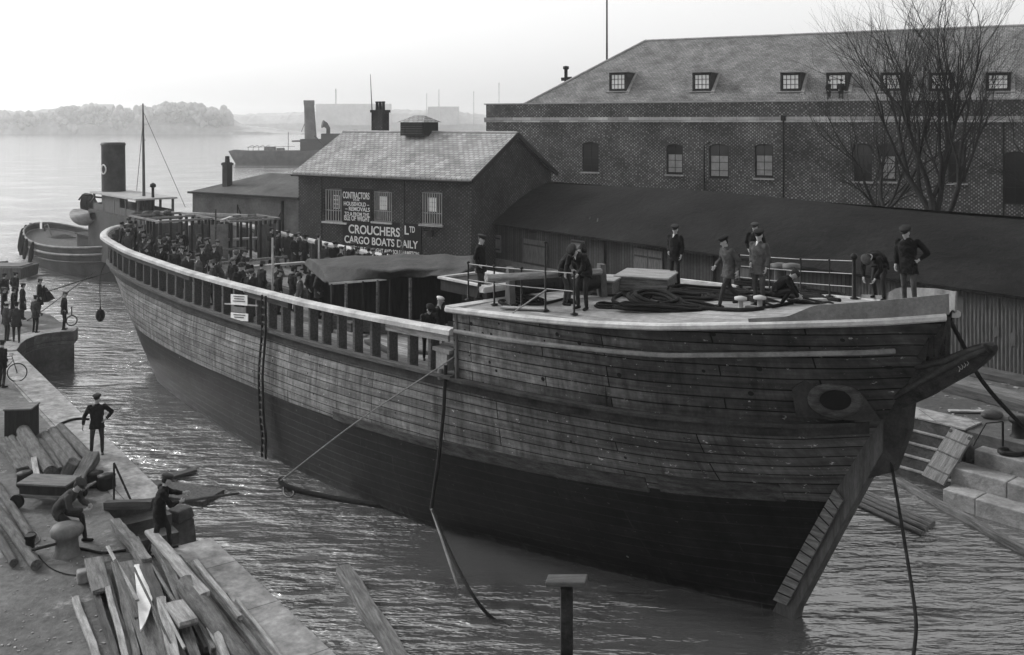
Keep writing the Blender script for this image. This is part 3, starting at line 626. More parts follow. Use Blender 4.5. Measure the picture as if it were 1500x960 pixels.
# gently bulging felt roof
mb = MB(); n1, n2 = 90, 10; vs = []; rnd = random.Random(2)
for i in range(n1+1):
    x = -.4+(LS+.6)*i/n1
    for j in range(n2+1):
        u = j/n2; y = .45-(RW+.45)*u; z = ZE-.1+(ZRG-ZE+.1)*(u+.10*math.sin(math.pi*u)) + (.16*math.sin(x*.23+1.2)+.07*math.sin(x*.71))*math.sin(math.pi*min(1, u*1.0))+(.13*math.sin(x*.19+.6))*u+rnd.uniform(-.015, .015)
        vs.append((x, y, z))
k = n2+1; mb.add(vs, [(i*k+j, (i+1)*k+j, (i+1)*k+j+1, i*k+j+1) for i in range(n1) for j in range(n2)], True)
x0, x1 = -.4, LS+.2; mb.quad((x0, -RW, ZRG), (x1, -RW, ZRG), (x1, -2*RW, ZE), (x0, -2*RW, ZE)); mb.quad((x0, .45, ZE-.22), (x1, .45, ZE-.22), (x1, .45, ZE-.1), (x0, .45, ZE-.1)); mb.build('roof', M['felt'], ls)
def sdoor(p0, p1, y0, y1, nm, leafs=1, mat='mid_wood'):
    xa, xb = sx_at(p1), sx_at(p0); Y = (sa+sdir*(xa+xb)/2).y; zt = H-(y0-YH)*Y/F-QZ; zb = H-(y1-YH)*Y/F-QZ
    zb = max(zb, .02)
    for i in range(leafs):
        a_, b_ = xa+(xb-xa)*i/leafs+.02, xa+(xb-xa)*(i+1)/leafs-.02
        mb = MB(); mb.box(((a_+b_)/2, .06, (zb+zt)/2), (b_-a_, .07, zt-zb)); d_ = mb.build(nm, M[mat], ls)
        for q in (.18, .82): mb = MB(); mb.box(((a_+b_)/2, .105, zb+(zt-zb)*q), (b_-a_-.1, .03, .1)); mb.build('ledge', M['dark_wood'], d_)
sdoor(930, 972, 366, 425, 'shed_door', 2); sdoor(768, 803, 352, 395, 'shed_door'); sdoor(716, 735, 344, 369, 'shed_window', 1, 'grey_paint'); sdoor(838, 858, 352, 368, 'shed_window', 1, 'grey_paint'); sdoor(1060, 1100, 380, 430, 'shed_door', 1)
mb = MB()
for px in (886, 1046): x = sx_at(px); mb = MB(); mb.box((x, .09, ZE/2), (.14, .14, ZE)); mb.build('wall_post', M['dark_wood'], ls)
# pale patches of torn bills on the corrugated wall
for px0, px1, y0, y1 in ((1392, 1412, 434, 462), (1456, 1464, 478, 496), (1480, 1488, 486, 510)):
    xa, xb = sx_at(px1), sx_at(px0); Y = (sa+sdir*xa).y; mb = MB(); zt, zb = H-(y0-YH)*Y/F-QZ, H-(y1-YH)*Y/F-QZ
    mb.add([(xa, .045, zb+.1), (xb, .045, zb), (xb, .045, zt-.15), ((xa+xb)/2, .045, zt), (xa, .045, zt-.05)], [(4, 3, 2, 1, 0)]); mb.build('torn_bill', M['felt_grey'], ls)
# two poles leaning on the roof
for pa, pb_, lab in (((843, 366), (865, 318), 'left of two thin poles leaning on the eave of the black shed roof'), ((857, 364), (876, 320), 'right of two thin poles leaning on the eave of the black shed roof')):
    xw = sx_at(pa[0]); a3 = sa+sdir*xw; a3 = Vector((a3.x, a3.y, 0)) - Vector((.8, .6, 0))*.9; Y = a3.y
    z = QZ+.0; p0 = Vector(((pa[0]-CX)/F*Y, Y, QZ+.0)); Y2 = (sa+sdir*xw).y+1.2; p1 = PY(pb_[0], pb_[1], Y2)
    mb = MB(); mb.tube([p0-p0, p1-p0], .05, 6); o = mb.build('leaning_pole', M['mid_wood']); o.location = p0; tag(o, lab, 'pole')
# retaining wall with a pale coping behind the shed, in front of the trees
wv = MB(); a3 = PY(1560, 329, 47.5); b3 = PY(1280, 303.5, 60.5)
e = empty('garden_wall', 'low brick wall with pale coping in front of the bare trees', 'wall', (a3.x, a3.y, QZ))
wv.bar((0, 0, (a3.z-QZ)/2), (b3.x-a3.x, b3.y-a3.y, (b3.z-QZ)/2), .35, min(a3.z, b3.z)-QZ); wv.build('wall', M['brick_dark'], e)
wv = MB(); wv.bar((0, 0, a3.z-QZ), (b3.x-a3.x, b3.y-a3.y, b3.z-QZ), .5, .12); wv.build('coping', M['stone_band'], e)

# ------------------------------------------------------------------ bare trees
def bare_tree(base, h, r0, seed, label, spread=.5, split=5, lean=(0, 0)):
    rnd = random.Random(seed); tr = MB(); cr = MB()
    def grow(p, d, L, r, lev):
        n_ = 4 if lev < 3 else 3; pts = [p]; rs = [r]; q = p.copy(); dd = d.copy()
        for i in range(n_):
            dd = (dd + Vector((rnd.gauss(0, .13), rnd.gauss(0, .13), rnd.gauss(.05, .06)))).normalized(); q = q + dd*L/n_; pts.append(q.copy()); rs.append(r*(1-.4*(i+1)/n_))
        (tr if lev < 2 else cr).tube(pts, rs, 7 if lev < 2 else (5 if lev < 4 else 3), caps=False)
        if lev >= 6 or r < .007: return
        nb = {0: 5, 1: 4, 2: 4, 3: 4, 4: 4, 5: 3}[lev]
        for k in range(nb):
            j = rnd.randint(2 if lev == 0 else 1, n_) if k else n_; az = rnd.uniform(0, 2*math.pi) if lev else 2*math.pi*(k+rnd.uniform(-.2, .2))/nb
            base_d = (pts[j]-pts[j-1]).normalized(); a = Vector((math.cos(az), math.sin(az), 0)); a = (a - base_d*a.dot(base_d)).normalized()
            ang = spread*rnd.uniform(.55, 1.25)*(1 if k else .45); nd = (base_d*math.cos(ang)+a*math.sin(ang)+Vector((0, 0, .12))).normalized()
            grow(pts[j], nd, L*(rnd.uniform(1.0, 1.5) if lev == 0 else rnd.uniform(.62, .84)), rs[j]*(rnd.uniform(.6, .8) if lev < 2 else rnd.uniform(.55, .72)), lev+1)
    e = empty('bare_tree', label, 'tree', base)
    grow(Vector((0, 0, 0)), Vector((lean[0], lean[1], 1)).normalized(), h*.22, r0, 0)
    tr.build('trunk', M['bark'], e); cr.build('crown', M['bark'], e); return e
tb = PY(1368, 305, 56); bare_tree((tb.x, tb.y, QZ+1), 20, .36, 11, 'large bare winter tree with many upright limbs at the right', .52, lean=(.2, 0))
tb = PY(1276, 300, 60); bare_tree((tb.x, tb.y, QZ+1.5), 14, .24, 24, 'smaller bare tree left of the large one before the brick wall', .6, lean=(-.12, 0))
tb = PY(1560, 300, 54); bare_tree((tb.x, tb.y, QZ+1), 13, .22, 31, 'bare tree at the right edge reaching its twigs into the picture', .65, lean=(-.15, 0))

# ------------------------------------------------------------------ the ship
SA = Vector((.65, -.76)).normalized(); SNr = Vector((SA.y, -SA.x))       # along the keel towards the bow, and out to the near side
SO = Vector((-12.9, 46.1)); sth_ = math.atan2(SA.y, SA.x)
def S(t, w_, z): v = SO + SA*t + SNr*w_; return Vector((v.x, v.y, z))     # ship -> world
def Ls(t, w_, z): return Vector((t, -w_, z))                              # ship -> mesh coordinates under the ship's root
def sloc(v): d = Vector((v[0], v[1])) - SO; return d.dot(SA), d.dot(SNr)
def keel_tz(px, py, w0=0.0):                                              # point of the lengthwise plane w = w0 seen at a pixel
    k = (px-CX)/F; o = SO + SNr*w0; t = (k*o.y - o.x)/(SA.x - k*SA.y); Y = (o+SA*t).y; return t, H-(py-YH)*Y/F
def interp(x, tab): return float(np.interp(x, [a for a, _ in tab], [b for _, b in tab]))
def sm(x, tab):     # smooth monotone interpolation
    xs = [a for a, _ in tab]; ys = [b for _, b in tab]; n_ = len(xs)
    if x <= xs[0]: return ys[0]
    if x >= xs[-1]: return ys[-1]
    h = [xs[i+1]-xs[i] for i in range(n_-1)]; d = [(ys[i+1]-ys[i])/h[i] for i in range(n_-1)]
    mm = [d[0]] + [0 if d[i-1]*d[i] <= 0 else 2*d[i-1]*d[i]/(d[i-1]+d[i]) for i in range(1, n_-1)] + [d[-1]]
    i = next(j for j in range(n_-1) if x <= xs[j+1]); u = (x-xs[i])/h[i]
    return ys[i]*(1+2*u)*(1-u)**2 + mm[i]*h[i]*u*(1-u)**2 + ys[i+1]*u*u*(3-2*u) + mm[i+1]*h[i]*u*u*(u-1)
LV = [(-1.6, [(-5.4, .02), (-4, 1.0), (-2, 1.9), (0, 2.6), (5.5, 3.3), (11, 3.6), (15, 3.4), (19.6, 2.6), (23, 1.5), (26, .7), (28.8, .1)]),
      (0.0, [(-6.2, .02), (-5, 1.2), (-3, 2.45), (-0.5, 3.4), (5.5, 3.95), (11, 4.2), (15, 4.05), (19.6, 3.6), (22.3, 2.75), (25.8, 1.55), (29.6, .12)]),
      (1.5, [(-7.0, .02), (-6, 1.5), (-4, 2.9), (-0.5, 3.95), (5, 4.3), (11, 4.4), (16, 4.35), (20, 4.05), (23, 3.3), (26.5, 2.15), (30.4, .12)]),
      (3.0, [(-8.1, .02), (-7.3, 1.8), (-5.5, 3.1), (-2, 4.05), (5, 4.4), (15, 4.45), (20, 4.25), (24, 3.55), (28, 2.2), (31.1, .12)]),
      (4.6, [(-9.0, .02), (-8.6, 1.6), (-7.5, 2.8), (-5.5, 3.75), (-2, 4.2), (5, 4.3), (15, 4.3), (20, 4.2), (24, 3.75), (28, 2.75), (30.5, 1.6), (32.0, .12)]),
      (6.2, [(-9.5, .02), (-9, 1.9), (-8, 3.1), (-6, 3.95), (-2, 4.2), (5, 4.3), (15, 4.3), (20, 4.2), (24, 3.9), (27, 3.3), (30, 2.2), (32, 1.15), (33.1, .12)]),
      (7.8, [(-9.7, .02), (-9, 2.0), (-8, 3.1), (-6, 3.95), (-2, 4.2), (5, 4.3), (15, 4.3), (22, 4.15), (24, 3.98), (26.8, 3.6), (28.6, 3.2), (30, 2.65), (31.8, 1.77), (32.9, 1.18), (33.9, .15)])]
zs_ = [a for a, _ in LV]
def ends(z): return float(np.interp(z, zs_, [tb[0][0] for _, tb in LV])), float(np.interp(z, zs_, [tb[-1][0] for _, tb in LV]))
def hb(t, z):
    """half breadth of the hull: blend the two nearest waterlines at the same fraction of their length"""
    z = max(zs_[0], min(zs_[-1], z)); a, b_ = ends(z); u = (t-a)/(b_-a); u = max(0, min(1, u))
    i = max(0, min(len(zs_)-2, next((j for j in range(len(zs_)-1) if z <= zs_[j+1]), 0))); f = (z-zs_[i])/(zs_[i+1]-zs_[i]); r_ = []
    for j in (i, i+1): tb = LV[j][1]; r_.append(sm(tb[0][0]+u*(tb[-1][0]-tb[0][0]), tb))
    return r_[0]*(1-f)+r_[1]*f
z_rail = lambda t: interp(t, [(-9.5, 6.35), (-6, 6.08), (-2, 5.85), (5, 5.73), (9, 5.74), (14, 5.81), (18.7, 5.95), (22, 6.08), (24, 6.13), (28.5, 6.36), (31.8, 6.78), (33.7, 7.0)])
z_pl = lambda t: interp(t, [(-9.5, 5.0), (-6, 4.8), (-3, 4.65), (0, 4.5), (5, 4.38), (9, 4.4), (14, 4.48), (17.3, 4.58), (20.6, 4.72), (24, 4.78), (28, 4.85), (31, 5.05), (33, 5.25)])
z_fc = lambda t: interp(t, [(20, 6.55), (22.4, 6.64), (24.7, 6.76), (26.8, 6.88), (28.5, 7.02), (30, 7.2), (31.8, 7.42), (32.9, 7.56), (34, 7.7)])
z_bd = lambda t: interp(t, [(-9, 3.3), (-6, 2.6), (0, 2.25), (6, 2.2), (14, 2.35), (20, 2.62), (26, 2.85), (33, 3.1)])
us = [0.5-0.5*math.cos(math.pi*i/130) for i in range(131)]
def side(mb, zlo, zhi, side_, t0=None, t1=None, rows=8, off=0.0, uvoff=0.0):
    """hull skin between two sheer curves on one side; side_ = +1 near, -1 far"""
    vs, uv = [], []; rows_ = rows
    for u in us:
        a, b_ = ends((zlo(10)+zhi(10))/2)
        for j in range(rows_+1):
            f = j/rows_; tg = -9+u*42; z = zlo(tg)*(1-f)+zhi(tg)*f; a, b_ = ends(z); t = a+u*(b_-a)
            if t0 is not None: t = max(t, t0)
            if t1 is not None: t = min(t, t1)
            z = zlo(t)*(1-f)+zhi(t)*f; w_ = hb(t, z)+off
            vs.append(Ls(t, side_*w_, z)); uv.append((t*1.05+w_*.3, z-z_pl(t)*.92+uvoff))
    k = rows_+1; fs = []
    for i in range(len(us)-1):
        for j in range(rows_):
            q = (i*k+j, (i+1)*k+j, (i+1)*k+j+1, i*k+j+1); fs.append(q if side_ > 0 else q[::-1])
    fs = [q for q in fs if (Vector(vs[q[0]])-Vector(vs[q[1]])).length > 1e-4 or (Vector(vs[q[2]])-Vector(vs[q[3]])).length > 1e-4]
    mb.add(vs, fs, True, uv)
ship = empty('sailing_ship', 'old wooden sailing ship hull without masts, open bulwark posts, afloat in the dock', 'ship', (SO.x, SO.y, 0), sth_)
mb = MB(); [side(mb, lambda t: -1.6, z_bd, s, rows=12) for s in (1, -1)]; mb.build('lower_hull', M['plank_tar'], ship)
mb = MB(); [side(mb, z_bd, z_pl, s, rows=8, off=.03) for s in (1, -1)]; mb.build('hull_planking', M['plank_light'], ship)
# tar and painted shade: bow planking gets darker forward of the fore shoulder
z_fu = lambda t: z_fc(t)-.06
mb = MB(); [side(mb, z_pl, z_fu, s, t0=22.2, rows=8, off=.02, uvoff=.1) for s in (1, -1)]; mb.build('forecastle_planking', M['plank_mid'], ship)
def strake(zf_, hgt, out, t0, t1, mat, name, nside=(1, -1), step=.4, round_=False, par=None, off=0.0):
    for s in nside:
        mb = MB(); vs = []; ts_ = list(np.arange(t0, t1, step))+[t1]; prof = [(-.02, -.5), (1, -.5), (1.0, .5), (-.02, .5)] if not round_ else [(-.3, -.5), (.7, -.5), (1, -.25), (1, .25), (.7, .5), (-.3, .5)]
        for t in ts_:
            z = zf_(t); a, b_ = ends(z); tt = max(a+.02, min(b_-.02, t)); w_ = hb(tt, z)+off
            t2 = min(b_-.02, tt+.05); dw = (hb(t2, z)-hb(tt-.05, z)); nn = Vector((-dw/.1, 1)).normalized() if abs(dw) < 1 else Vector((math.copysign(1, -dw), .3)).normalized()
            for p_, q_ in prof: vs.append(Ls(tt+nn.x*p_*out, s*(w_+nn.y*p_*out), z+q_*hgt))
        k = len(prof); fs = [((i*k+j), (i*k+(j+1) % k), ((i+1)*k+(j+1) % k), ((i+1)*k+j)) for i in range(len(ts_)-1) for j in range(k)]
        fs = [f if s < 0 else f[::-1] for f in fs]
        mb.add(vs, fs); mb.add(vs[:k], [tuple(range(k))]); mb.add(vs[-k:], [tuple(range(k))[::-1]]); mb.build(name, mat, par or ship)
strake(lambda t: z_pl(t)-.16, .26, .10, -9.0, 32.1, M['wale'], 'wale')
strake(lambda t: z_pl(t)+.02, .10, .2, -9.1, 22.2, M['timber_dark'], 'covering_board')
strake(lambda t: z_pl(t)-.02, .08, .22, 22.2, 31.9, M['wale'], 'covering_board')
strake(lambda t: z_rail(t)-.06, .11, .12, 22.3, 28.2, M['wale_light'], 'rubbing_strake', round_=True)
strake(lambda t: z_rail(t)-.06, .11, .12, 28.2, 32.9, M['wale_light'], 'rubbing_strake', round_=True)
strake(lambda t: z_fc(t)-.62+.0*t, .03, .03, 22.3, 33.2, M['wale'], 'seam')
# patch strakes low on the bow (light planks standing proud, ending in steps)
def patch(t0, t1, za, zb, mat, off=.10, name='patch_plank'):
    mb = MB(); vs = []; n_ = 24
    for i in range(n_+1):
        t = t0+(t1-t0)*i/n_
        for z in (za(t), zb(t)):
            z = z; vs.append(Ls(t, hb(t, z)+off, z)); vs.append(Ls(t, hb(t, z)-.05, z))
    fs = []
    for i in range(n_): a = 4*i; b_ = a+4; fs += [(a, b_, b_+2, a+2), (a+2, b_+2, b_+3, a+3), (a, a+1, b_+1, b_)]
    fs += [(0, 2, 3, 1), (4*n_, 4*n_+1, 4*n_+3, 4*n_+2)]; mb.add(vs, fs); mb.build(name, mat, ship)
M['head_patch'] = m_plain('head_patch', .075, .85, 2, .6, .8, (1, 1, 5))
patch(21.6, 27.6, lambda t: z_bd(t)-.12, lambda t: z_bd(t)+.26, M['head_patch'], .07)
patch(27.9, 30.3, lambda t: z_bd(t)-.05, lambda t: z_bd(t)+.40, M['head_patch'], .08)
patch(16.5, 21.4, lambda t: z_bd(t)-.05, lambda t: z_bd(t)+.2, M['head_patch'], .05)
# stern closing is carried by the sides meeting; sternpost and stem
mb = MB(); [mb.bar(Ls(ends(z0)[0]-.02, 0, z0), Ls(ends(z1)[0]-.02, 0, z1), .34, .34, (0, 1, 0)) for z0, z1 in ((-1.6, 0), (0, 1.5))]; mb.build('sternpost', M['stem'], ship)
def plane_poly(pixels, w0=0.0): return [keel_tz(px, py, w0) for px, py in pixels]
def flat(name, tz, wd, mat, par=ship, wc=0.0, bevel=.02):
    mb = MB(); mb.prism([Ls(t, wc-wd/2, z) for t, z in tz], Ls(0, wd, 0)); return mb.build(name, mat, par, bevel)
# raked stem timber, unprojected on the keel plane
flat('stem', [keel_tz(1262, 640), keel_tz(1300, 610), keel_tz(1299, 660), keel_tz(1276, 700), keel_tz(1172, 893), (keel_tz(1172, 893)[0]-.5, -1.6), (keel_tz(1128, 886)[0]-.6, -1.6), keel_tz(1142, 884)], .36, M['stem'])
flat('stem_head', [keel_tz(1262, 600), keel_tz(1338, 590), keel_tz(1334, 630), keel_tz(1312, 690), keel_tz(1272, 700)], .30, M['wale'])
# draught board on the near face of the stem, ruled off in feet
db = [keel_tz(1223, 716, .22), keel_tz(1236, 733, .22), keel_tz(1154, 886, .22), keel_tz(1134, 878, .22)]
d0 = flat('draught_board', db, .06, M['timber'], wc=.24, bevel=0)
mb = MB()
for i in range(1, 13):
    f = i/13.0; a_ = Vector(db[0])*(1-f)+Vector(db[3])*f; b_ = Vector(db[1])*(1-f)+Vector(db[2])*f
    mb.bar(Ls(a_.x, .275, a_.y), Ls(b_.x, .275, b_.y), .012, .025, (0, 0, 1))
mb.build('draught_marks', M['black_paint'], d0)
# beakhead: knee of the head, curving up and forward
def strip(name, lo, hi, wd, mat, par=ship):
    mb = MB(); vs = []
    for i, (a_, b_) in enumerate(zip(lo, hi)):
        ta_, za_ = keel_tz(*a_); tb_, zb_ = keel_tz(*b_); w_ = wd if i < len(lo)-1 else wd*.6
        for t, z, ww in ((ta_, za_, w_*.75), (ta_*.7+tb_*.3, za_*.7+zb_*.3, w_), (ta_*.3+tb_*.7, za_*.3+zb_*.7, w_), (tb_, zb_, w_*.75)): vs += [Ls(t, ww/2, z), Ls(t, -ww/2, z)]
    o8 = [0, 2, 4, 6, 7, 5, 3, 1]; n_ = len(lo)
    mb.add(vs, [(i*8+o8[k], i*8+o8[(k+1) % 8], (i+1)*8+o8[(k+1) % 8], (i+1)*8+o8[k]) for i in range(n_-1) for k in range(8)] + [tuple(o8), tuple((n_-1)*8+q for q in o8[::-1])])
    o_ = mb.build(name, mat, par); import bmesh; bm = bmesh.new(); bm.from_mesh(o_.data); bmesh.ops.recalc_face_normals(bm, faces=bm.faces); bm.to_mesh(o_.data); bm.free(); return o_
M['head_timber'] = m_plain('head_timber', .04, .8, 4, .6, .8)
bk = strip('beakhead', [(1262, 614), (1300, 606), (1331, 595), (1361, 582), (1392, 564), (1422, 548), (1440, 534), (1452, 522), (1458, 515)], [(1262, 560), (1300, 540), (1325, 526), (1350, 520), (1385, 522), (1414, 511), (1432, 504), (1448, 502), (1457, 506)], .42, M['head_timber'])
def curve_on(pixels, r, nm, mat, w0, par): mb = MB(); mb.tube([Ls(keel_tz(px, py, w0)[0], w0, keel_tz(px, py, w0)[1]) for px, py in pixels], r, 6); return mb.build(nm, mat, par)
curve_on([(1205, 613), (1262, 600), (1305, 583), (1345, 561), (1385, 540), (1420, 522), (1446, 512)], .07, 'head_moulding', M['wale'], .2, bk)
curve_on([(1318, 537), (1350, 537), (1385, 529), (1415, 516), (1443, 508)], .06, 'head_moulding', M['wale'], .2, bk)
mb = MB()
for px, py, r in ((1374, 543, .16), (1352, 552, .1), (1393, 534, .09)):
    t, z = keel_tz(px, py, .2); mb.tube([Ls(t+math.cos(a)*r*(1-a/14), .2, z+math.sin(a)*r*(1-a/14)) for a in np.arange(0, 9, .5)], .022, 5)
mb.build('carved_scroll', M['wale'], bk)
mb = MB()
for px in (1405, 1409, 1413, 1417): t, z = keel_tz(px, 540-(px-1405)*.7, .2); mb.tube([Ls(t-.02, .2, z+.05), Ls(t+.03, .2, z), Ls(t, .2, z-.06)], .014, 5)
mb.build('carved_leaves', M['lead'], bk)
# ragged broken head timbers under the bow rail
rnd = random.Random(9); mb = MB()
for i in range(26):
    t = 32.2+i*.055; z = 6.62+rnd.uniform(-.05, .25)+(t-32.2)*.18; w_ = rnd.uniform(-.8, 1.0)*(33.75-t)*.75
    mb.bar(Ls(t, w_, z-.1), Ls(t+rnd.uniform(-.05, .15), w_*.9, 7.58), rnd.uniform(.12, .28), rnd.uniform(.1, .22))
mb.build('broken_head_timbers', M['head_timber'], ship)
# hawse hole with its bolster
def hawse(s):
    t0, z0 = keel_tz(1224, 584, 1.0); 
    for _ in range(12): w_ = hb(t0, 5.6); t0, z0 = keel_tz(1224, 584, w_)
    z0 = min(max(z0, 5.2), 6.2); w0 = hb(t0, z0); dw = (hb(t0+.1, z0)-hb(t0-.1, z0))/.2
    tx = Vector((1, -s*dw, 0)).normalized(); up = Vector((0, 0, 1)); nn = Vector((-dw, -s*1.0, 0)).normalized()
    c = Ls(t0, s*w0, z0)+nn*.03; hw = MB(); pts = []
    def pt(a, r, h, k=1.0): return c + tx*(math.cos(a)*r*1.28*k) + up*(math.sin(a)*r*.85) + nn*h
    prof = [(.46, .0), (.44, .10), (.37, .15), (.30, .14), (.26, .10), (.25, .07)]; n_ = 24
    vs = [pt(2*math.pi*k/n_, r, h) for r, h in prof for k in range(n_)]
    fs = [(i*n_+k, i*n_+(k+1) % n_, (i+1)*n_+(k+1) % n_, (i+1)*n_+k) for i in range(len(prof)-1) for k in range(n_)]; hw.add(vs, fs if s > 0 else [f[::-1] for f in fs], True)
    h_ = hw.build('hawse_bolster', M['head_patch'], ship)
    mb = MB(); mb.add([pt(2*math.pi*k/n_, .255, .085) for k in range(n_)], [tuple(range(n_))]); mb.build('hawse_hole', M['black_paint'], h_)
    mb = MB(); mb.prism([c+tx*-.8+up*-.42, c+tx*.95+up*-.42, c+tx*.8+up*-.2, c+tx*.35+up*.45, c+tx*-.55+up*.45, c+tx*-.9+up*.2], nn*.04); mb.build('hawse_chock', M['wale'], ship)
hawse(1); hawse(-1)
# decks
def deck(name, tlo, thi, zf_, mat, inset=0.0, thick=.0, camber=.08):
    mb = MB(); vs = []; ts_ = list(np.arange(tlo, thi, .35))+[thi]; cols = 9
    for t in ts_:
        a, b_ = ends(zf_(t)); tt = max(a+.03, min(b_-.02, t)); w_ = max(.02, hb(tt, zf_(tt))-inset)
        for j in range(cols): f = -1+2*j/(cols-1); vs.append(Ls(tt, f*w_, zf_(tt)+camber*(1-f*f)))
    fs = [(i*cols+j, i*cols+j+1, (i+1)*cols+j+1, (i+1)*cols+j)[::-1] for i in range(len(ts_)-1) for j in range(cols-1)]
    mb.add(vs, fs, False, [(v[0], v[1]) for v in vs]); o_ = mb.build(name, mat, ship)
    if o_.data.polygons[0].normal.z < 0: o_.data.flip_normals()
    return o_
z_dk = lambda t: z_pl(t)-.02
deck('main_deck', -9.0, 22.6, z_dk, M['deck'], .0)
deck('forecastle_deck', 22.1, 33.85, lambda t: z_fc(t)-.02, M['fdeck'], .02)
# forecastle edge: thick rounded margin plank, and the bulkhead at its break
strake(lambda t: z_fc(t)-.05, .15, .14, 22.0, 33.75, M['rail'], 'margin_plank', round_=True, step=.3)
mb = MB(); zb_, zt_ = z_dk(22.3), z_fc(22.3)-.1
for w_ in np.arange(-4.0, 4.05, .25):
    if -2.4 < w_ < 2.6:
        if mb.v: mb.build('bulkhead', M['mid_wood'], ship); mb = MB()
        continue
    mb.bar(Ls(22.35, w_, zb_), Ls(22.35, w_, zt_), .24, .06, (1, 0, 0))
mb.build('bulkhead', M['mid_wood'], ship)
mb = MB(); mb.bar(Ls(22.15, -4.2, zt_+.06), Ls(22.15, 4.2, zt_+.06), .34, .16); mb.build('break_beam', M['rail'], ship)
mb = MB(); mb.quad(Ls(27, -3.2, zb_), Ls(27, 3.2, zb_), Ls(27, 3.2, zt_), Ls(27, -3.2, zt_)); mb.build('inner_bulkhead', M['dark_wood'], ship)
# main rail and its posts, both sides and round the stern
ring = []
for t in np.arange(22.2, -9.2, -.45): ring.append((t, hb(t, z_rail(t))))
ring = [(t, w_) for t, w_ in ring]; a_ = ends(6.2)[0]
full = ring + [(-9.35, 1.3), (-9.45, .6), (-9.48, 0)] ; full = full + [(t, -w_) for t, w_ in full[::-1][1:]]
def rail_seg(i0, i1, name='rail', wd=.34, ht=.17, mat='rail', dz=0):
    mb = MB(); vs = []; seg = full[i0:i1+1]; prof = [(-.5, -.5), (-.5, .2), (-.3, .5), (.3, .5), (.5, .2), (.5, -.5)]; k = len(prof)
    for i, (t, w_) in enumerate(seg):
        a, b_ = seg[max(i-1, 0)], seg[min(i+1, len(seg)-1)]; d = Vector((b_[0]-a[0], b_[1]-a[1])).normalized(); nn = Vector((-d.y, d.x))
        for p_, q_ in prof: vs.append(Ls(t+nn.x*p_*wd, w_+nn.y*p_*wd, z_rail(t)-ht/2+q_*ht+dz))
    mb.add(vs, [(i*k+j, i*k+(j+1) % k, (i+1)*k+(j+1) % k, (i+1)*k+j) for i in range(len(seg)-1) for j in range(k)], False); mb.add(vs[:k], [tuple(range(k))[::-1]]); mb.add(vs[-k:], [tuple(range(k))])
    me = mb.build(name, M[mat], ship)
    import bmesh; bm = bmesh.new(); bm.from_mesh(me.data); bmesh.ops.recalc_face_normals(bm, faces=bm.faces); bm.to_mesh(me.data); bm.free(); return me
nf = len(full)-1; cuts = [0, 9, 18, 30, 42, 53, 62, nf//2+2, nf-62, nf-50, nf-36, nf-20, nf]
rnd = random.Random(4)
for i in range(len(cuts)-1):
    if cuts[i+1] > cuts[i]: rail_seg(cuts[i], cuts[i+1], dz=rnd.uniform(-.012, .012))
# sections of lower rail board under the main rail
for t0, t1, s in ((-6.4, 5.5, 1), (10.2, 13.6, 1), (19.2, 22.1, 1), (-2, 8, -1)):
    mb = MB(); ts_ = np.arange(t0, t1, .4)
    for ta, tb_ in zip(ts_[:-1], ts_[1:]): mb.bar(Ls(ta, s*(hb(ta, 5.6)+.02), z_rail(ta)-.29), Ls(tb_+.02, s*(hb(tb_, 5.6)+.02), z_rail(tb_)-.29), .07, .2)
    mb.build('inner_rail', M['timber_pale' if t0 > 19 else 'timber_dark'], ship)
pt_ts = [-8.2, -7.4] + list(np.arange(-6.4, 22.0, .92)); rnd = random.Random(8); proto = None
for s in (1, -1):
    for i, t in enumerate(pt_ts):
        t = t+rnd.uniform(-.06, .06); w_ = hb(t, 5.2)-.12; zb_, zt_ = z_pl(t)-.02, z_rail(t)-.15
        if proto is None:
            mb = MB(); mb.box((0, 0, .5), (.13, .30, 1.0)); proto = mb.build('bulwark_post', M['timber_dark'], ship, .012); pp = proto
        else: pp = proto.copy(); C.collection.objects.link(pp)
        pp.location = Ls(t, s*w_, zb_); pp.scale = (rnd.uniform(.9, 1.15), 1, zt_-zb_); pp.rotation_euler = (0, rnd.uniform(-.02, .02), 0)
for k in range(-4, 5): pp = proto.copy(); C.collection.objects.link(pp); pp.location = Ls(-8.95+.03*k*k, k*.62, z_pl(-9)-.02); pp.scale = (1, 1, z_rail(-9.2)-z_pl(-9)-.14)
# bow bulwark board
def bow_board(s):
    mb = MB(); ts_ = list(np.arange(30.45, 33.9, .12)); vs = []
    for t in ts_:
        h_ = interp(t, [(30.45, .10), (31.2, .12), (31.7, .34), (33.9, .42)]); z = z_fc(t); w_ = hb(t, z)+.03
        for ww, zz in ((w_, z), (w_+.02, z+h_), (w_-.06, z+h_), (w_-.09, z)): vs.append(Ls(t, s*ww, zz))
    fs = [(i*4+j, (i+1)*4+j, (i+1)*4+(j+1) % 4, i*4+(j+1) % 4) for i in range(len(ts_)-1) for j in range(4)]+[(0, 1, 2, 3), tuple(len(vs)-4+q for q in (3, 2, 1, 0))]
    mb.add(vs, fs if s > 0 else [f[::-1] for f in fs]); mb.build('bow_bulwark', M['wale_light'], ship)
bow_board(1); bow_board(-1)
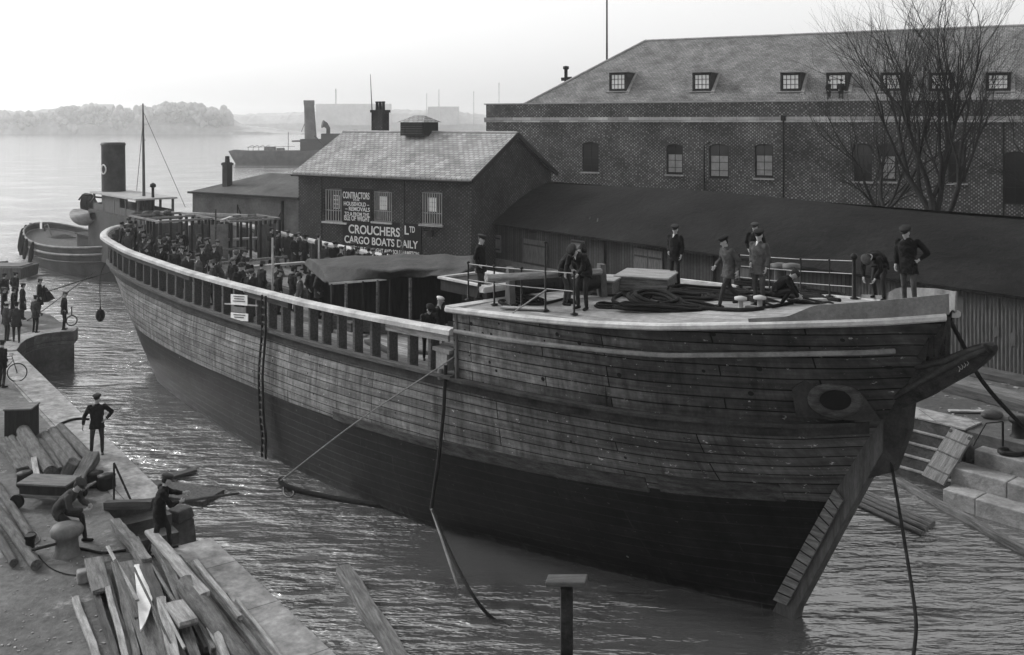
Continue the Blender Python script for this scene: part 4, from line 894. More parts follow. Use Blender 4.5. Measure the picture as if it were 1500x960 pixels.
# deckhouse frames aft
def frame_house(t0, t1, w0, w1, hgt, posts, nm, panel=True, dz=0):
    z0 = z_dk((t0+t1)/2)+.05; mb = MB()
    for a, b_ in (((t0, w0), (t1, w0)), ((t0, w1), (t1, w1)), ((t0, w0), (t0, w1)), ((t1, w0), (t1, w1)), (((t0+t1)/2, w0), ((t0+t1)/2, w1))): mb.bar(Ls(*a, z0+hgt), Ls(*b_, z0+hgt), .10, .09)
    f_ = mb.build(nm, M['wale_light'], ship); mb = MB()
    for i in range(posts+1):
        f = i/posts
        for w_ in (w0, w1): mb.bar(Ls(t0+(t1-t0)*f, w_, z0), Ls(t0+(t1-t0)*f, w_, z0+hgt-.06), .12, .12, (1, 0, 0))
        for t in (t0, t1): mb.bar(Ls(t, w0+(w1-w0)*f, z0), Ls(t, w0+(w1-w0)*f, z0+hgt-.06), .1, .1, (1, 0, 0))
    mb.build('frame_posts', M['dark_wood'], f_)
    if panel: mb = MB(); mb.bar(Ls(t0+.2, w1, z0+hgt*.5), Ls((t0+t1)/2, w1, z0+hgt*.5), .05, hgt*.9); mb.build('panel', M['mid_wood'], f_); mb = MB(); mb.bar(Ls(t1, w0+.2, z0+hgt*.45), Ls(t1, w0+1.2, z0+hgt*.45), .05, hgt*.85); mb.build('panel', M['mid_wood'], f_)
frame_house(-7.2, -3.2, -.3, 2.3, 2.1, 5, 'skylight_frame')
frame_house(-5.2, -2.6, -3.6, -1.0, 2.0, 5, 'deckhouse_frame')
mb = MB(); z0 = z_dk(-3); mb.bar(Ls(-2.7, -.9, z0+1.0), Ls(-2.7, .0, z0+1.0), .06, 2.0); mb.build('plank_door', M['wale_light'], ship)
mb = MB(); mb.bar(Ls(-6.8, -3.3, z0+2.0), Ls(-2.8, -.6, z0+2.15), .14, .12); mb.bar(Ls(-8.2, .4, z0+2.25), Ls(-5, -3, z0+2.1), .14, .12); mb.build('roof_beam', M['rail'], ship)
mb = MB()
for k in range(4): mb.ball(Ls(-7.6+k*.15, 1.9-k*.5, z0+2.3), .22, 8, (1, 1, .7))
mb.build('canvas_roll', M['mid_wood'], ship)
# hatch and low coamings on the main deck
mb = MB(); z0 = z_dk(6); mb.box((6, .3, z0+.25), (3.2, 2.6, .5)); hc = mb.build('hatch_coaming', M['timber_dark'], ship, .02)
mb = MB(); mb.box((6, .3, z0+.53), (3.0, 2.4, .06)); mb.build('hatch_cover', M['timber'], hc, .01)
# things lying about the deck and over it
def thing(mb, name, mat, label, cat, loc=(0, 0, 0), rz=0, group=None, bevel=0, rot=None):
    o_ = mb.build(name, M[mat] if isinstance(mat, str) else mat, None, bevel); o_.location = loc; o_.rotation_euler = rot if rot is not None else (0, 0, rz); return tag(o_, label, cat, group)
def along(p0, p1, name, wd, ht, mat, label, cat='timber', group=None, bevel=.01, roll=0, round_=False):
    """a beam with its own axis: local x from p0 to p1"""
    p0, p1 = Vector(p0), Vector(p1); d = p1-p0; L_ = d.length; mb = MB()
    if round_: mb.tube([(0, 0, 0), (L_*.3, 0, 0), (L_*.7, 0, 0), (L_, 0, 0)], [wd/2, wd/2*.98, wd/2*.95, wd/2*.9], 12); bevel = 0
    else:
        ns_ = max(2, int(L_/.35)); rj = random.Random(int(L_*1000)+int(wd*777)); jt = min(wd, ht)*.06; vs = []
        for i in range(ns_+1):
            x = L_*i/ns_; bo_ = jt*1.5*math.sin(i*.9+L_); ex = .03 if i in (0, ns_) else 0
            for sy, sz in ((-1, -1), (0, -1), (1, -1), (1, 0), (1, 1), (0, 1), (-1, 1), (-1, 0)): vs.append((x+rj.uniform(-1, 1)*ex, sy*wd/2+rj.uniform(-jt, jt)+bo_, sz*ht/2+rj.uniform(-jt, jt)*.7))
        mb.add(vs, [(i*8+k_, i*8+(k_+1) % 8, (i+1)*8+(k_+1) % 8, (i+1)*8+k_) for i in range(ns_) for k_ in range(8)]+[tuple(range(8))[::-1], tuple(ns_*8+q for q in range(8))])
    o_ = mb.build(name, M[mat], None, bevel); q = d.to_track_quat('X', 'Z'); o_.location = p0; o_.rotation_mode = 'XYZ'
    o_.rotation_euler = (q @ Matrix.Rotation(roll, 3, 'X').to_quaternion()).to_euler(); return tag(o_, label, cat, group)
def on_deck(px, py, zo=0.0):     # main deck point seen at a pixel
    z = 4.5
    for _ in range(8): v = P(px, py, z+zo); t = sloc(v)[0]; z = z_dk(max(-9, min(22, t)))
    return P(px, py, z+zo)
def on_fc(px, py, zo=0.0):
    z = 7
    for _ in range(12): v = P(px, py, z+zo); t = sloc(v)[0]; z = z_fc(max(21, min(34, t)))
    return P(px, py, z+zo+.04)
along(on_deck(250, 356, 1.1), on_deck(412, 347, 1.1), 'staging_plank', .35, .1, 'timber_pale', 'long pale staging plank crossing the after deck above the heads of the crowd', 'plank')
along(on_deck(368, 391, 1.0), on_deck(447, 385, 1.0), 'staging_plank', .35, .1, 'timber_pale', 'shorter pale plank amidships just left of the tarpaulin shelter', 'plank')
along(on_deck(262, 382, 1.0), on_deck(330, 380, 1.0), 'staging_plank', .2, .08, 'timber', 'narrow plank over the crowd between the deckhouse frames and the hatch', 'plank')
e = empty('staging_trestle', 'rough timber trestle carrying the staging planks aft on the main deck', 'trestle', S(.2, .2, z_dk(0)), sth_)
for (x, y) in ((-2, -1.5), (-2, 1.5), (2.2, -1.5), (2.2, 1.5)): mb = MB(); mb.bar((x, y, 0), (x, y*.7, 1.05), .12, .12); mb.build('leg', M['timber_dark'], e)
mb = MB(); mb.bar((-2, -1.6, 1.0), (-2, 1.6, 1.0), .12, .1); mb.bar((2.2, -1.6, 1.0), (2.2, 1.6, 1.0), .12, .1); mb.build('cross_beam', M['timber'], e)
# tarpaulin shelter
sh = empty('tarpaulin_shelter', 'dark shelter with sagging tarpaulin roof on thin posts in front of the forecastle', 'shelter', S(15, 0, 0), sth_)
Mi = Matrix.Rotation(-sth_, 3, 'Z'); so_ = S(15, 0, 0)
def shp(px, py, z): return Mi @ (P(px, py, z) - so_)
rows_ = [[(443, 385, 6.20), (452, 378, 6.55), (560, 372, 6.80), (640, 371, 6.9), (694, 374, 6.95)],
         [(455, 397, 6.2), (468, 387, 6.60), (573, 397, 6.75), (640, 393, 6.85), (692, 391, 6.9)],
         [(472, 411, 6.15), (482, 414, 6.20), (566, 407, 6.42), (625, 404, 6.62), (676, 401, 6.8)]]
G = [[shp(*q) for q in r_] for r_ in rows_]
mb = MB(); vs = []; rnd = random.Random(3); nu, nv = 32, 14
def gl(ar, f): f = min(f, len(ar)-1.0001); i_ = int(f); return ar[i_].lerp(ar[i_+1], f-i_)
for i in range(nu+1):
    for j in range(nv+1):
        col = [gl(r_, i/nu*4) for r_ in G]; v = gl(col, j/nv*2); v.z += rnd.uniform(-.012, .012)-.05*math.sin(i/nu*math.pi*5)**2*(1 if 0 < j < nv else 1.2); vs.append(v)
k = nv+1; mb.add(vs, [(i*k+j, i*k+j+1, (i+1)*k+j+1, (i+1)*k+j) for i in range(nu) for j in range(nv)], True)
ta = mb.build('tarpaulin', M['tarp'], sh); sd_ = ta.modifiers.new('thick', 'SOLIDIFY'); sd_.thickness = .03
z0 = z_dk(15); nr_ = G[2]
mb = MB(); mb.bar(nr_[1]-Vector((0, 0, .05)), nr_[2]-Vector((0, 0, .05)), .05, .07); mb.build('eave_pole', M['rail'], sh)
for i, f in enumerate((1.05, 1.3, 1.6, 1.85, 2.1, 2.6)):
    v = gl(nr_, f); p_ = MB(); p_.bar((v.x, v.y, z0), (v.x, v.y, v.z-.05), .08, .08, (1, 0, 0)); p_.build('post', M['timber'] if i in (1, 3, 5) else M['dark_wood'], sh)
def curtain(a_, b_, nm='canvas_side'):
    mb = MB(); a_ = a_.copy(); b_ = b_.copy(); mb.add([(a_.x, a_.y, z0+.02), (b_.x, b_.y, z0+.02), (b_.x, b_.y, b_.z-.04), (a_.x, a_.y, a_.z-.04)], [(0, 1, 2, 3)]); o_ = mb.build(nm, M['dark_wood'], sh); m_ = o_.modifiers.new('t', 'SOLIDIFY'); m_.thickness = .04
curtain(G[0][1], G[0][4]); curtain(G[0][4], G[1][4]); curtain(G[1][4], G[2][4])
v = gl(nr_, 1.05); w2 = gl(nr_, 2.4); mb = MB(); mb.bar((v.x, v.y, z0+.35), (w2.x, w2.y, z0+.35), .05, .5); mb.build('low_boarding', M['timber_dark'], sh)
# notices on the rail
nb = empty('notice_boards', 'two white printed notices hung one above the other on the near rail', 'notice', S(0, 0, 0), sth_)
for y0, y1, x0, x1 in ((431, 446, 338, 362), (449, 457, 339, 360), (458, 469, 338, 363)):
    c4 = []
    for px, py in ((x0, y1), (x1, y1+2), (x1, y0+2), (x0, y0)):
        t, z = keel_tz(px, py, hb(9, 5.2)+.14); c4.append(Ls(t, hb(9, 5.2)+.14, z))
    mb = MB(); mb.prism(c4, Ls(0, -.03, 0)); mb.build('notice', M['white_paint'] if y0 != 449 else M['grey_paint'], nb)
for yy, xa_, xb_ in ((434, 342, 358), (437.5, 343, 357), (441, 341, 359), (461, 342, 359), (464.5, 343, 357)):
    wq = hb(9, 5.2)+.155; a_ = keel_tz(xa_, yy, wq); b_ = keel_tz(xb_, yy+1, wq); mb = MB(); mb.bar(Ls(a_[0], wq, a_[1]), Ls(b_[0], wq, b_[1]), .01, .025); mb.build('printed_line', M['black_paint'], nb)
t, z = keel_tz(330, 445, hb(9, 5.2)+.1); t2, z2 = keel_tz(378, 448, hb(9, 5.2)+.1); mb = MB(); mb.bar(Ls(t, hb(9, 5.2)+.11, z), Ls(t2, hb(9, 5.2)+.11, z2), .04, .05); mb.build('batten', M['timber_pale'], nb)
# rope ladder hanging down the near side
e = empty('side_ladder', 'long dark ladder hanging from the rail down the near side to the water', 'ladder', S(11, 0, 0), sth_)
for dt in (-.14, .14):
    mb = MB(); pts = []
    for i in range(15): z = z_rail(11)-.1-(z_rail(11)-.2)*i/14; pts.append(Vector((dt, -(max(hb(11, z), hb(11, 4.4))+.22), z)))
    mb.tube(pts, .045, 6); mb.build('rail', M['dark_iron'], e)
for i in range(22): z = .25+i*.25; mb = MB(); mb.box((0, -(max(hb(11, z), hb(11, 4.4))+.22), z), (.3, .05, .045)); mb.build('rung', M['timber_dark'], e)
t_l, _ = keel_tz(388, 560, 4.5); e.location = S(t_l, 0, 0)

# forecastle gear ------------------------------------------------
def box_on(px, py, sx, sy, sz, rz, name, label, cat, mat='timber', top='timber_pale', group=None):
    v = on_fc(px, py); e_ = empty(name, label, cat, v, sth_+rz, group); mb = MB(); mb.box((0, 0, sz/2), (sx, sy, sz)); mb.build('body', M[mat], e_, .01)
    if top == 'open':      # open hatch: pale coaming, solid dark top painted for the shaded well
        for x, y, dx, dy in ((0, -sy/2, sx+.12, .14), (0, sy/2, sx+.12, .14), (-sx/2, 0, .14, sy-.14), (sx/2, 0, .14, sy-.14)): mb = MB(); mb.box((x, y, sz+.035), (dx, dy, .07)); mb.build('coaming', M['rail'], e_, .01)
        return e_
    mb = MB(); mb.box((0, 0, sz+.03), (sx+.1, sy+.1, .055)); mb.build('lid', M[top], e_, .01); return e_
box_on(872, 430, 1.3, 1.1, .42, .5, 'deck_locker', 'pale topped low hatch box on the foredeck, nearer of two', 'hatch box')
box_on(948, 424, 1.5, 1.5, .42, .5, 'deck_locker', 'pale topped square hatch box on the foredeck, farther of two', 'hatch box')
box_on(708, 428, 2.2, 1.5, .34, 0, 'companion_hatch', 'long open hatch with pale coaming beside the break of the forecastle', 'hatch', 'dark_wood', 'open')
v0 = on_fc(705, 395, .6); v1 = on_fc(850, 400, .75); along(on_fc(712, 408, .9), on_fc(880, 398, .75), 'spar', .2, .2, 'timber_pale', 'long pale spar lying on trestles across the foredeck', 'spar', round_=True)
along(on_fc(705, 425, .35), on_fc(835, 405, .35), 'squared_timber', .2, .16, 'rail', 'pale squared beam in front of the long spar on the foredeck', 'beam')
e = empty('windlass', 'dark timber windlass with iron pawl drum behind the stooping men', 'windlass', on_fc(815, 440), sth_+1.1)
mb = MB(); mb.tube([(-1.2, 0, .5), (-.9, 0, .5), (0, 0, .5), (.9, 0, .5), (1.2, 0, .5)], [.22, .3, .26, .3, .22], 10); mb.build('drum', M['dark_wood'], e)
for x in (-1.3, 1.3): mb = MB(); mb.prism([(x-.08, -.3, 0), (x-.08, .3, 0), (x-.08, .15, .95), (x-.08, -.15, .95)], (.16, 0, 0)); mb.build('bitt', M['mid_wood'], e)
def coil(px, py, r, turns, th, lab, seed, sq=.6, mat='cable', rz=None):
    rnd = random.Random(seed); v = on_fc(px, py); mb = MB(); pts = []
    for i in range(turns*16):
        a = 2*math.pi*i/16; k = i/(turns*16); rr_ = r*(1-.25*math.sin(k*7+seed)*.6)*(1-.35*((i//16) % 3)/3); pts.append((math.cos(a)*rr_*1.15, math.sin(a)*rr_*sq, th*.9+th*1.3*(i//48)+rnd.uniform(-.02, .02)+.02*math.sin(a*3)))
    mb.tube(pts, th*.72, 7); mb.v = [(v[0], v[1], v[2]*.72) for v in mb.v]; thing(mb, 'rope_coil', mat, lab, 'rope coil', v, sth_+(rz if rz is not None else rnd.uniform(-.6, .6)), 'heavy rope coils on the foredeck')
coil(960, 446, .95, 7, .085, 'biggest heap of dark heavy rope at the middle of the foredeck', 1)
coil(969, 457, 1.0, 4, .09, 'long flat coil of thick dark cable nearest the near edge of the foredeck', 2, .22, rz=.55)
coil(1010, 440, .8, 6, .08, 'heap of dark rope just behind the striding man on the foredeck', 3)
coil(1040, 430, .9, 4, .07, 'loose coil of dark rope by the far edge of the foredeck', 4, .5)
coil(770, 440, .6, 4, .06, 'small coil of dark rope by the stanchions at the after end of the foredeck', 5, .4)
coil(1150, 436, .8, 5, .07, 'coil of dark rope beside the crouching man near the bow', 6, .4)
coil(1110, 420, .7, 4, .07, 'coil of dark rope at the far rail behind the three men', 7, .4)
def loose(pxs, r, lab, mat='cable', fn=on_fc, dz=None, nm='loose_rope'):
    dz = dz if dz is not None else r; pts = [fn(px, py)+Vector((0, 0, dz)) for px, py in pxs]; out = []
    for i in range(len(pts)-1):
        p0, p1, p2, p3 = pts[max(i-1, 0)], pts[i], pts[i+1], pts[min(i+2, len(pts)-1)]
        for k in range(6):
            u = k/6; out.append(.5*((2*p1)+(p2-p0)*u+(2*p0-5*p1+4*p2-p3)*u*u+(3*p1-p0-3*p2+p3)*u**3))
    out.append(pts[-1]); c = out[0].copy(); mb = MB(); mb.tube([p_-c for p_ in out], r, 6); return thing(mb, nm, mat, lab, 'rope', c)
loose([(860, 433), (900, 436), (935, 432), (960, 428)], .05, 'dark rope trailing across the pale deck between the two hatch boxes')
loose([(925, 430), (900, 440), (905, 449), (935, 453), (965, 447), (1000, 452), (1040, 456), (1100, 458), (1160, 448)], .06, 'long snaking dark rope running forward along the near side of the foredeck')
loose([(1060, 425), (1100, 432), (1140, 428), (1190, 437), (1230, 443)], .05, 'dark rope running along the far side towards the bow')
loose([(1080, 412), (1120, 420), (1150, 415), (1180, 424)], .05, 'short dark rope by the far bollards')
loose([(750, 445), (790, 448), (830, 440), (845, 447)], .04, 'dark rope trailing past the feet of the stanchions')
for i, (a_, b_, lab) in enumerate((((1075, 428), (1150, 430), 'pale plank lying on the foredeck behind the striding man'), ((1110, 421), (1170, 428), 'pale plank lying on the foredeck nearest the far bollards'), ((1150, 441), (1225, 440), 'pale plank lying on the foredeck beside the stooping man near the bow'), ((735, 452), (800, 455), 'plank lying flat inside the stanchions at the after end of the foredeck'))):
    along(on_fc(*a_)+Vector((0, 0, .03)), on_fc(*b_)+Vector((0, 0, .03)), 'loose_plank', .2, .05, 'timber_pale', lab, 'plank', 'loose planks on the foredeck')
for i, (px, py, r, tn, th, sq) in enumerate(((905, 452, .55, 4, .055, .35), (1030, 452, .6, 4, .06, .35), (1075, 440, .7, 5, .06, .5), (1125, 446, .55, 4, .05, .4), (1185, 446, .5, 4, .05, .4), (930, 437, .5, 4, .055, .5), (1205, 430, .6, 3, .05, .4), (1000, 425, .6, 4, .06, .4), (745, 446, .45, 3, .045, .4))):
    coil(px, py, r, tn, th, ('small dark coil nearest the edge left of the long flat coil', 'small dark coil at the right end of the long flat coil', 'dark coil under the feet of the striding man', 'dark coil just left of the crouching man', 'small dark coil behind the bow board', 'small dark coil between hatch box and big heap', 'loose dark coil at the far side near the stooping man', 'dark coil at the feet of the man by the hatch box', 'small dark coil beside the leftmost stanchions')[i], 20+i, sq)
# iron cleats along the near edge
for px, py, lab in ((1085, 456, 'pale double bollard on the near edge of the foredeck, the after one'), (1113, 455, 'pale double bollard on the near edge where the bow board begins')):
    v = on_fc(px, py); e_ = empty('mooring_bitts', lab, 'bollard', v, sth_, 'small mooring bitts on the foredeck')
    mb = MB(); mb.box((0, 0, .04), (.7, .22, .08)); mb.build('base_plate', M['timber_pale'], e_, .01); mb = MB(); mb.lathe([(.06, .08), (.06, .25), (.15, .27), (.15, .33), (.05, .36)], (0, 0, 0), 12); mb.build('bollard_head', M['rail'], e_)
for px, py, lab in ((1142, 424, 'left of two grey mushroom bollards at the far rail'), (1160, 425, 'right of two grey mushroom bollards at the far rail')):
    v = on_fc(px, py); mb = MB(); mb.lathe([(.16, 0), (.15, .55), (.26, .6), (.26, .7), (.1, .74)], n=14); thing(mb, 'deck_bollard', 'grey_paint', lab, 'bollard', v, 0, 'mushroom bollards on the foredeck')
def stanch(v, h_, r=.022, nm='stanchion', par=None): mb = MB(); mb.lathe([(.1, 0), (.1, .03), (r*1.3, .05), (r, h_-.03)], (v.x, v.y, v.z), 8); mb.ball((v.x, v.y, v.z+h_), r*2, 8); return mb.build(nm, M['dark_iron'], par)
rl = empty('deck_railing', 'iron stanchions with thin rails on the near edge of the foredeck by its break', 'railing', (0, 0, 0))
bp = [on_fc(px, py) for px, py in ((686, 440), (724, 447), (764, 452), (799, 456), (841, 461))]; rl.location = bp[0]
for i, v in enumerate(bp): stanch(v-bp[0], 1.05 if i != 3 else 1.75, par=rl)
for f in (.98, .55):
    mb = MB(); mb.tube([v-bp[0]+Vector((0, 0, f*1.04)) for v in bp], .014, 5, smooth=True); mb.build('hand_rail', M['lead'], rl)
rl = empty('deck_railing', 'iron railing with thicker end post on the far edge of the foredeck near the bow', 'railing', (0, 0, 0))
fp = [S(t, -(hb(t, z_fc(t))-.15), z_fc(t)) for t in (25.9, 27.1, 28.3, 29.4, 30.3)]; rl.location = fp[0]
for i, v in enumerate(fp): stanch(v-fp[0], .95 if i < 4 else 1.05, .02 if i < 4 else .045, par=rl)
for f in (.94, .62, .3): mb = MB(); mb.tube([v-fp[0]+Vector((0, 0, f)) for v in fp], .013, 5); mb.build('hand_rail', M['lead'], rl)

# ropes and hanging gear
def rope_pts(pts, r, name, label, mat='rope', sag=None):
    pts = [Vector(p_) for p_ in pts]; out = []
    for i in range(len(pts)-1):
        p0, p1, p2, p3 = pts[max(i-1, 0)], pts[i], pts[i+1], pts[min(i+2, len(pts)-1)]
        for k in range(8): u = k/8; out.append(.5*((2*p1)+(p2-p0)*u+(2*p0-5*p1+4*p2-p3)*u*u+(3*p1-p0-3*p2+p3)*u**3))
    out.append(pts[-1]); c = out[0].copy(); mb = MB(); mb.tube([p_-c for p_ in out], r, 6); return thing(mb, name, mat, label, 'rope', c)
blk = PY(654, 527, 27.0)
mb = MB(); mb.box((0, 0, 0), (.5, .35, .5)); mb.box((0, -.05, .28), (.75, .3, .1)); mb.tube([(0, -.2, -.2), (0, -.2, -.5)], .08, 8); thing(mb, 'fender_block', 'wale_light', 'pale wooden snatch block lashed at the deck edge below the end of the near rail', 'block', blk, sth_)
hp = empty('hanging_hose', 'dark hose dropping straight down the near side from the pale block', 'hose', blk)
rel = lambda v: Vector(v)-blk
mb = MB(); mb.tube([rel(PY(653, 535, 26.7)), rel(PY(650, 600, 26.6)), rel(PY(643, 670, 26.5)), rel(PY(634, 730, 26.4)), rel(PY(632, 747, 26.4))], .05, 8); mb.build('hose_pipe', M['dark_iron'], hp)
along(PY(632, 745, 26.4), PY(672, 864, 23.6), 'boat_hook', .07, .07, 'timber', 'thin pole slanting from the hanging hose down to the water', 'pole', round_=True)
rope_pts([PY(634, 748, 26.3), PY(655, 800, 25), PY(690, 868, 23.4), PY(720, 905, 23.2), P(748, 918, -.02)], .045, 'trailing_rope', 'dark rope curving from the hanging hose down into the water in front of the hull')
rope_pts([P(410, 702, .25), P(418, 712, .12), P(470, 726, .05), P(560, 741, .06), P(640, 746, .1), P(700, 750, .02)], .08, 'floating_boom', 'thick dark boom rope floating along the waterline of the near side', 'rope')
rope_pts([P(411, 704, .3), PY(520, 620, 27.6), PY(655, 530, 26.6), PY(735, 470, 26.2), on_fc(800, 425, 1.0)], .018, 'thin_hawser', 'thin pale line rising from the floating boom past the block to the foredeck', 'rope_pale')
rope_pts([P(415, 705, .2), P(424, 712, .05), P(430, 722, .04), P(424, 728, .03), P(416, 724, .04), P(415, 714, .1)], .018, 'rope_loop', 'small pale rope loop at the end of the floating boom', 'rope_pale')
rope_pts([S(-8.6, 2.6, 4.9), PY(148, 400, S(-8.6, 2.6, 0).y-.1), PY(147, 452, S(-8.6, 2.6, 0).y-.15)], .02, 'fender_lanyard', 'thin line hanging from the stern with a round fender at its end')
ff = PY(147, 462, S(-8.6, 2.6, 0).y-.15); mb = MB(); mb.ball((0, 0, 0), .27, 14, (.85, .85, 1.25)); mb.tube([(0, 0, .3), (0, 0, .42)], .05, 8); thing(mb, 'rope_fender', 'rope', 'dark round rope fender hanging below the ship stern', 'fender', ff)
tt, zz = keel_tz(1380, 448); tp = S(tt, 0, zz)
rope_pts([tp, PY(1408, 500, 22), PY(1440, 560, 24), PY(1500, 625, 26.5), PY(1560, 668, 28)], .055, 'bow_hawser', 'thick dark hawser running from the stem head down to the dockside at right')
tt, zz = keel_tz(1308, 672); 
rope_pts([S(tt, .1, zz), PY(1316, 740, 20.8), PY(1326, 800, 20), PY(1337, 870, 19.2), PY(1342, 920, 18.6), PY(1336, 975, 18.2)], .035, 'anchor_line', 'dark line hanging from under the beakhead into the water at lower right')
rope_pts([P(56, 430, 1.9), PY(80, 424, 49), PY(130, 408, 60), S(-9, -1, 4.6)], .03, 'mooring_line', 'upper mooring line from the pier towards the tug and stern')
rope_pts([P(40, 470, 2.6), PY(70, 450, 50), PY(110, 420, 58), PY(140, 398, 64)], .02, 'mooring_line', 'lower thinner mooring line from the pier towards the tug')

# ------------------------------------------------------------------ tug beside the stern
tg_b = P(44, 377, 0); tdir = (P(146, 419, 0)-P(75, 391, 0)); tdir.z = 0; tdir.normalize(); tth = math.atan2(tdir.y, tdir.x)
tg = empty('steam_tug', 'steam tug with tall dark funnel and rope fenders beyond the ship stern', 'tug', P(60, 366, 0), tth)
TL, TW = 24.0, 3.3
def thb(x): u = x/TL; return TW*max(.03, (math.sin(math.pi*min(1, max(0, u*1.0)))**.45 if u < .5 else math.sin(math.pi*min(1, u))**.6))
def tz(x): return 1.9+.9*abs(x/TL-.45)**2*3
mb = MB(); xs = [TL*(.5-.5*math.cos(math.pi*i/40)) for i in range(41)]; vs = []
for x in xs:
    for s, zf_, k in ((1, -.6, .75), (1, .4, .93), (1, tz(x), 1.0), (-1, tz(x), 1.0), (-1, .4, .93), (-1, -.6, .75)): vs.append((x, s*thb(x)*k, zf_))
mb.add(vs, [((i)*6+j, (i)*6+j+1, (i+1)*6+j+1, (i+1)*6+j) for i in range(40) for j in (0, 1, 3, 4)], True)
M['tug_hull'] = m_plain('tug_hull', .06, .7, .8, .4, .3); M['tug_light'] = m_plain('tug_light', .19, .7, 1.5, .3, .3)
th_ = mb.build('hull', M['tug_hull'], tg)
mb = MB(); vs = []
for x in xs: vs += [(x, thb(x)*.97, tz(x)-.55), (x, -thb(x)*.97, tz(x)-.55)]
mb.add(vs, [(2*i, 2*i+1, 2*i+3, 2*i+2) for i in range(40)]); mb.build('deck', M['timber_dark'], tg)
for zo, r, mt in ((0, .09, 'tug_light'), (-.55, .1, 'tug_light'), (-1.1, .08, 'tug_hull')):
    for s in (1, -1): mb = MB(); mb.tube([(x, s*(thb(x)+.02)*(1 if zo > -1 else .97), tz(x)+zo) for x in xs], r, 6); mb.build('rubbing_band' if zo else 'bulwark_rail', M[mt], tg)
rnd = random.Random(5)
for i, x in enumerate((.35, 1.2, 2.8, 4.6, 6.6, 8.8, 11)):
    mb = MB(); y = -(thb(x)+.15); q = [(x+rnd.uniform(-.1, .1)-k*.1, y-(.03*k), tz(x)+.1-k*.42) for k in range(5)]; mb.tube(q, [.1, .17, .2, .2, .12], 8); mb.build('rope_fender', M['rope'], tg)
def ty(px, yl=0.0):   # x along the tug of a pixel column
    k = (px-CX)/F; nn = Vector((-tdir.y, tdir.x, 0)); o_ = tg.location+nn*yl; return (k*o_.y-o_.x)/(tdir.x-k*tdir.y)
def tzz(px, py, yl=0.0): x = ty(px, yl); nn = Vector((-tdir.y, tdir.x, 0)); return H-(py-YH)*(tg.location+nn*yl+tdir*x).y/F
xf = ty(168); zt = tzz(165, 209); mb = MB(); rr_ = 16.5*(tg.location+tdir*xf).y/F
mb.lathe([(rr_*1.02, 1.2), (rr_, zt-.25), (rr_*1.06, zt-.2), (rr_*1.06, zt-.08), (rr_, zt-.06), (rr_, zt), (rr_-.08, zt), (rr_-.08, zt-.6)], (0, 0, 0), 20); mb.v = [(v[0]+xf-(v[2]-1.2)*.04, v[1], v[2]) for v in mb.v]
M['funnel'] = m_plain('funnel', .075, .6, .7, .4, .1); fu = mb.build('funnel', M['funnel'], tg)
mb = MB(); za = tzz(150, 246); ang = math.atan2(-tg.location.y, -tg.location.x)-tth
for k in range(17):
    pass
ac = math.atan2(-(tg.location.y+tdir.y*xf), -(tg.location.x+tdir.x*xf)) - tth - .95
pts = []
for k in range(17):
    a = 2*math.pi*k/16; aa = ac+math.cos(a)*.26/rr_; pts.append((xf-(za-1.2)*.04+math.cos(aa)*(rr_+.02), math.sin(aa)*(rr_+.02), za+math.sin(a)*.34))
mb.tube(pts, .055, 6); mb.build('funnel_ring_emblem', M['white_paint'], fu)
xw0, xw1 = ty(162, 0), ty(228, 0); zb_, zt_ = 1.5, tzz(195, 287)
mb = MB(); mb.box(((xw0+xw1)/2+.3, 0, (1.4+tzz(195, 312))/2), (xw1-xw0+1.5, 3.0, tzz(195, 312)-1.4)); mb.build('deckhouse', M['tug_hull'], tg)
mb = MB(); xm = (xw0+xw1)/2; lw = (xw1-xw0); zl = tzz(195, 312)
for x in np.linspace(xw0, xw1, 5):
    for y in (-1.2, 1.2): mb.box((x, y, (zl+zt_)/2), (.14, .14, zt_-zl))
for y in (-1.2, 1.2): mb.box((xm, y, zl+.25), (lw, .08, .5)); mb.box((xw0+lw*.42, y*1.01, (zl+zt_)/2), (lw*.4, .07, zt_-zl))
for x in (xw0, xw1): mb.box((x, 0, zl+.25), (.08, 2.4, .5))
wh = mb.build('wheelhouse', M['mid_wood'], tg); mb = MB(); mb.box((xm, 0, zt_+.05), (lw+.4, 2.9, .12)); mb.build('wheelhouse_roof', M['lead'], wh)
xm_ = ty(212); zt = tzz(207, 152); mb = MB(); mb.lathe([(.13, 1), (.1, zt*.7), (.05, zt)], (0, 0, 0), 8); mb.v = [(v[0]+xm_-(v[2]-1)*.03, v[1], v[2]) for v in mb.v]; mb.tube([(xm_-.5, 0, zt*.8), (xm_+.1, 0, zt*.8)], .03, 5); mb.build('mast', M['mid_wood'], tg)
mb = MB(); mb.tube([(xm_-zt*.03, 0, zt-.5), (ty(250), 1, tzz(250, 305))], .02, 4); mb.tube([(xm_-zt*.03, 0, zt-1.5), (ty(190), .5, tzz(190, 260)-1)], .02, 4); mb.build('stay', M['dark_iron'], tg)
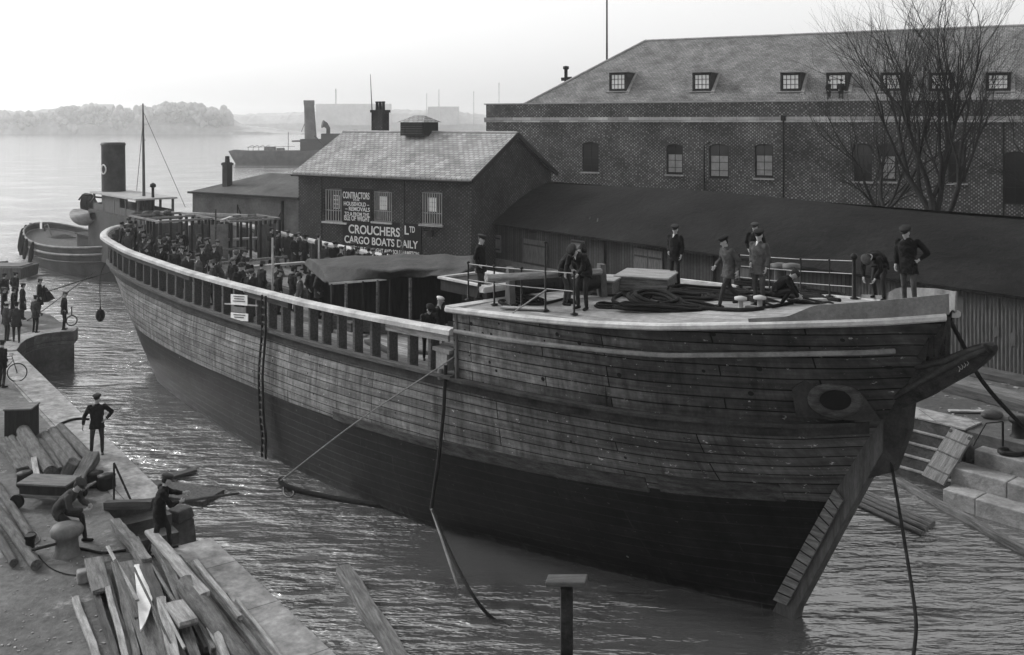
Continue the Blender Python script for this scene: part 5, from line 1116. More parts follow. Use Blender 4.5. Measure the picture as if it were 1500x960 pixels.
# ship's boat on davits, ventilator cowl
xb = ty(126, -1.5); zb_ = tzz(126, 320, -1.5); mb = MB(); vs = []; n1 = 14
for i in range(n1+1):
    u = i/n1; wd = .95*math.sin(math.pi*min(.97, max(.03, u)))**.6
    for a in np.linspace(0, math.pi, 9): vs.append((xb-2.0+4.0*u, -1.6+math.cos(a)*wd, zb_+.35+.25*(2*u-1)**2-math.sin(a)*.85*(.5+.5*math.sin(math.pi*max(.05, min(.95, u)))**.5)))
mb.add(vs, [(i*9+j, i*9+j+1, (i+1)*9+j+1, (i+1)*9+j) for i in range(n1) for j in range(8)], True)
M['boat_grey'] = m_plain('boat_grey', .26, .7, 2, .25, .2); bo = mb.build('lifeboat', M['boat_grey'], tg); so_ = bo.modifiers.new('s', 'SOLIDIFY'); so_.thickness = .06
mb = MB(); mb.add([(v[0], v[1], v[2]) for i, v in enumerate(vs) if i % 9 in (0, 8)], [(2*i, 2*i+1, 2*i+3, 2*i+2) for i in range(n1)]); mb.build('boat_cover', M['boat_grey'], bo)
for dx in (-1.5, 1.5): mb = MB(); mb.tube([(xb+dx, -.2, 1.6), (xb+dx, -.25, zb_+1.0), (xb+dx, -.6, zb_+1.6), (xb+dx, -1.3, zb_+1.7), (xb+dx, -1.6, zb_+1.3)], .07, 6); mb.build('davit', M['dark_iron'], tg)
xv = ty(139, .3); zv = tzz(139, 297, .3); mb = MB(); mb.tube([(xv+.5, .3, 1.4), (xv+.5, .3, zv-.9), (xv+.45, .2, zv-.3), (xv+.1, -.1, zv)], [.25, .25, .3, .55], 12, caps=True); mb.tube([(xv+.1, -.1, zv), (xv-.2, -.45, zv+.03)], [.75, .78], 14); mb.build('ventilator_cowl', M['dark_iron'], tg)
mb = MB(); xq = ty(224); mb.lathe([(.12, 1.5), (.1, tzz(224, 275)), (.22, tzz(224, 275)+.05), (.2, tzz(224, 270)), (.02, tzz(224, 268))], (xq, 0, 0), 8); mb.build('lamp_post', M['dark_iron'], tg)
mb = MB(); xe = ty(120, -1.2); mb.box((xe, 0, 2.0), (3.2, 2.2, 1.6)); mb.box((xe, 0, 2.85), (3.5, 2.5, .1)); mb.build('engine_casing', M['dark_wood'], tg)
mb = MB()
for k in range(5): mb.bar((2+k*.7, -1.6+k*.3, 1.5), (3.6+k*.7, 1.2, 1.6), .12, .1)
mb.tube([(1.2, 0, 1.5), (1.2, 0, 2.3), (2.2, 0, 2.5), (3.4, 0, 1.6)], .06, 6); mb.build('towing_gear', M['timber_dark'], tg)

# ------------------------------------------------------------------ steamer out in the river
sp = P(334, 240, 0); se = P(640, 239, 0); ddir = (se-sp).normalized(); st_ = empty('river_steamer', 'dark paddle steamer with tall raked funnel out on the bright river', 'steamer', sp, math.atan2(ddir.y, ddir.x))
k_ = sp.y/F; SL = 292*k_
def sxz(px, py): return ((px-334)*k_, (240-py)*k_)
out = [(334, 222), (337, 219), (360, 221), (440, 221), (470, 218), (520, 212), (600, 208), (626, 206), (620, 226), (612, 240), (352, 240), (345, 234), (338, 228)]
mb = MB(); o3 = [sxz(*p_) for p_ in out]
ups = [(0, 3.6), (.01, 4.1), (.1, 3.7), (.4, 3.7), (.5, 4.3), (.7, 5.2), (.9, 5.9), (1.0, 6.4)]; vs = []
for i in range(31):
    u = i/30; wd = 4.2*max(.05, math.sin(math.pi*min(.985, max(.015, u)))**.5); zt_ = interp(u, ups)
    for s, z, k in ((1, -.8, .7), (1, .6, .85), (1, zt_, 1), (-1, zt_, 1), (-1, .6, .85), (-1, -.8, .7)): vs.append((u*SL + (1-z/4)*(2.2 if u < .04 else 0), s*wd*k, z))
mb.add(vs, [(i*6+j, i*6+j+1, (i+1)*6+j+1, (i+1)*6+j) for i in range(30) for j in range(5)], True); mb.build('hull', M['funnel'], st_)
for (pa, pb_, pt, pbm, nm, mt) in ((440, 520, 204, 221, 'deckhouse', 'dark_wood'), (470, 600, 196, 212, 'paddle_box', 'dark_wood'), (428, 450, 206, 208, 'bridge_deck', 'funnel')):
    xa, zt_ = sxz(pa, pt); xb_, zb_ = sxz(pb_, pbm); mb = MB(); mb.box(((xa+xb_)/2, 0, (zt_+zb_)/2), (xb_-xa, 5.5, zt_-zb_)); mb.build(nm, M[mt], st_)
xa, zt_ = sxz(451, 147); mb = MB(); mb.lathe([(9.5*k_, 3), (7.5*k_, zt_-1.4), (8*k_, zt_-1.3), (8*k_, zt_)], (0, 0, 0), 16); mb.v = [(v[0]+xa+(18-v[2])*.045, v[1], v[2]) for v in mb.v]; M['funnel_buff'] = m_plain('funnel_buff', .16, .7, .3, .3, .1); mb.build('funnel', M['funnel_buff'], st_)
xa, zt_ = sxz(474, 182); mb = MB(); mb.tube([(xa+1, 0, 6), (xa+1, 0, zt_-1.2), (xa+.3, -.2, zt_-.2), (xa-.6, -.5, zt_)], [.6, .6, .8, 1.2], 10); mb.build('ventilator_cowl', M['dark_iron'], st_)
mb = MB(); xa = sxz(421, 0)[0]; mb.tube([(xa, 0, 3), (xa, 0, 9)], .09, 5); mb.tube([(sxz(440, 0)[0], 0, 9), (sxz(446, 0)[0], 0, 12)], .09, 5); mb.build('davit', M['dark_iron'], st_)
mb = MB()
for px in (365, 372, 380, 388): x = sxz(px, 0)[0]; mb.tube([(x, -2, 3.6), (x, -2, 4.6), (x+.8, 0, 5.2), (x+1.2, 2, 4.6)], .07, 5)
mb.tube([(sxz(363, 0)[0], -2, 4.7), (sxz(432, 0)[0], -2, 4.9)], .06, 5); mb.build('deck_rail', M['dark_iron'], st_)
mb = MB(); mb.box((sxz(395, 0)[0], 0, 4.2), (3, 2, 1.2)); mb.box((sxz(410, 0)[0], 0, 4.0), (2, 2, .9)); mb.build('deck_skylight', M['tug_light'], st_)
mb = MB(); x0, z0 = sxz(482, 224); mb.tube([(sxz(462, 0)[0], -4.6, sxz(0, 199)[1]), (sxz(492, 0)[0], -4.8, sxz(0, 230)[1])], .22, 5); mb.build('gangway', M['dark_iron'], st_)
bp_ = P(521, 196.5, 0); e = empty('moored_launch', 'tiny dark launch on the far water just left of the warehouse chimney', 'boat', bp_, 0); kk = bp_.y/F
mb = MB(); mb.prism([(-7*kk, -2, -.3), (7*kk, -2, -.3), (8*kk, -2, 3*kk), (-8*kk, -2, 2.6*kk)], (0, 4, 0)); mb.build('hull', M['funnel'], e); mb = MB(); mb.box((0, 0, 4.5*kk), (6*kk, 3, 3.4*kk)); mb.build('cabin', M['mid_wood'], e)
# low end of another jetty and moored punt by the left pier
pt0 = P(20, 408, 0); e = empty('moored_barge', 'low flat barge moored beyond the crowd on the pier', 'barge', pt0, -.02)
k_ = pt0.y/F; mb = MB(); mb.prism([(-34*k_, -1.2, .1), (22*k_, -1.2, .1), (24*k_, -1.2, .95), (-36*k_, -1.2, .95)], (0, 2.6, 0)); mb.build('hull', M['mid_wood'], e, .03); mb = MB(); mb.box((-6*k_, 0, 1.0), (50*k_, 1.9, .08)); mb.build('deck', M['timber'], e)
mb = MB(); mb.tube([(0, 0, 0), (P(12, 386, .1)-P(-30, 390, .1)).to_tuple()], .12, 6); thing(mb, 'drifting_spar', 'timber_dark', 'thin dark spar lying on the bright water above the barge', 'spar', P(-30, 388, .1))
# ------------------------------------------------------------------ people
def cap_seg(mb, p0, p1, r0, r1, n=10, sq=1.0):
    p0, p1 = Vector(p0), Vector(p1); d = (p1-p0).normalized()
    mb.tube([p0-d*r0*.8, p0-d*r0*.45, p0, p0*.5+p1*.5, p1, p1+d*r1*.45, p1+d*r1*.8], [r0*.45, r0*.86, r0, (r0+r1)/2*1.02, r1, r1*.86, r1*.45], n)
def ell_loft(mb, rings, n=18):      # rings: (centre, half width, half depth, side dir, up dir)
    vs = []
    for c, a, b_, sx, up in rings:
        c = Vector(c); sx = Vector(sx).normalized(); up = Vector(up).normalized(); fy = up.cross(sx).normalized()
        for k in range(n): q = 2*math.pi*k/n; vs.append(c+sx*math.cos(q)*a+fy*math.sin(q)*b_)
    fs = [(i*n+k, i*n+(k+1) % n, (i+1)*n+(k+1) % n, (i+1)*n+k) for i in range(len(rings)-1) for k in range(n)]
    mb.add(vs, fs); mb.add(vs[:n], [tuple(range(n))[::-1]]); mb.add(vs[-n:], [tuple(range(n))])
def remesh(mb, vox, sm_=True, disp=0):
    me = mb.mesh('tmp', []); o_ = bpy.data.objects.new('tmp', me); C.collection.objects.link(o_)
    r_ = o_.modifiers.new('r', 'REMESH'); r_.mode = 'VOXEL'; r_.voxel_size = vox; r_.use_smooth_shade = True
    s_ = o_.modifiers.new('s', 'SMOOTH'); s_.iterations = 2; s_.factor = .5
    if disp:
        tx = bpy.data.textures.new('cloth', 'CLOUDS'); tx.noise_scale = .085; d_ = o_.modifiers.new('d', 'DISPLACE'); d_.texture = tx; d_.strength = disp; d_.mid_level = .5
    dg = bpy.context.evaluated_depsgraph_get(); out = bpy.data.meshes.new_from_object(o_.evaluated_get(dg)); bpy.data.objects.remove(o_); return out
BASE = dict(pelvis=(0, 0, .93), waist=(0, 0, 1.08), chest=(0, .0, 1.30), neck=(0, .01, 1.47), head=(0, -.015, 1.62),
            sL=(.185, 0, 1.40), eL=(.235, .03, 1.13), wL=(.235, -.05, .90), sR=(-.185, 0, 1.40), eR=(-.235, .03, 1.13), wR=(-.235, -.05, .90),
            hL=(.095, 0, .92), kL=(.11, -.02, .50), aL=(.11, .03, .09), hR=(-.095, 0, .92), kR=(-.11, -.02, .50), aR=(-.11, .03, .09), face=(0, -1, 0), hem=.74)
def person_meshes(pose, vox=.012, coat_len=None, cap='flat'):
    p = dict(BASE); p.update(pose); V_ = {k: Vector(v) for k, v in p.items() if not isinstance(v, float)}
    spine_up = (V_['neck']-V_['pelvis']).normalized(); side_ = (V_['sL']-V_['sR']).normalized()
    face = V_['face'].normalized(); hup = (V_['head']-V_['neck']).normalized(); fs_ = hup.cross(face).normalized()*-1; fwd = fs_.cross(hup).normalized()
    if fwd.dot(face) < 0: fwd = -fwd
    # body
    b_ = MB()
    hipside = (V_['hL']-V_['hR']).normalized()
    ell_loft(b_, [(V_['pelvis']-spine_up*.07, .13, .10, hipside, spine_up), (V_['pelvis'], .165, .115, hipside, spine_up), (V_['waist'], .15, .10, side_, spine_up), (V_['chest'], .175, .115, side_, spine_up), (V_['chest']*.4+V_['neck']*.6, .15, .09, side_, spine_up), (V_['neck'], .07, .07, side_, spine_up)])
    cap_seg(b_, V_['neck']-hup*.03, V_['head']-hup*.04, .056, .052)
    H_ = V_['head']; rot = Matrix((fs_, fwd, hup)).transposed()
    b_.ball(H_+hup*.02, .1, 16, (.78, .95, 1.12), rot); b_.ball(H_-hup*.055+fwd*.02, .068, 12, (.82, .95, .9), rot)       # skull, jaw
    cap_seg(b_, H_+fwd*.085+hup*.01, H_+fwd*.105-hup*.018, .011, .016, 8); b_.ball(H_+fwd*.082+hup*.032, .026, 8, (2.0, .5, .5), rot)   # nose, brow
    b_.ball(H_+fwd*.083-hup*.055, .018, 8, (1.5, .5, .45), rot); b_.ball(H_+fwd*.07-hup*.098, .024, 8, (1, .9, .8), rot)                   # lips, chin
    for s in (1, -1): b_.ball(H_+fs_*s*.077-fwd*.005, .026, 8, (.4, .75, 1.2), rot)
    hands = []
    for q in 'LR':
        s = 1 if q == 'L' else -1; sh_, el, wr = V_['s'+q], V_['e'+q], V_['w'+q]
        cap_seg(b_, sh_, el, .052, .042); cap_seg(b_, el, wr, .042, .028)
        hd = V_.get('hd'+q, (wr-el)).normalized(); inw = (V_.get('in'+q, Vector((-s, -.3, 0)))); inw = (inw-hd*inw.dot(hd)).normalized(); ac_ = hd.cross(inw).normalized()
        if ac_.dot(Vector((0, -1, 0))) < 0: ac_ = -ac_
        b_.ball(wr+hd*.055, .042, 10, (1, 1, 1), Matrix((ac_*1.0, inw*.5, hd*1.15)).transposed()); hands.append(wr+hd*.07)
        for i, ln in enumerate((.072, .082, .078, .062)):      # four fingers, each bent at its knuckles
            st_2 = wr+hd*.09+ac_*(.027-.018*i); m1 = st_2+(hd*.85+inw*.35).normalized()*ln*.5; m2 = m1+(hd*.35+inw*.9).normalized()*ln*.5
            cap_seg(b_, st_2, m1, .0095, .009, 6); cap_seg(b_, m1, m2, .009, .0078, 6)
        t0_ = wr+hd*.035+ac_*.03; t1_ = t0_+(ac_*.8+hd*.7+inw*.4).normalized()*.038; cap_seg(b_, t0_, t1_, .013, .011, 6); cap_seg(b_, t1_, t1_+(hd+inw*.6).normalized()*.03, .011, .009, 6)
        hp_, kn, an = V_['h'+q], V_['k'+q], V_['a'+q]
        cap_seg(b_, hp_, kn, .088, .058, 12); cap_seg(b_, kn, an+Vector((0, 0, .02)), .058, .045, 12)
        td = V_.get('t'+q, (V_['face']-Vector((0, 0, V_['face'].z)))).normalized() if V_['face'].z > -.9 else Vector((0, -1, 0)); td = (V_['t'+q].normalized() if 't'+q in V_ else Vector((s*.15, -1, 0)).normalized())
        cap_seg(b_, an-td*.04-Vector((0, 0, .045)), an+td*.15-Vector((0, 0, .055)), .042, .034, 8)
    body = remesh(b_, vox); body.materials.clear()
    for m_ in ('trousers', 'skin', 'boots'): body.materials.append(M[m_])
    nk = V_['neck']+hup*.02
    for pg in body.polygons:
        c_ = pg.center; k = 0
        if (c_-nk).dot(hup) > 0 and (c_-H_).length < .2: k = 1
        elif min((c_-h_).length for h_ in hands) < .105 and all((c_-V_['e'+q]).length > .16 for q in 'LR'): k = 1
        elif min((c_-(V_['a'+q]-Vector((0, 0, .03)))).length for q in 'LR') < .2 and min(c_.z-V_['aL'].z if (c_-V_['aL']).length < (c_-V_['aR']).length else c_.z-V_['aR'].z, 9) < .02: k = 2
        pg.material_index = k
    # coat
    c2 = MB(); hl = coat_len if coat_len is not None else p['hem']; ext = V_['pelvis']-spine_up*(.93-hl); legs = (V_['kL']+V_['kR'])/2
    low = V_['pelvis']+(legs-V_['pelvis']).normalized()*(.93-hl)*1.0; low2 = V_['pelvis']*.5+low*.5
    dn = (V_['pelvis']-legs).normalized()
    ell_loft(c2, [(low, .215, .155, hipside, dn), (low2, .205, .15, hipside, dn), (V_['pelvis']+spine_up*.03, .19, .14, hipside, spine_up), (V_['waist'], .175, .125, side_, spine_up), (V_['chest'], .20, .135, side_, spine_up), (V_['chest']*.45+V_['neck']*.55, .185, .11, side_, spine_up), (V_['neck']-spine_up*.02, .09, .085, side_, spine_up), (V_['neck']+spine_up*.025, .07, .072, side_, spine_up)])
    for q in 'LR':
        cap_seg(c2, V_['s'+q], V_['e'+q], .072, .058, 12); cap_seg(c2, V_['e'+q], V_['w'+q]-(V_['w'+q]-V_['e'+q]).normalized()*.045, .058, .046, 12)
    coat = remesh(c2, .014, disp=.04)
    # cap
    c3 = MB(); ht = H_+hup*.075
    def R3(v): return ht+fs_*v[0]+fwd*v[1]+hup*v[2]
    if cap == 'flat': prof = [(.088, -.02), (.096, .0), (.118, .028), (.122, .045), (.10, .062), (.05, .072), (.0, .074)]
    elif cap == 'peaked': prof = [(.086, -.03), (.09, .03), (.125, .055), (.125, .07), (.08, .078), (.0, .08)]
    else: prof = [(.15, -.015), (.15, -.008), (.09, -.004), (.094, .03), (.09, .085), (.06, .105), (.0, .108)]
    n_ = 18; vs = [R3((math.cos(2*math.pi*k/n_)*r, math.sin(2*math.pi*k/n_)*r*1.12-(.012 if cap != 'bowler' else 0), z)) for r, z in prof for k in range(n_)]
    c3.add(vs, [(i*n_+k, i*n_+(k+1) % n_, (i+1)*n_+(k+1) % n_, (i+1)*n_+k) for i in range(len(prof)-1) for k in range(n_)], True)
    if cap != 'bowler':
        vs = [R3((math.sin(a)*.085, math.cos(a)*.09+.0, -.012)) for a in np.linspace(-1.15, 1.15, 9)]+[R3((math.sin(a)*.09, math.cos(a)*.09+.06*math.cos(a*1.2), -.026)) for a in np.linspace(-1.15, 1.15, 9)]
        c3.add(vs, [(i, i+1, i+10, i+9) for i in range(8)]); c3.add([v+hup*.008 for v in vs], [(i+9, i+10, i+1, i) for i in range(8)])
    capm = c3.mesh('cap', M['cap'])
    h4 = MB(); h4.ball(H_+hup*.02-fwd*.016, .098, 12, (.83, .97, 1.08), rot); hair = MB()
    ks = [i for i, v in enumerate(h4.v) if (Vector(v)-H_).dot(fwd) < .012 and (Vector(v)-H_).dot(hup) > -.06]; mp_ = {k: j for j, k in enumerate(ks)}
    hair.add([h4.v[k] for k in ks], [tuple(mp_[j] for j in f) for f in h4.f if all(j in mp_ for j in f)], True); hairm = hair.mesh('hair', M['boots'])
    # shirt front and collar
    s5 = MB(); ft = side_.cross(spine_up); ft = ft if ft.dot(face) > 0 else -ft; base_ = V_['chest']*.35+V_['neck']*.65; s5.prism([V_['neck']+ft*.06+side_*.035+spine_up*.02, V_['neck']+ft*.06-side_*.035+spine_up*.02, V_['chest']*.5+V_['neck']*.5+ft*.117], ft*.012)
    return dict(body=body, coat=coat, cap=capm, hair=hairm, shirt=s5.mesh('shirt_front', M['shirt']))
TPL = {}
def tpl(key, pose, **kw): TPL[key] = person_meshes(pose, **kw)
tpl('stand', {})
tpl('stand_b', dict(hL=(.1, 0, .92), kL=(.13, -.05, .5), aL=(.14, -.02, .09), eR=(-.25, .05, 1.14), wR=(-.15, -.1, .98), head=(.02, -.03, 1.61), face=(.35, -1, -.1)), vox=.016)
tpl('pockets', dict(eL=(.27, .06, 1.15), wL=(.19, -.03, .95), eR=(-.27, .06, 1.15), wR=(-.19, -.03, .95), head=(0, -.03, 1.61), face=(-.3, -1, -.15)), vox=.016)
tpl('long', dict(eL=(.25, .02, 1.14), wL=(.2, -.12, .95), face=(.1, -1, -.1)), vox=.016, coat_len=.45)
tpl('bowler', dict(eR=(-.26, .04, 1.14), wR=(-.2, -.1, .95)), vox=.016, coat_len=.5, cap='bowler')
tpl('lean', dict(pelvis=(0, .12, .92), waist=(0, .08, 1.06), chest=(0, -.06, 1.26), neck=(0, -.16, 1.40), head=(0, -.24, 1.52), sL=(.185, -.13, 1.34), eL=(.25, -.25, 1.12), wL=(.2, -.42, 1.08), sR=(-.185, -.13, 1.34), eR=(-.25, -.25, 1.12), wR=(-.2, -.42, 1.08), hL=(.095, .1, .92), hR=(-.095, .1, .92), face=(0, -1, -.35)), vox=.016)
tpl('akimbo', dict(sL=(.19, 0, 1.41), eL=(.40, .08, 1.20), wL=(.235, -.03, 1.03), inL=(-1, 0, 0), sR=(-.19, 0, 1.41), eR=(-.33, .0, 1.15), wR=(-.37, -.05, .9), kL=(.14, -.02, .5), aL=(.14, .02, .09), kR=(-.13, -.03, .5), aR=(-.15, .02, .09), hem=.78), vox=.010)
tpl('akimbo2', dict(sL=(.19, .02, 1.41), eL=(.36, .14, 1.18), wL=(.22, .02, 1.03), inL=(-1, 0, 0), sR=(-.19, -.03, 1.40), eR=(-.24, -.02, 1.13), wR=(-.22, -.1, .9), chest=(0, -.03, 1.3), neck=(0, -.06, 1.47), head=(0, -.12, 1.59), kL=(.14, -.06, .5), aL=(.16, -.02, .09), kR=(-.11, .06, .5), aR=(-.12, .14, .09), face=(-.2, -1, -.45)), vox=.012)
tpl('walk', dict(kL=(.1, -.2, .52), aL=(.1, -.30, .1), kR=(-.1, .06, .5), aR=(-.1, .33, .16), eL=(.25, .14, 1.16), wL=(.24, .1, .92), eR=(-.25, -.08, 1.16), wR=(-.22, -.26, .98), chest=(0, -.05, 1.3), neck=(0, -.08, 1.46), head=(0, -.13, 1.59), sL=(.185, -.03, 1.39), sR=(-.185, -.07, 1.39), pelvis=(0, 0, .91), face=(0, -1, -.25)), vox=.012)
tpl('stoop', dict(pelvis=(0, .18, .86), waist=(0, .1, .98), chest=(0, -.12, 1.06), neck=(0, -.27, 1.06), head=(0, -.4, 1.02), sL=(.185, -.22, 1.02), eL=(.22, -.26, .76), wL=(.14, -.36, .54), sR=(-.185, -.22, 1.02), eR=(-.22, -.26, .76), wR=(-.14, -.36, .54), hL=(.1, .17, .85), kL=(.14, .0, .48), aL=(.17, -.02, .09), hR=(-.1, .17, .85), kR=(-.15, .08, .46), aR=(-.2, .28, .09), face=(0, -.7, -.8), hem=.8), vox=.012)
tpl('bend', dict(pelvis=(0, .14, .91), waist=(0, .08, 1.04), chest=(0, -.1, 1.2), neck=(0, -.22, 1.3), head=(0, -.33, 1.36), sL=(.185, -.18, 1.24), eL=(.22, -.28, 1.0), wL=(.16, -.42, .86), sR=(-.185, -.18, 1.24), eR=(-.22, -.28, 1.0), wR=(-.16, -.42, .86), hL=(.1, .12, .9), hR=(-.1, .12, .9), face=(0, -.85, -.55)), vox=.012)
tpl('perch', dict(pelvis=(0, .3, .66), waist=(0, .24, .8), chest=(0, .06, .98), neck=(0, -.05, 1.10), head=(0, -.14, 1.21), sL=(.185, -.02, 1.04), eL=(.24, -.1, .80), wL=(.12, -.32, .78), sR=(-.185, -.02, 1.04), eR=(-.24, -.1, .80), wR=(-.1, -.32, .76), hL=(.11, .26, .64), kL=(.16, -.12, .54), aL=(.15, -.2, .09), hR=(-.11, .26, .64), kR=(-.17, -.06, .52), aR=(-.2, -.02, .09), face=(0, -1, -.45), hem=.8), vox=.011)
tpl('crouch', dict(pelvis=(0, .2, .36), waist=(0, .12, .5), chest=(0, -.06, .66), neck=(0, -.18, .76), head=(0, -.28, .84), sL=(.18, -.14, .72), eL=(.23, -.26, .5), wL=(.12, -.4, .32), sR=(-.18, -.14, .72), eR=(-.23, -.26, .5), wR=(-.1, -.4, .3), hL=(.11, .16, .34), kL=(.19, -.22, .5), aL=(.15, .0, .09), hR=(-.11, .16, .34), kR=(-.19, -.2, .46), aR=(-.15, .02, .09), face=(0, -1, -.6), hem=.8), vox=.012)
tpl('pole', dict(sL=(.185, -.02, 1.40), eL=(.30, -.26, 1.22), wL=(.22, -.50, 1.20), hdL=(.0, -1, 0), sR=(-.185, -.06, 1.38), eR=(-.22, -.22, 1.12), wR=(-.02, -.40, 1.10), hdR=(.4, -1, 0), chest=(0, -.06, 1.3), neck=(0, -.1, 1.46), head=(0, -.14, 1.59), pelvis=(0, .02, .9), kL=(.15, -.18, .5), aL=(.17, -.22, .09), kR=(-.13, .08, .48), aR=(-.17, .22, .1), face=(.1, -1, -.25), hem=.66), vox=.010)
tpl('cape', dict(eL=(.25, .02, 1.14), wL=(.2, -.12, .95), face=(0, -1, .05)), vox=.014, coat_len=.5, cap='peaked')
CN = {}
def person(key, loc, rz, label, coat='coat', cap='cap', hgt=1.0, group=None, shirt=False, trousers=None):
    e_ = empty('person', label, 'person', loc, rz, group); e_.scale = (hgt,)*3; T = TPL[key]
    # the body hangs under the person's root; hair and clothing under it too
    for nm, mname in (('body', None), ('coat', coat), ('cap', cap), ('hair', None)) + ((('shirt_front', None),) if shirt else ()):
        k = {'shirt_front': 'shirt'}.get(nm, nm); ck = (key, k, mname)
        if ck not in CN:
            me = T[k] if mname is None else T[k].copy()
            if mname is not None: me.materials.clear(); me.materials.append(M[mname])
            CN[ck] = me
        o_ = bpy.data.objects.new(nm, CN[ck]); C.collection.objects.link(o_); o_.parent = e_
    return e_
def yaw(dx, dy): return math.atan2(dy, dx)+math.pi/2      # turn the figure (it faces -Y) towards a direction
toC = lambda v: yaw(-v.x, -v.y)
# foreground quay
v = P(142, 667, QZ); person('akimbo', v, toC(v)-.1, 'man in dark suit and flat cap walking up the quay edge, hand on hip', 'coat_black', 'cap', 1.02)
v = P(112, 800, QZ+.0); person('perch', v+Vector((-.15, .1, 0)), yaw(.9, -.1), 'crouched man in a worn jacket leaning over beside the mushroom bollard', 'coat_grey', 'cap', 1.12)
v = P(234, 812, QZ); person('pole', v, yaw(.95, .35), 'dark coated man at the landing steps holding a long pole out over the water', 'coat_black', 'cap', 1.04)
hb_ = v+Vector((.55, .15, 1.2))
along(v+Vector((.1, -.12, 1.18)), P(349, 723, 1.35), 'quant_pole', .075, .07, 'timber_dark', 'long thin pole held out over the water by the man at the steps', 'pole', round_=True)
# pier group
grp = 'men watching from the pier'
for (px, py, key, dr, ct, cp, hg, lab) in (
    (94, 484, 'pockets', (1, .25), 'coat_black', 'cap', 1.04, 'lone man in dark suit at the tip of the stone pier, seen in profile'),
    (52, 488, 'stand', (.5, 1), 'coat_grey', 'cap', 1.0, 'man in grey work clothes, back turned, left of the lone pier-tip man'),
    (58, 462, 'cape', (.9, .3), 'coat_black', 'cap', 1.06, 'officer in peaked cap and wide blowing coat at the far edge of the pier'),
    (33, 468, 'long', (.8, .6), 'coat_black', 'cap', 1.02, 'man in long black overcoat standing left of the officer on the pier'),
    (10, 500, 'stand_b', (.6, 1), 'coat_grey', 'cap_pale', 1.0, 'man in pale grey jacket at the left edge of the pier group'),
    (24, 503, 'walk', (-.5, 1), 'coat', 'cap', 1.04, 'man in dark work clothes striding away on the near side of the pier group'),
    (22, 447, 'pockets', (.4, 1), 'coat', 'cap', 1.0, 'man in dark jacket at the back of the pier group beside the barge'),
    (6, 452, 'stand', (.2, 1), 'coat', 'cap', 1.05, 'man at the very back left of the pier group by the picture edge'),
    (6, 474, 'long', (.9, .2), 'coat', 'cap', 1.0, 'man in long dark coat in the middle left of the pier group'),
    (20, 474, 'bowler', (.6, .5), 'coat_black', 'cap', 1.0, 'man in bowler hat and long coat in the middle of the pier group'),
    (3, 568, 'stand_b', (.4, .8), 'coat_black', 'cap', 1.0, 'man in black holding the bicycle at the left edge of the quay')):
    person(key, P(px, py, QZ), yaw(*dr), lab, ct, cp, hg, grp if px != 3 else None)
# flying coat tail of the officer
v = P(58, 462, QZ); mb = MB(); vs = []
for i in range(9):
    for j in range(7):
        u, q = i/8, j/6; vs.append((.12+.62*u*(.3+.7*q), .05+.1*math.sin(u*6), 1.38-(1.38-.62)*q+.12*u*q+.05*math.sin(u*5+q*3)))
mb.add(vs, [(i*7+j, (i+1)*7+j, (i+1)*7+j+1, i*7+j+1) for i in range(8) for j in range(6)], True)
off = [o_ for o_ in C.collection.objects if o_.get('label', '').startswith('officer')][0]; fl = mb.build('coat_tail', M['coat_black'], off); s_ = fl.modifiers.new('s', 'SOLIDIFY'); s_.thickness = .025; fl.rotation_euler = (0, 0, -off.rotation_euler.z)
# bicycle
def wheel_mb(r): mb = MB(); mb.tube([(math.cos(a)*r, 0, math.sin(a)*r) for a in np.linspace(0, 2*math.pi, 29)], .022, 6, caps=False); return mb
def bicycle(loc, rz, lab, group=None):
    e_ = empty('bicycle', lab, 'bicycle', loc, rz, group); r = .34
    for x in (-.53, .53):
        mb = wheel_mb(r); mb.v = [(q[0]+x, q[1], q[2]+r+.02) for q in mb.v]; w_ = mb.build('wheel', M['dark_iron'], e_)
        mb = MB()
        for k in range(12): a = 2*math.pi*k/12; mb.tube([(x, 0, r+.02), (x+math.cos(a)*r, 0, r+.02+math.sin(a)*r)], .004, 3)
        mb.tube([(x, -.05, r+.02), (x, .05, r+.02)], .03, 8); mb.build('spokes', M['lead'], w_)
    mb = MB(); A, B, D, E3 = Vector((-.53, 0, .36)), Vector((-.08, 0, .30)), Vector((.38, 0, .88)), Vector((-.2, 0, .86)); Fw = Vector((.53, 0, .36))
    for a, b2 in ((A, B), (B, E3), (E3, A), (B, D*.9+Fw*.1), (E3, D)): mb.tube([a, b2], .015, 6)
    mb.tube([Fw, D*.75+Fw*.25+Vector((-.0, 0, 0)), D+Vector((-.03, 0, .1))], .015, 6); mb.build('frame', M['dark_iron'], e_)
    mb = MB(); mb.tube([(.2, -.24, 1.02), (.36, -.2, 1.03), (.36, 0, 1.0), (.36, .2, 1.03), (.2, .24, 1.02)], .013, 6); mb.build('handlebar', M['dark_iron'], e_)
    mb = MB(); mb.prism([(-.34, -.08, .95), (-.34, .08, .95), (-.06, .02, .96), (-.06, -.02, .96)], (0, 0, .05)); mb.tube([(-.2, 0, .85), (-.21, 0, .95)], .014, 6); mb.build('saddle', M['boots'], e_, .01)
    mb = MB(); mb.tube([(-.08+.09*math.cos(a), .05, .3+.09*math.sin(a)) for a in np.linspace(0, 6.28, 13)], .008, 4, caps=False); mb.tube([(-.08, .06, .3), (-.08, .1, .14), (-.08, .2, .14)], .012, 5); mb.tube([(-.08, -.06, .3), (-.08, -.1, .46), (-.08, -.2, .46)], .012, 5); mb.build('pedals', M['dark_iron'], e_)
v = P(24, 560, QZ); bicycle(v+Vector((-.5, -.1, 0)), .25, 'dark bicycle with one wheel showing beside the man in black at left')
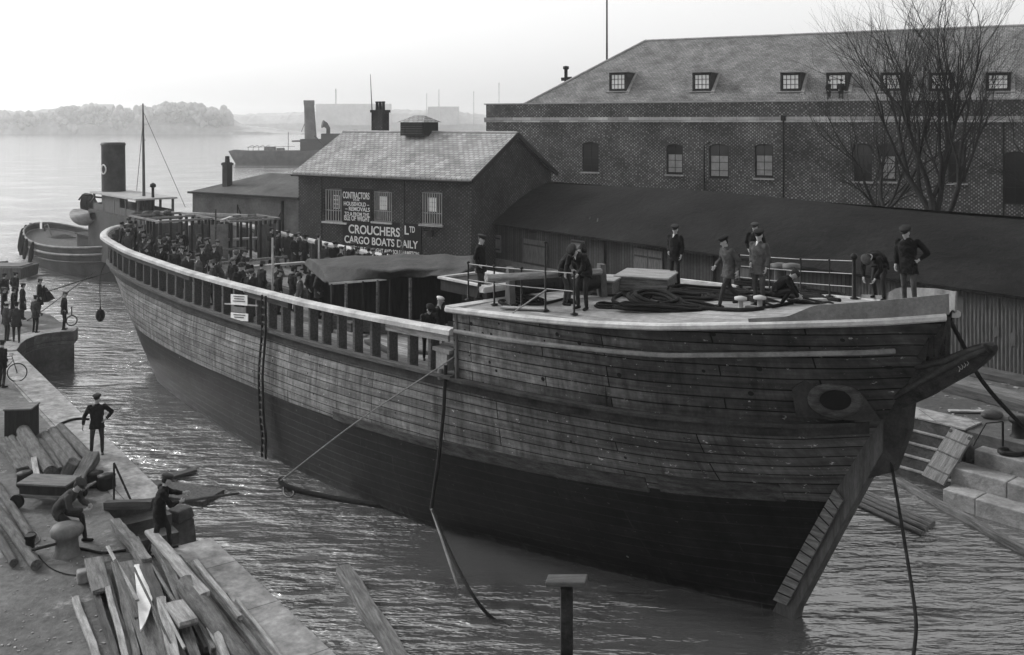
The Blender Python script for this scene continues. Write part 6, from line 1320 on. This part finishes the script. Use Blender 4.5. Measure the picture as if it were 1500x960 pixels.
v = P(105, 478, QZ); mb = MB(); mb.tube([(math.cos(a)*.24, 0, math.sin(a)*.24+.27) for a in np.linspace(0, 6.28, 25)], .03, 6, caps=False); mb.tube([(0, 0, .5), (0, 0, .95)], .03, 6); thing(mb, 'mooring_ring', 'dark_iron', 'thin iron ring on a short post at the pier tip beside the lone man', 'ring', v, .6)
# foredeck men
for (px, py, key, dr, ct, cp, hg, lab, shf) in (
    (704, 438, 'pockets', (.9, -.3), 'coat_black', 'cap', 1.03, 'dark figure standing upright behind the stanchions at the after end of the foredeck', False),
    (852, 454, 'bend', (-.6, -.8), 'coat_black', 'cap', 1.12, 'man in black stooping forward at the near edge stanchions of the foredeck', True),
    (832, 447, 'bend', (.9, -.5), 'coat_black', 'cap', 1.08, 'bent dark figure close behind the stooping man at the stanchions', False),
    (989, 420, 'stand_b', (-.7, -.7), 'coat_black', 'cap', 1.04, 'man in dark suit with white collar standing by the farther hatch box', True),
    (1068, 451, 'walk', (-.9, -.25), 'coat_grey', 'cap', 1.02, 'man in grey jacket striding left across the foredeck coils', False),
    (1112, 450, 'stand_b', (-.8, -.6), 'coat', 'cap', 1.08, 'man in dark coat and white collar standing just right of the striding man', True),
    (1146, 450, 'crouch', (.9, -.3), 'coat', 'cap', .95, 'small crouching figure working low on the foredeck at the right of three men', False),
    (1106, 412, 'pockets', (-.4, -.9), 'coat', 'cap', 1.0, 'man by the far rail, half hidden behind the man with the white collar', False),
    (1285, 440, 'stoop', (-.75, -.65), 'coat_black', 'cap', 1.02, 'man bent double over the bow bulwark near the stem', False),
    (1330, 437, 'akimbo2', (-.7, -.75), 'coat_black', 'cap', 1.04, 'man with hands on hips looking down, foremost at the bow', False)):
    v = on_fc(px, py) if px != 1330 else on_fc(px, 452)
    person(key, v, yaw(*dr), lab, ct, cp, hg, 'men on the foredeck', shf)
# two men by the tarpaulin shelter
for px, py, key, dr, cp, lab in ((627, 447, 'lean', (.3, -1), 'cap', 'dark jacketed man at the shelter mouth, left of the pale capped man'), (643, 441, 'stand_b', (.6, -.9), 'cap_pale', 'man in pale cap and white collar at the mouth of the tarpaulin shelter')):
    v = PY(px, py, 1); t_ = sloc(P(px, 520, 4.7)); v = P(px, py, z_dk(19.8)+1.62); v.z = z_dk(sloc(v)[0]); person(key, v, yaw(*dr), lab, 'coat', cp, 1.0, 'men by the tarpaulin shelter', cp == 'cap_pale')
# two men on the storehouse gutter
for px, dr, lab in ((1214, (.6, -.8), 'left of two men standing behind the storehouse parapet under the dormers'), (1232, (-.5, -.8), 'right of two men standing behind the storehouse parapet under the dormers')):
    x = bx_at(px, 1.0); b0 = bl+bn*1.0+bd*x; person('pockets' if px == 1214 else 'stand_b', (b0.x, b0.y, 13.2-.1), yaw(*dr), lab, 'coat_black', 'cap', 1.0, 'two men on the storehouse roof')
# the crowd on the main deck
rnd = random.Random(77); placed = []
def free(t, w_, d=.52): return all((t-a)**2+(w_-b2)**2 > d*d for a, b2 in placed)
for nm, gname, n_, t0, t1, w0, w1, keys in (
    ('at the stern', 'crowd at the stern', 12, -7.4, -4.0, 2.2, 3.6, ('stand', 'stand_b', 'pockets', 'long', 'bowler')),
    ('aft', 'crowd aft along the near rail', 27, -4.0, 5.2, .9, 3.8, ('stand', 'stand_b', 'pockets', 'long', 'bowler', 'lean')),
    ('mid', 'crowd amidships along the near rail', 14, 5.2, 11.8, 1.8, 3.8, ('stand', 'stand_b', 'pockets', 'bowler')),
    ('far', 'crowd along the far rail', 24, -1.5, 12.0, -3.8, -2.4, ('stand', 'pockets', 'long', 'bowler')),
    ('shelter', 'men before the tarpaulin shelter', 12, 8.6, 11.2, -2.6, 1.2, ('stand', 'stand_b', 'pockets', 'lean'))):
    for i in range(n_):
        for _ in range(60):
            t, w_ = rnd.uniform(t0, t1), rnd.uniform(w0, w1)
            if w_ < hb(t, 5)-.5 and w_ > -(hb(t, 5)-.5) and free(t, w_): break
        else: continue
        placed.append((t, w_)); key = rnd.choice(keys); pale = rnd.random() < .1
        lab = {'at the stern': 'dark-clad man in the knot of people crowding the stern quarter', 'aft': 'dark-clad man in the dense crowd aft, inside the near rail', 'mid': 'dark-clad man amidships inside the near rail, about the notices and ladder',
               'far': 'dark-clad man in the crowd lining the far rail amidships', 'shelter': 'dark-clad man in the crowd before the after end of the tarpaulin shelter'}[nm]
        ct = rnd.choice(('coat', 'coat_black', 'coat', 'coat_grey'))
        person(key, S(t, w_, z_dk(t)+.06), toC(S(t, w_, 0))+rnd.gauss(0, 1.5), lab, ct, 'cap', rnd.uniform(.9, 1.06), gname, rnd.random() < .35)

# clutter on the main deck
for i, (t, w_, L_, az, zz, lab) in enumerate(((1.5, -1.2, 3.4, .3, .15, 'timber lying on the open deck between trestle and far rail'), (3.0, -.8, 2.6, -.2, .15, 'shorter timber on the open deck beside the hatch'), (7.8, -.6, 2.8, 1.2, .6, 'plank laid across the deck hatch'), (9.5, 1.2, 2.2, .5, .12, 'plank on the deck before the shelter'), (13.2, 3.0, 2.4, .1, .12, 'plank lying inside the near rail below the shelter eave'), (16.5, 3.2, 2.0, -.15, .12, 'short plank inside the near rail beside the shelter posts'), (19.0, 3.0, 1.6, .4, .12, 'short plank inside the near rail near the forecastle break'))):
    a_ = S(t, w_, z_dk(t)+zz); along(a_, a_+Vector((math.cos(az+sth_), math.sin(az+sth_), 0))*L_, 'loose_timber', .22, .12, ('timber', 'timber_pale', 'timber_dark')[i % 3], lab, 'timber')
for i, (t, w_, h_, lab) in enumerate(((-1.0, .5, 3.0, 'thin upright pole rising from the after crowd beside the plank'), (6.9, 1.6, 2.6, 'thin pale upright pole amidships above the notices'), (9.0, -.5, 2.3, 'thin upright pole before the shelter'), (3.9, -2.2, 2.0, 'short upright pole by the far crowd'))):
    mb = MB(); mb.lathe([(.05, 0), (.04, h_)], n=6); thing(mb, 'upright_pole', 'rail' if i in (1, 3) else 'timber_dark', lab, 'pole', S(t, w_, z_dk(t)))
for i, (t, w_, lab) in enumerate(((14.5, 2.6, 'small wooden chest inside the near rail beneath the shelter eave'), (20.6, 2.7, 'dark wooden chest beside the two men at the shelter mouth'), (2.2, .6, 'wooden chest on the open deck aft of the hatch'))):
    e = empty('wooden_chest', lab, 'chest', S(t, w_, z_dk(t)), sth_+.3*i); mb = MB(); mb.box((0, 0, .22), (.9, .5, .44)); mb.build('body', M['timber_dark'], e, .01); mb = MB(); mb.box((0, 0, .465), (.95, .55, .05)); mb.build('lid', M['timber'], e, .01)

# ------------------------------------------------------------------ quay gear and timber
def qp(px, py, z=0.0): return P(px, py, QZ+z)
def qbeam(a, b_, wd, ht, z, mat, lab, group='timbers stacked in the foreground', rnd_=False, name='squared_timber', cat='timber', roll=0):
    za, zb = (z, z) if not isinstance(z, tuple) else z
    return along(qp(a[0], a[1], za), qp(b_[0], b_[1], zb), name, wd*(.82 if wd < .3 else 1), ht*.85, mat, lab, cat, group, .012, roll, rnd_)
T = 'timber'; W = 'timber_pale'; D_ = 'timber_dark'
for a_ in (
    ((128, 828), (176, 985), .12, .22, .12, D_, 'dark narrow beam at the left side of the fanned timber stack'),
    ((136, 820), (150, 866), .36, .12, .28, T, 'short wide board end lying across the left of the timber stack'),
    ((148, 822), (196, 985), .14, .2, .14, T, 'beam second from the left in the fanned timber stack'),
    ((158, 862), (190, 985), .12, .14, .30, W, 'pale narrow beam lying on top at the left of the timber stack'),
    ((168, 826), (204, 985), .16, .16, .18, T, 'beam left of the wide board in the timber stack'),
    ((184, 824), (240, 985), .48, .08, .22, T, 'wide flat board in the middle of the timber stack'),
    ((169, 766), (216, 826), .26, .26, (.2, .42), T, 'square beam with its end grain showing, resting high at the head of the stack'),
    ((213, 830), (268, 985), .24, .24, (.36, .3), D_, 'heavy dark beam running down the centre of the timber stack'),
    ((225, 872), (252, 985), .18, .18, .22, T, 'short beam in the gap right of the wide board'),
    ((219, 778), (300, 872), .26, .12, (.5, .62), W, 'bright sawn plank lying highest with its tip beside the man with the pole'),
    ((226, 800), (316, 955), .16, .2, (.34, .3), T, 'long beam under the bright sawn plank'),
    ((250, 838), (306, 952), .2, .14, .26, D_, 'darker beam beneath the round log'),
    ((254, 886), (276, 914), .34, .16, .6, W, 'short pale offcut with sawn end lying on the stack'),
    ((278, 826), (404, 985), .14, .16, .14, T, 'long beam on the water side of the stack'),
    ((286, 822), (352, 905), .12, .1, .3, W, 'pale batten beside the round log'),
    ((305, 912), (360, 1000), .3, .2, .3, T, 'broad beam below the round log at the picture foot'),
    ((346, 878), (440, 1000), .08, .1, .08, W, 'thin pale lath along the coping at the picture foot'),
    ((330, 872), (402, 985), .1, .1, .1, D_, 'thin dark lath beside the coping'),
    ((110, 877), (150, 985), .16, .12, .06, W, 'single pale plank lying apart on the ground left of the stack'),
    ((268, 915), (300, 1000), .22, .22, .3, T, 'beam running out of the picture foot right of the centre beam'),
    ((180, 770), (250, 880), .14, .14, .16, D_, 'thin dark beam under the head of the stack'),
    ((200, 790), (262, 900), .12, .16, .2, T, 'thin beam between the square beam and the bright sawn plank'),
    ((240, 806), (330, 930), .1, .12, .5, W, 'pale narrow strip along the water side of the bright sawn plank'),
    ((262, 818), (380, 985), .1, .2, .2, D_, 'dark edge-set plank on the water side of the round log'),
    ((292, 826), (424, 1000), .12, .08, .08, T, 'outermost flat plank lying on the coping beside the stack'),
    ((318, 930), (346, 1000), .14, .14, .52, W, 'pale beam end lying over the round log at the picture foot'),
    ((236, 880), (262, 1000), .2, .2, .5, W, 'pale beam on top near the picture foot')):
    qbeam(*a_)
rnd = random.Random(44)
for i in range(9):
    x0_, y0_ = rnd.uniform(140, 290), rnd.uniform(800, 880); L2 = rnd.uniform(70, 130)
    qbeam((x0_, y0_), (x0_+L2*rnd.uniform(.35, .75), y0_+L2), rnd.uniform(.04, .09), .05, rnd.uniform(.3, .62), (T, W, D_)[i % 3], ('thin lath strewn slantwise over the timber stack'), 'laths strewn over the timber stack', name='lath', cat='lath')
qbeam((272, 856), (368, 985), .38, .38, (.48, .42), 'log', 'thick round log with a cut end lying in the timber stack', rnd_=True, name='round_log', cat='log')
# curved white board
v = qp(198, 830, .33); a2 = qp(207, 925, .33)-v; L_ = a2.length; mb = MB(); top = [(L_*u, -.02+.0*u) for u in np.linspace(0, 1, 10)]; bot = [(L_*u, .30*math.sin(math.pi*min(1, .25+u*.75))**.8) for u in np.linspace(1, 0, 12)]
mb.prism([(x, y, 0) for x, y in top+bot], (0, 0, .04)); thing(mb, 'curved_board', 'white_paint', 'bright curved leaf shaped board lying on the timber stack', 'board', v, math.atan2(a2.y, a2.x))
# left log pile
g2 = 'logs piled by the wooden box'
for i, a_ in enumerate((((3, 645), (34, 690), .30, .12, 'log', 'leftmost broad flat log of the pile below the box', False), ((17, 642), (46, 686), .22, .16, 'log', 'second log from the left in the pile below the box', True), ((28, 641), (54, 698), .18, .2, 'log', 'thin log in the pile leaning under the thick pale one', True),
    ((34, 632), (74, 692), .40, .32, 'log', 'thickest pale log of the pile with its round end showing', True), ((60, 648), (88, 690), .24, .16, 'log', 'dark log right of the thickest one', True), ((66, 638), (104, 686), .30, .2, 'log', 'log in the middle right of the pile', True),
    ((77, 632), (116, 682), .30, .3, 'log', 'pale log second from the right of the pile', True), ((88, 627), (134, 674), .30, .28, 'log', 'rightmost log of the pile nearest the walking man', True), ((49, 672), (56, 702), .14, .42, W, 'pale short plank lying on top of the pile', False))):
    along(qp(*a_[0], a_[3]), qp(*a_[1], a_[3]), 'log', a_[2], a_[2]*.7, a_[4], a_[5], 'log', g2, .02, 0, a_[6])
along(qp(95, 702, .15), qp(108, 676, .62), 'log', .34, .3, 'log', 'short rough baulk leaning up beside the handcart', 'log', g2, .03); along(qp(113, 712, .2), qp(136, 668, .55), 'log', .36, .3, 'log', 'short squared baulk leaning at the right end of the pile', 'log', g2, .03)
along(qp(-8, 742, .12), qp(53, 828, .12), 'pole_log', .26, .2, 'log', 'long round pole lying at the left edge with its end before the bollard', 'log', None, 0, 0, True)
along(qp(-8, 705, .12), qp(44, 785, .12), 'pole_log', .22, .2, 'log', 'long round pole at the left edge behind the front one', 'log', None, 0, 0, True)
along(qp(-12, 770, .1), qp(20, 825, .1), 'pole_log', .2, .2, 'timber_dark', 'dark short spar at the very left edge of the quay', 'log', None, 0, 0, True)
e = empty('tool_box', 'tall dark wooden box with pale top standing on the quay', 'box', qp(32, 640), .1); mb = MB(); mb.box((0, 0, .46), (.78, .7, .92)); mb.build('body', M['dark_wood'], e, .01); mb = MB(); mb.box((0, 0, .945), (.84, .76, .05)); mb.build('lid', M['timber'], e, .01)
# handcart
e = empty('handcart', 'low dark handcart with a box body between the log pile and the crouched man', 'handcart', qp(72, 738), -.12)
mb = MB(); mb.box((0, 0, .42), (1.25, .62, .3)); mb.build('body', M['dark_wood'], e, .01)
mb = MB(); mb.box((0, 0, .60), (1.35, .74, .05)); mb.box((0, -.34, .30), (1.5, .06, .08)); mb.box((0, .34, .30), (1.5, .06, .08)); mb.build('frame', M['timber'], e, .01)
for x in (-.62, .62):
    for y in (-.4, .4): mb = MB(); mb.tube([(x, y-.04, .18), (x, y+.04, .18)], .18, 14); mb.build('wheel', M['dark_iron'], e)
mb = MB(); mb.tube([(.7, -.25, .35), (1.1, -.2, .5)], .03, 6); mb.tube([(.7, .25, .35), (1.1, .2, .5)], .03, 6); mb.tube([(1.1, -.3, .5), (1.1, .3, .5)], .03, 6); mb.build('handle', M['timber'], e)
for px, py, lab in ((138, 712, 'left of two dark round iron rollers behind the crouched man'), (156, 716, 'right of two dark round iron rollers behind the crouched man'), (38, 712, 'dark round drum standing left of the handcart')):
    mb = MB(); mb.lathe([(.2, 0), (.24, .04), (.22, .3), (.24, .36), (.1, .4)], n=14); thing(mb, 'iron_roller', 'dark_iron', lab, 'roller', qp(px, py), 0)
mb = MB(); mb.lathe([(.30, 0), (.26, .1), (.24, .38), (.34, .46), (.36, .56), (.30, .66), (.12, .70), (0.01, .70)], n=20); thing(mb, 'mushroom_bollard', 'grey_paint', 'squat grey iron bollard with domed head beside the crouched man', 'bollard', qp(98, 812))
mb = MB(); mb.lathe([(.1, 0), (.1, .35), (.13, .38), (.12, .44)], n=10); thing(mb, 'iron_post', 'dark_iron', 'short thin iron post joined to the bollard by a bar', 'post', qp(44, 812))
along(qp(46, 806, .28), qp(82, 797, .32), 'iron_bar', .07, .07, 'dark_iron', 'dark iron bar lying between the short post and the bollard', 'bar', round_=True)
mb = MB(); mb.tube([(0, 0, 0), (0, 0, .95)], .025, 6); mb.tube([(0, 0, .95), (.7, -.5, .02)], .03, 6); thing(mb, 'steps_handrail', 'dark_iron', 'thin iron handrail with a slanting stay at the head of the landing steps', 'handrail', qp(167, 732), 0)
along(qp(153, 741, .12), qp(222, 738, .12), 'sleeper', .2, .2, 'timber_dark', 'dark squared beam lying across the head of the landing steps', 'beam')
v = qp(122, 852); mb = MB(); mb.box((0, 0, .12), (.26, .26, .26)); thing(mb, 'stone_lump', 'stone', 'small pale stone block on the ground left of the timber stack', 'block', v, .5, None, .04)
loose([(56, 815), (72, 832), (95, 842), (120, 845)], .012, 'thin dark line trailing from the iron post to the small stone block', 'rope', lambda px, py: qp(px, py), .02)
loose([(85, 803), (120, 806), (150, 812), (185, 808)], .03, 'dark rope running from the bollard towards the landing steps', 'rope', lambda px, py: qp(px, py), .03)
loose([(24, 772), (34, 786), (50, 780), (58, 792), (48, 800)], .012, 'thin pale line tangled beside the poles at the left edge', 'rope_pale', lambda px, py: qp(px, py), .02)
loose([(88, 624), (104, 618), (118, 616), (130, 617)], .05, 'short dark rope lying on the coping just left of the walking man', 'cable', lambda px, py: qp(px, py), .05)
# loose rubble and chips on the quay
rnd = random.Random(12); mb = MB()
for i in range(260):
    px, py = rnd.uniform(0, 250), rnd.uniform(600, 960); v = qp(px, py)
    if (Vector((v.x, v.y))-e0).dot(qn) < 1.5: continue
    r = rnd.uniform(.006, .022); mb.box(v+Vector((0, 0, r*.4)), (r*rnd.uniform(1, 4), r*2, r), rnd.uniform(0, 3))
o_ = mb.build('rubble', M['stone']); tag(o_, 'chips of wood and stone scattered on the quay', 'rubble', kind='stuff')
# far barge raft at the steps: floating planks off the quay
e_ = None
along(P(240, 702, .1), P(286, 688, .1), 'floating_plank', .3, .1, 'timber_dark', 'dark plank floating off the quay behind the pole, farther one', 'plank'); along(P(275, 722, .08), P(318, 717, .08), 'floating_plank', .22, .1, 'timber_dark', 'dark plank floating off the quay just behind the pole tip', 'plank')
mb = MB(); mb.box((0, 0, 0), (2.6, 1.1, .16)); thing(mb, 'floating_raft', 'mid_wood', 'low flat wooden raft floating beyond the man with the pole', 'raft', P(262, 722, .06), -.35, None, .02)
mb = MB(); mb.box((0, 0, .2), (1.0, .8, .9), .1, None, .85); mb.box((.1, -.1, .8), (.6, .6, .3), .5, None, .8); mb.box((-.3, .1, .75), (.35, .4, .22), -.3, None, .85); thing(mb, 'masonry_block', 'stone_wet', 'rough wet masonry block at the foot of the landing steps', 'block', P(256, 778, .4)+Vector((0, 0, -.3)), .6, None, .06)
# foreground water: slanting timber, mooring post
along(P(503, 836, .1)+Vector((0, 0, 0)), P(596, 985, .1), 'floating_timber', .36, .3, 'timber', 'squared timber baulk floating slantwise in the foreground water', 'timber', None, .02)
e = empty('mooring_dolphin', 'blurred post with a flat cross board standing in the foreground water', 'mooring post', (0, 0, 0)); v = PY(830, 850, 15.5); e.location = (v.x, v.y, 0)
mb = MB(); mb.box((0, 0, (v.z-.1)/2-.8), (.19, .19, v.z+1.5)); mb.build('post', M['head_timber'], e, .02); mb = MB(); mb.bar((-.31, .05, v.z-.03), (.31, -.08, v.z+.03), .3, .08); mb.build('cross_board', M['timber_dark'], e, .02)
# right side: floating logs, boom, plank ramp, dockside litter
g3 = 'poles floating beside the dock steps'
for i, (a_, b_, lab) in enumerate((((1256, 738), (1352, 782), 'nearest of four floating poles behind the draught board'), ((1257, 731), (1358, 775), 'second nearest of four floating poles behind the draught board'), ((1262, 726), (1364, 771), 'third of four floating poles behind the draught board'), ((1266, 721), (1368, 767), 'farthest of four floating poles behind the draught board'))):
    along(P(*a_, .06), P(*b_, .06), 'floating_pole', .16, .16, 'timber', lab, 'pole', g3, 0, 0, True)
along(P(1314, 704, .08), P(1520, 818, .08), 'boom_log', .22, .2, 'timber', 'long pale boom floating slantwise out to the right edge', 'boom', None, .02)
pa, pb2 = P(1410, 633, QZ+.1), P(1366, 704, .5); dd_ = (pb2-pa); e = empty('gangplank', 'wide battened gangplank leaning from the dockside down to the water', 'gangplank', pa); q = dd_.to_track_quat('X', 'Z'); e.rotation_euler = q.to_euler(); L_ = dd_.length
mb = MB(); mb.box((L_/2, 0, 0), (L_, .95, .07)); mb.build('board', M['timber'], e, .01)
for f in (.2, .48, .8): mb = MB(); mb.box((L_*f, 0, .045), (.04, .9, .03)); mb.build('cleat', M['timber_dark'], e)
for y in (-.4, .4): mb = MB(); mb.tube([(.12, y, .03), (.12, y, .05)], .06, 8); mb.build('iron_bolt', M['dark_iron'], e)
g4 = 'long baulks lying on the right dockside'
for (a_, b_, wd, ht, mt, lab) in (((1385, 566), (1560, 612), .5, .3, 'timber_dark', 'dark heavy baulk lying on the right dockside nearest the bow'), ((1425, 545), (1560, 572), .6, .25, 'timber_dark', 'dark baulk lying close under the corrugated wall'), ((1392, 560), (1560, 598), 1.1, .16, 'timber', 'broad pale timber slab on the right dockside between two dark baulks')):
    along(P(*a_, RZ+ht/2), P(*b_, RZ+ht/2), 'dockside_baulk', wd, ht, mt, lab, 'timber', g4, .03)
along(P(1390, 602, RZ+.06), P(1446, 603, RZ+.06), 'offcut_board', .22, .06, 'timber_pale', 'pale broken board lying on the ground above the gangplank', 'board')
mb = MB(); mb.ball((0, 0, .12), .28, 8, (1.3, .8, .6)); mb.ball((.25, .1, .1), .2, 8, (1, 1, .6)); thing(mb, 'canvas_bundle', 'timber_dark', 'small dark bundle beside the pale broken board on the dockside', 'bundle', P(1452, 613, RZ))
mb = MB(); mb.lathe([(.26, 0), (.2, .08), (.18, .4), (.3, .48), (.3, .58), (.05, .64)], n=16); thing(mb, 'dock_bollard', 'dark_iron', 'dark iron bollard on the stone edge at the far right', 'bollard', P(1492, 640, RZ))
mb = MB(); mb.lathe([(.42, 0), (.42, .1), (.3, .1), (.28, .02)], n=18, sy=.7); thing(mb, 'iron_ring_plate', 'dark_iron', 'round dark iron plate let into the top stone block at right', 'plate', P(1482, 664, 1.5))
mb = MB(); mb.tube([(0, 0, 0), (0, 0, .75)], .035, 6); mb.tube([(0, 0, .75), (-.5, 0, .7), (-.8, 0, .2), (-.9, 0, 0)], .02, 6); thing(mb, 'iron_stake', 'dark_iron', 'thin iron stake with a bent wire on the right stone steps', 'stake', P(1469, 654, RZ))
for (px, py, r) in ((1432, 537, .14), (1440, 541, .1), (1462, 543, .15), (1478, 546, .12)):
    pass
rnd = random.Random(3); mb = MB()
for i in range(90):
    px = rnd.uniform(1340, 1500); py = rnd.uniform(548, 640); v = P(px, py, RZ)
    if (Vector((v.x, v.y))-RP).dot(rn) < .5: continue
    r = rnd.uniform(.015, .06); mb.box(v+Vector((0, 0, r*.3)), (r*rnd.uniform(1, 4), r*1.5, r*.8), rnd.uniform(0, 3))
o_ = mb.build('rubble', M['stone']); tag(o_, 'rubble and scraps scattered over the right dockside', 'rubble', kind='stuff')
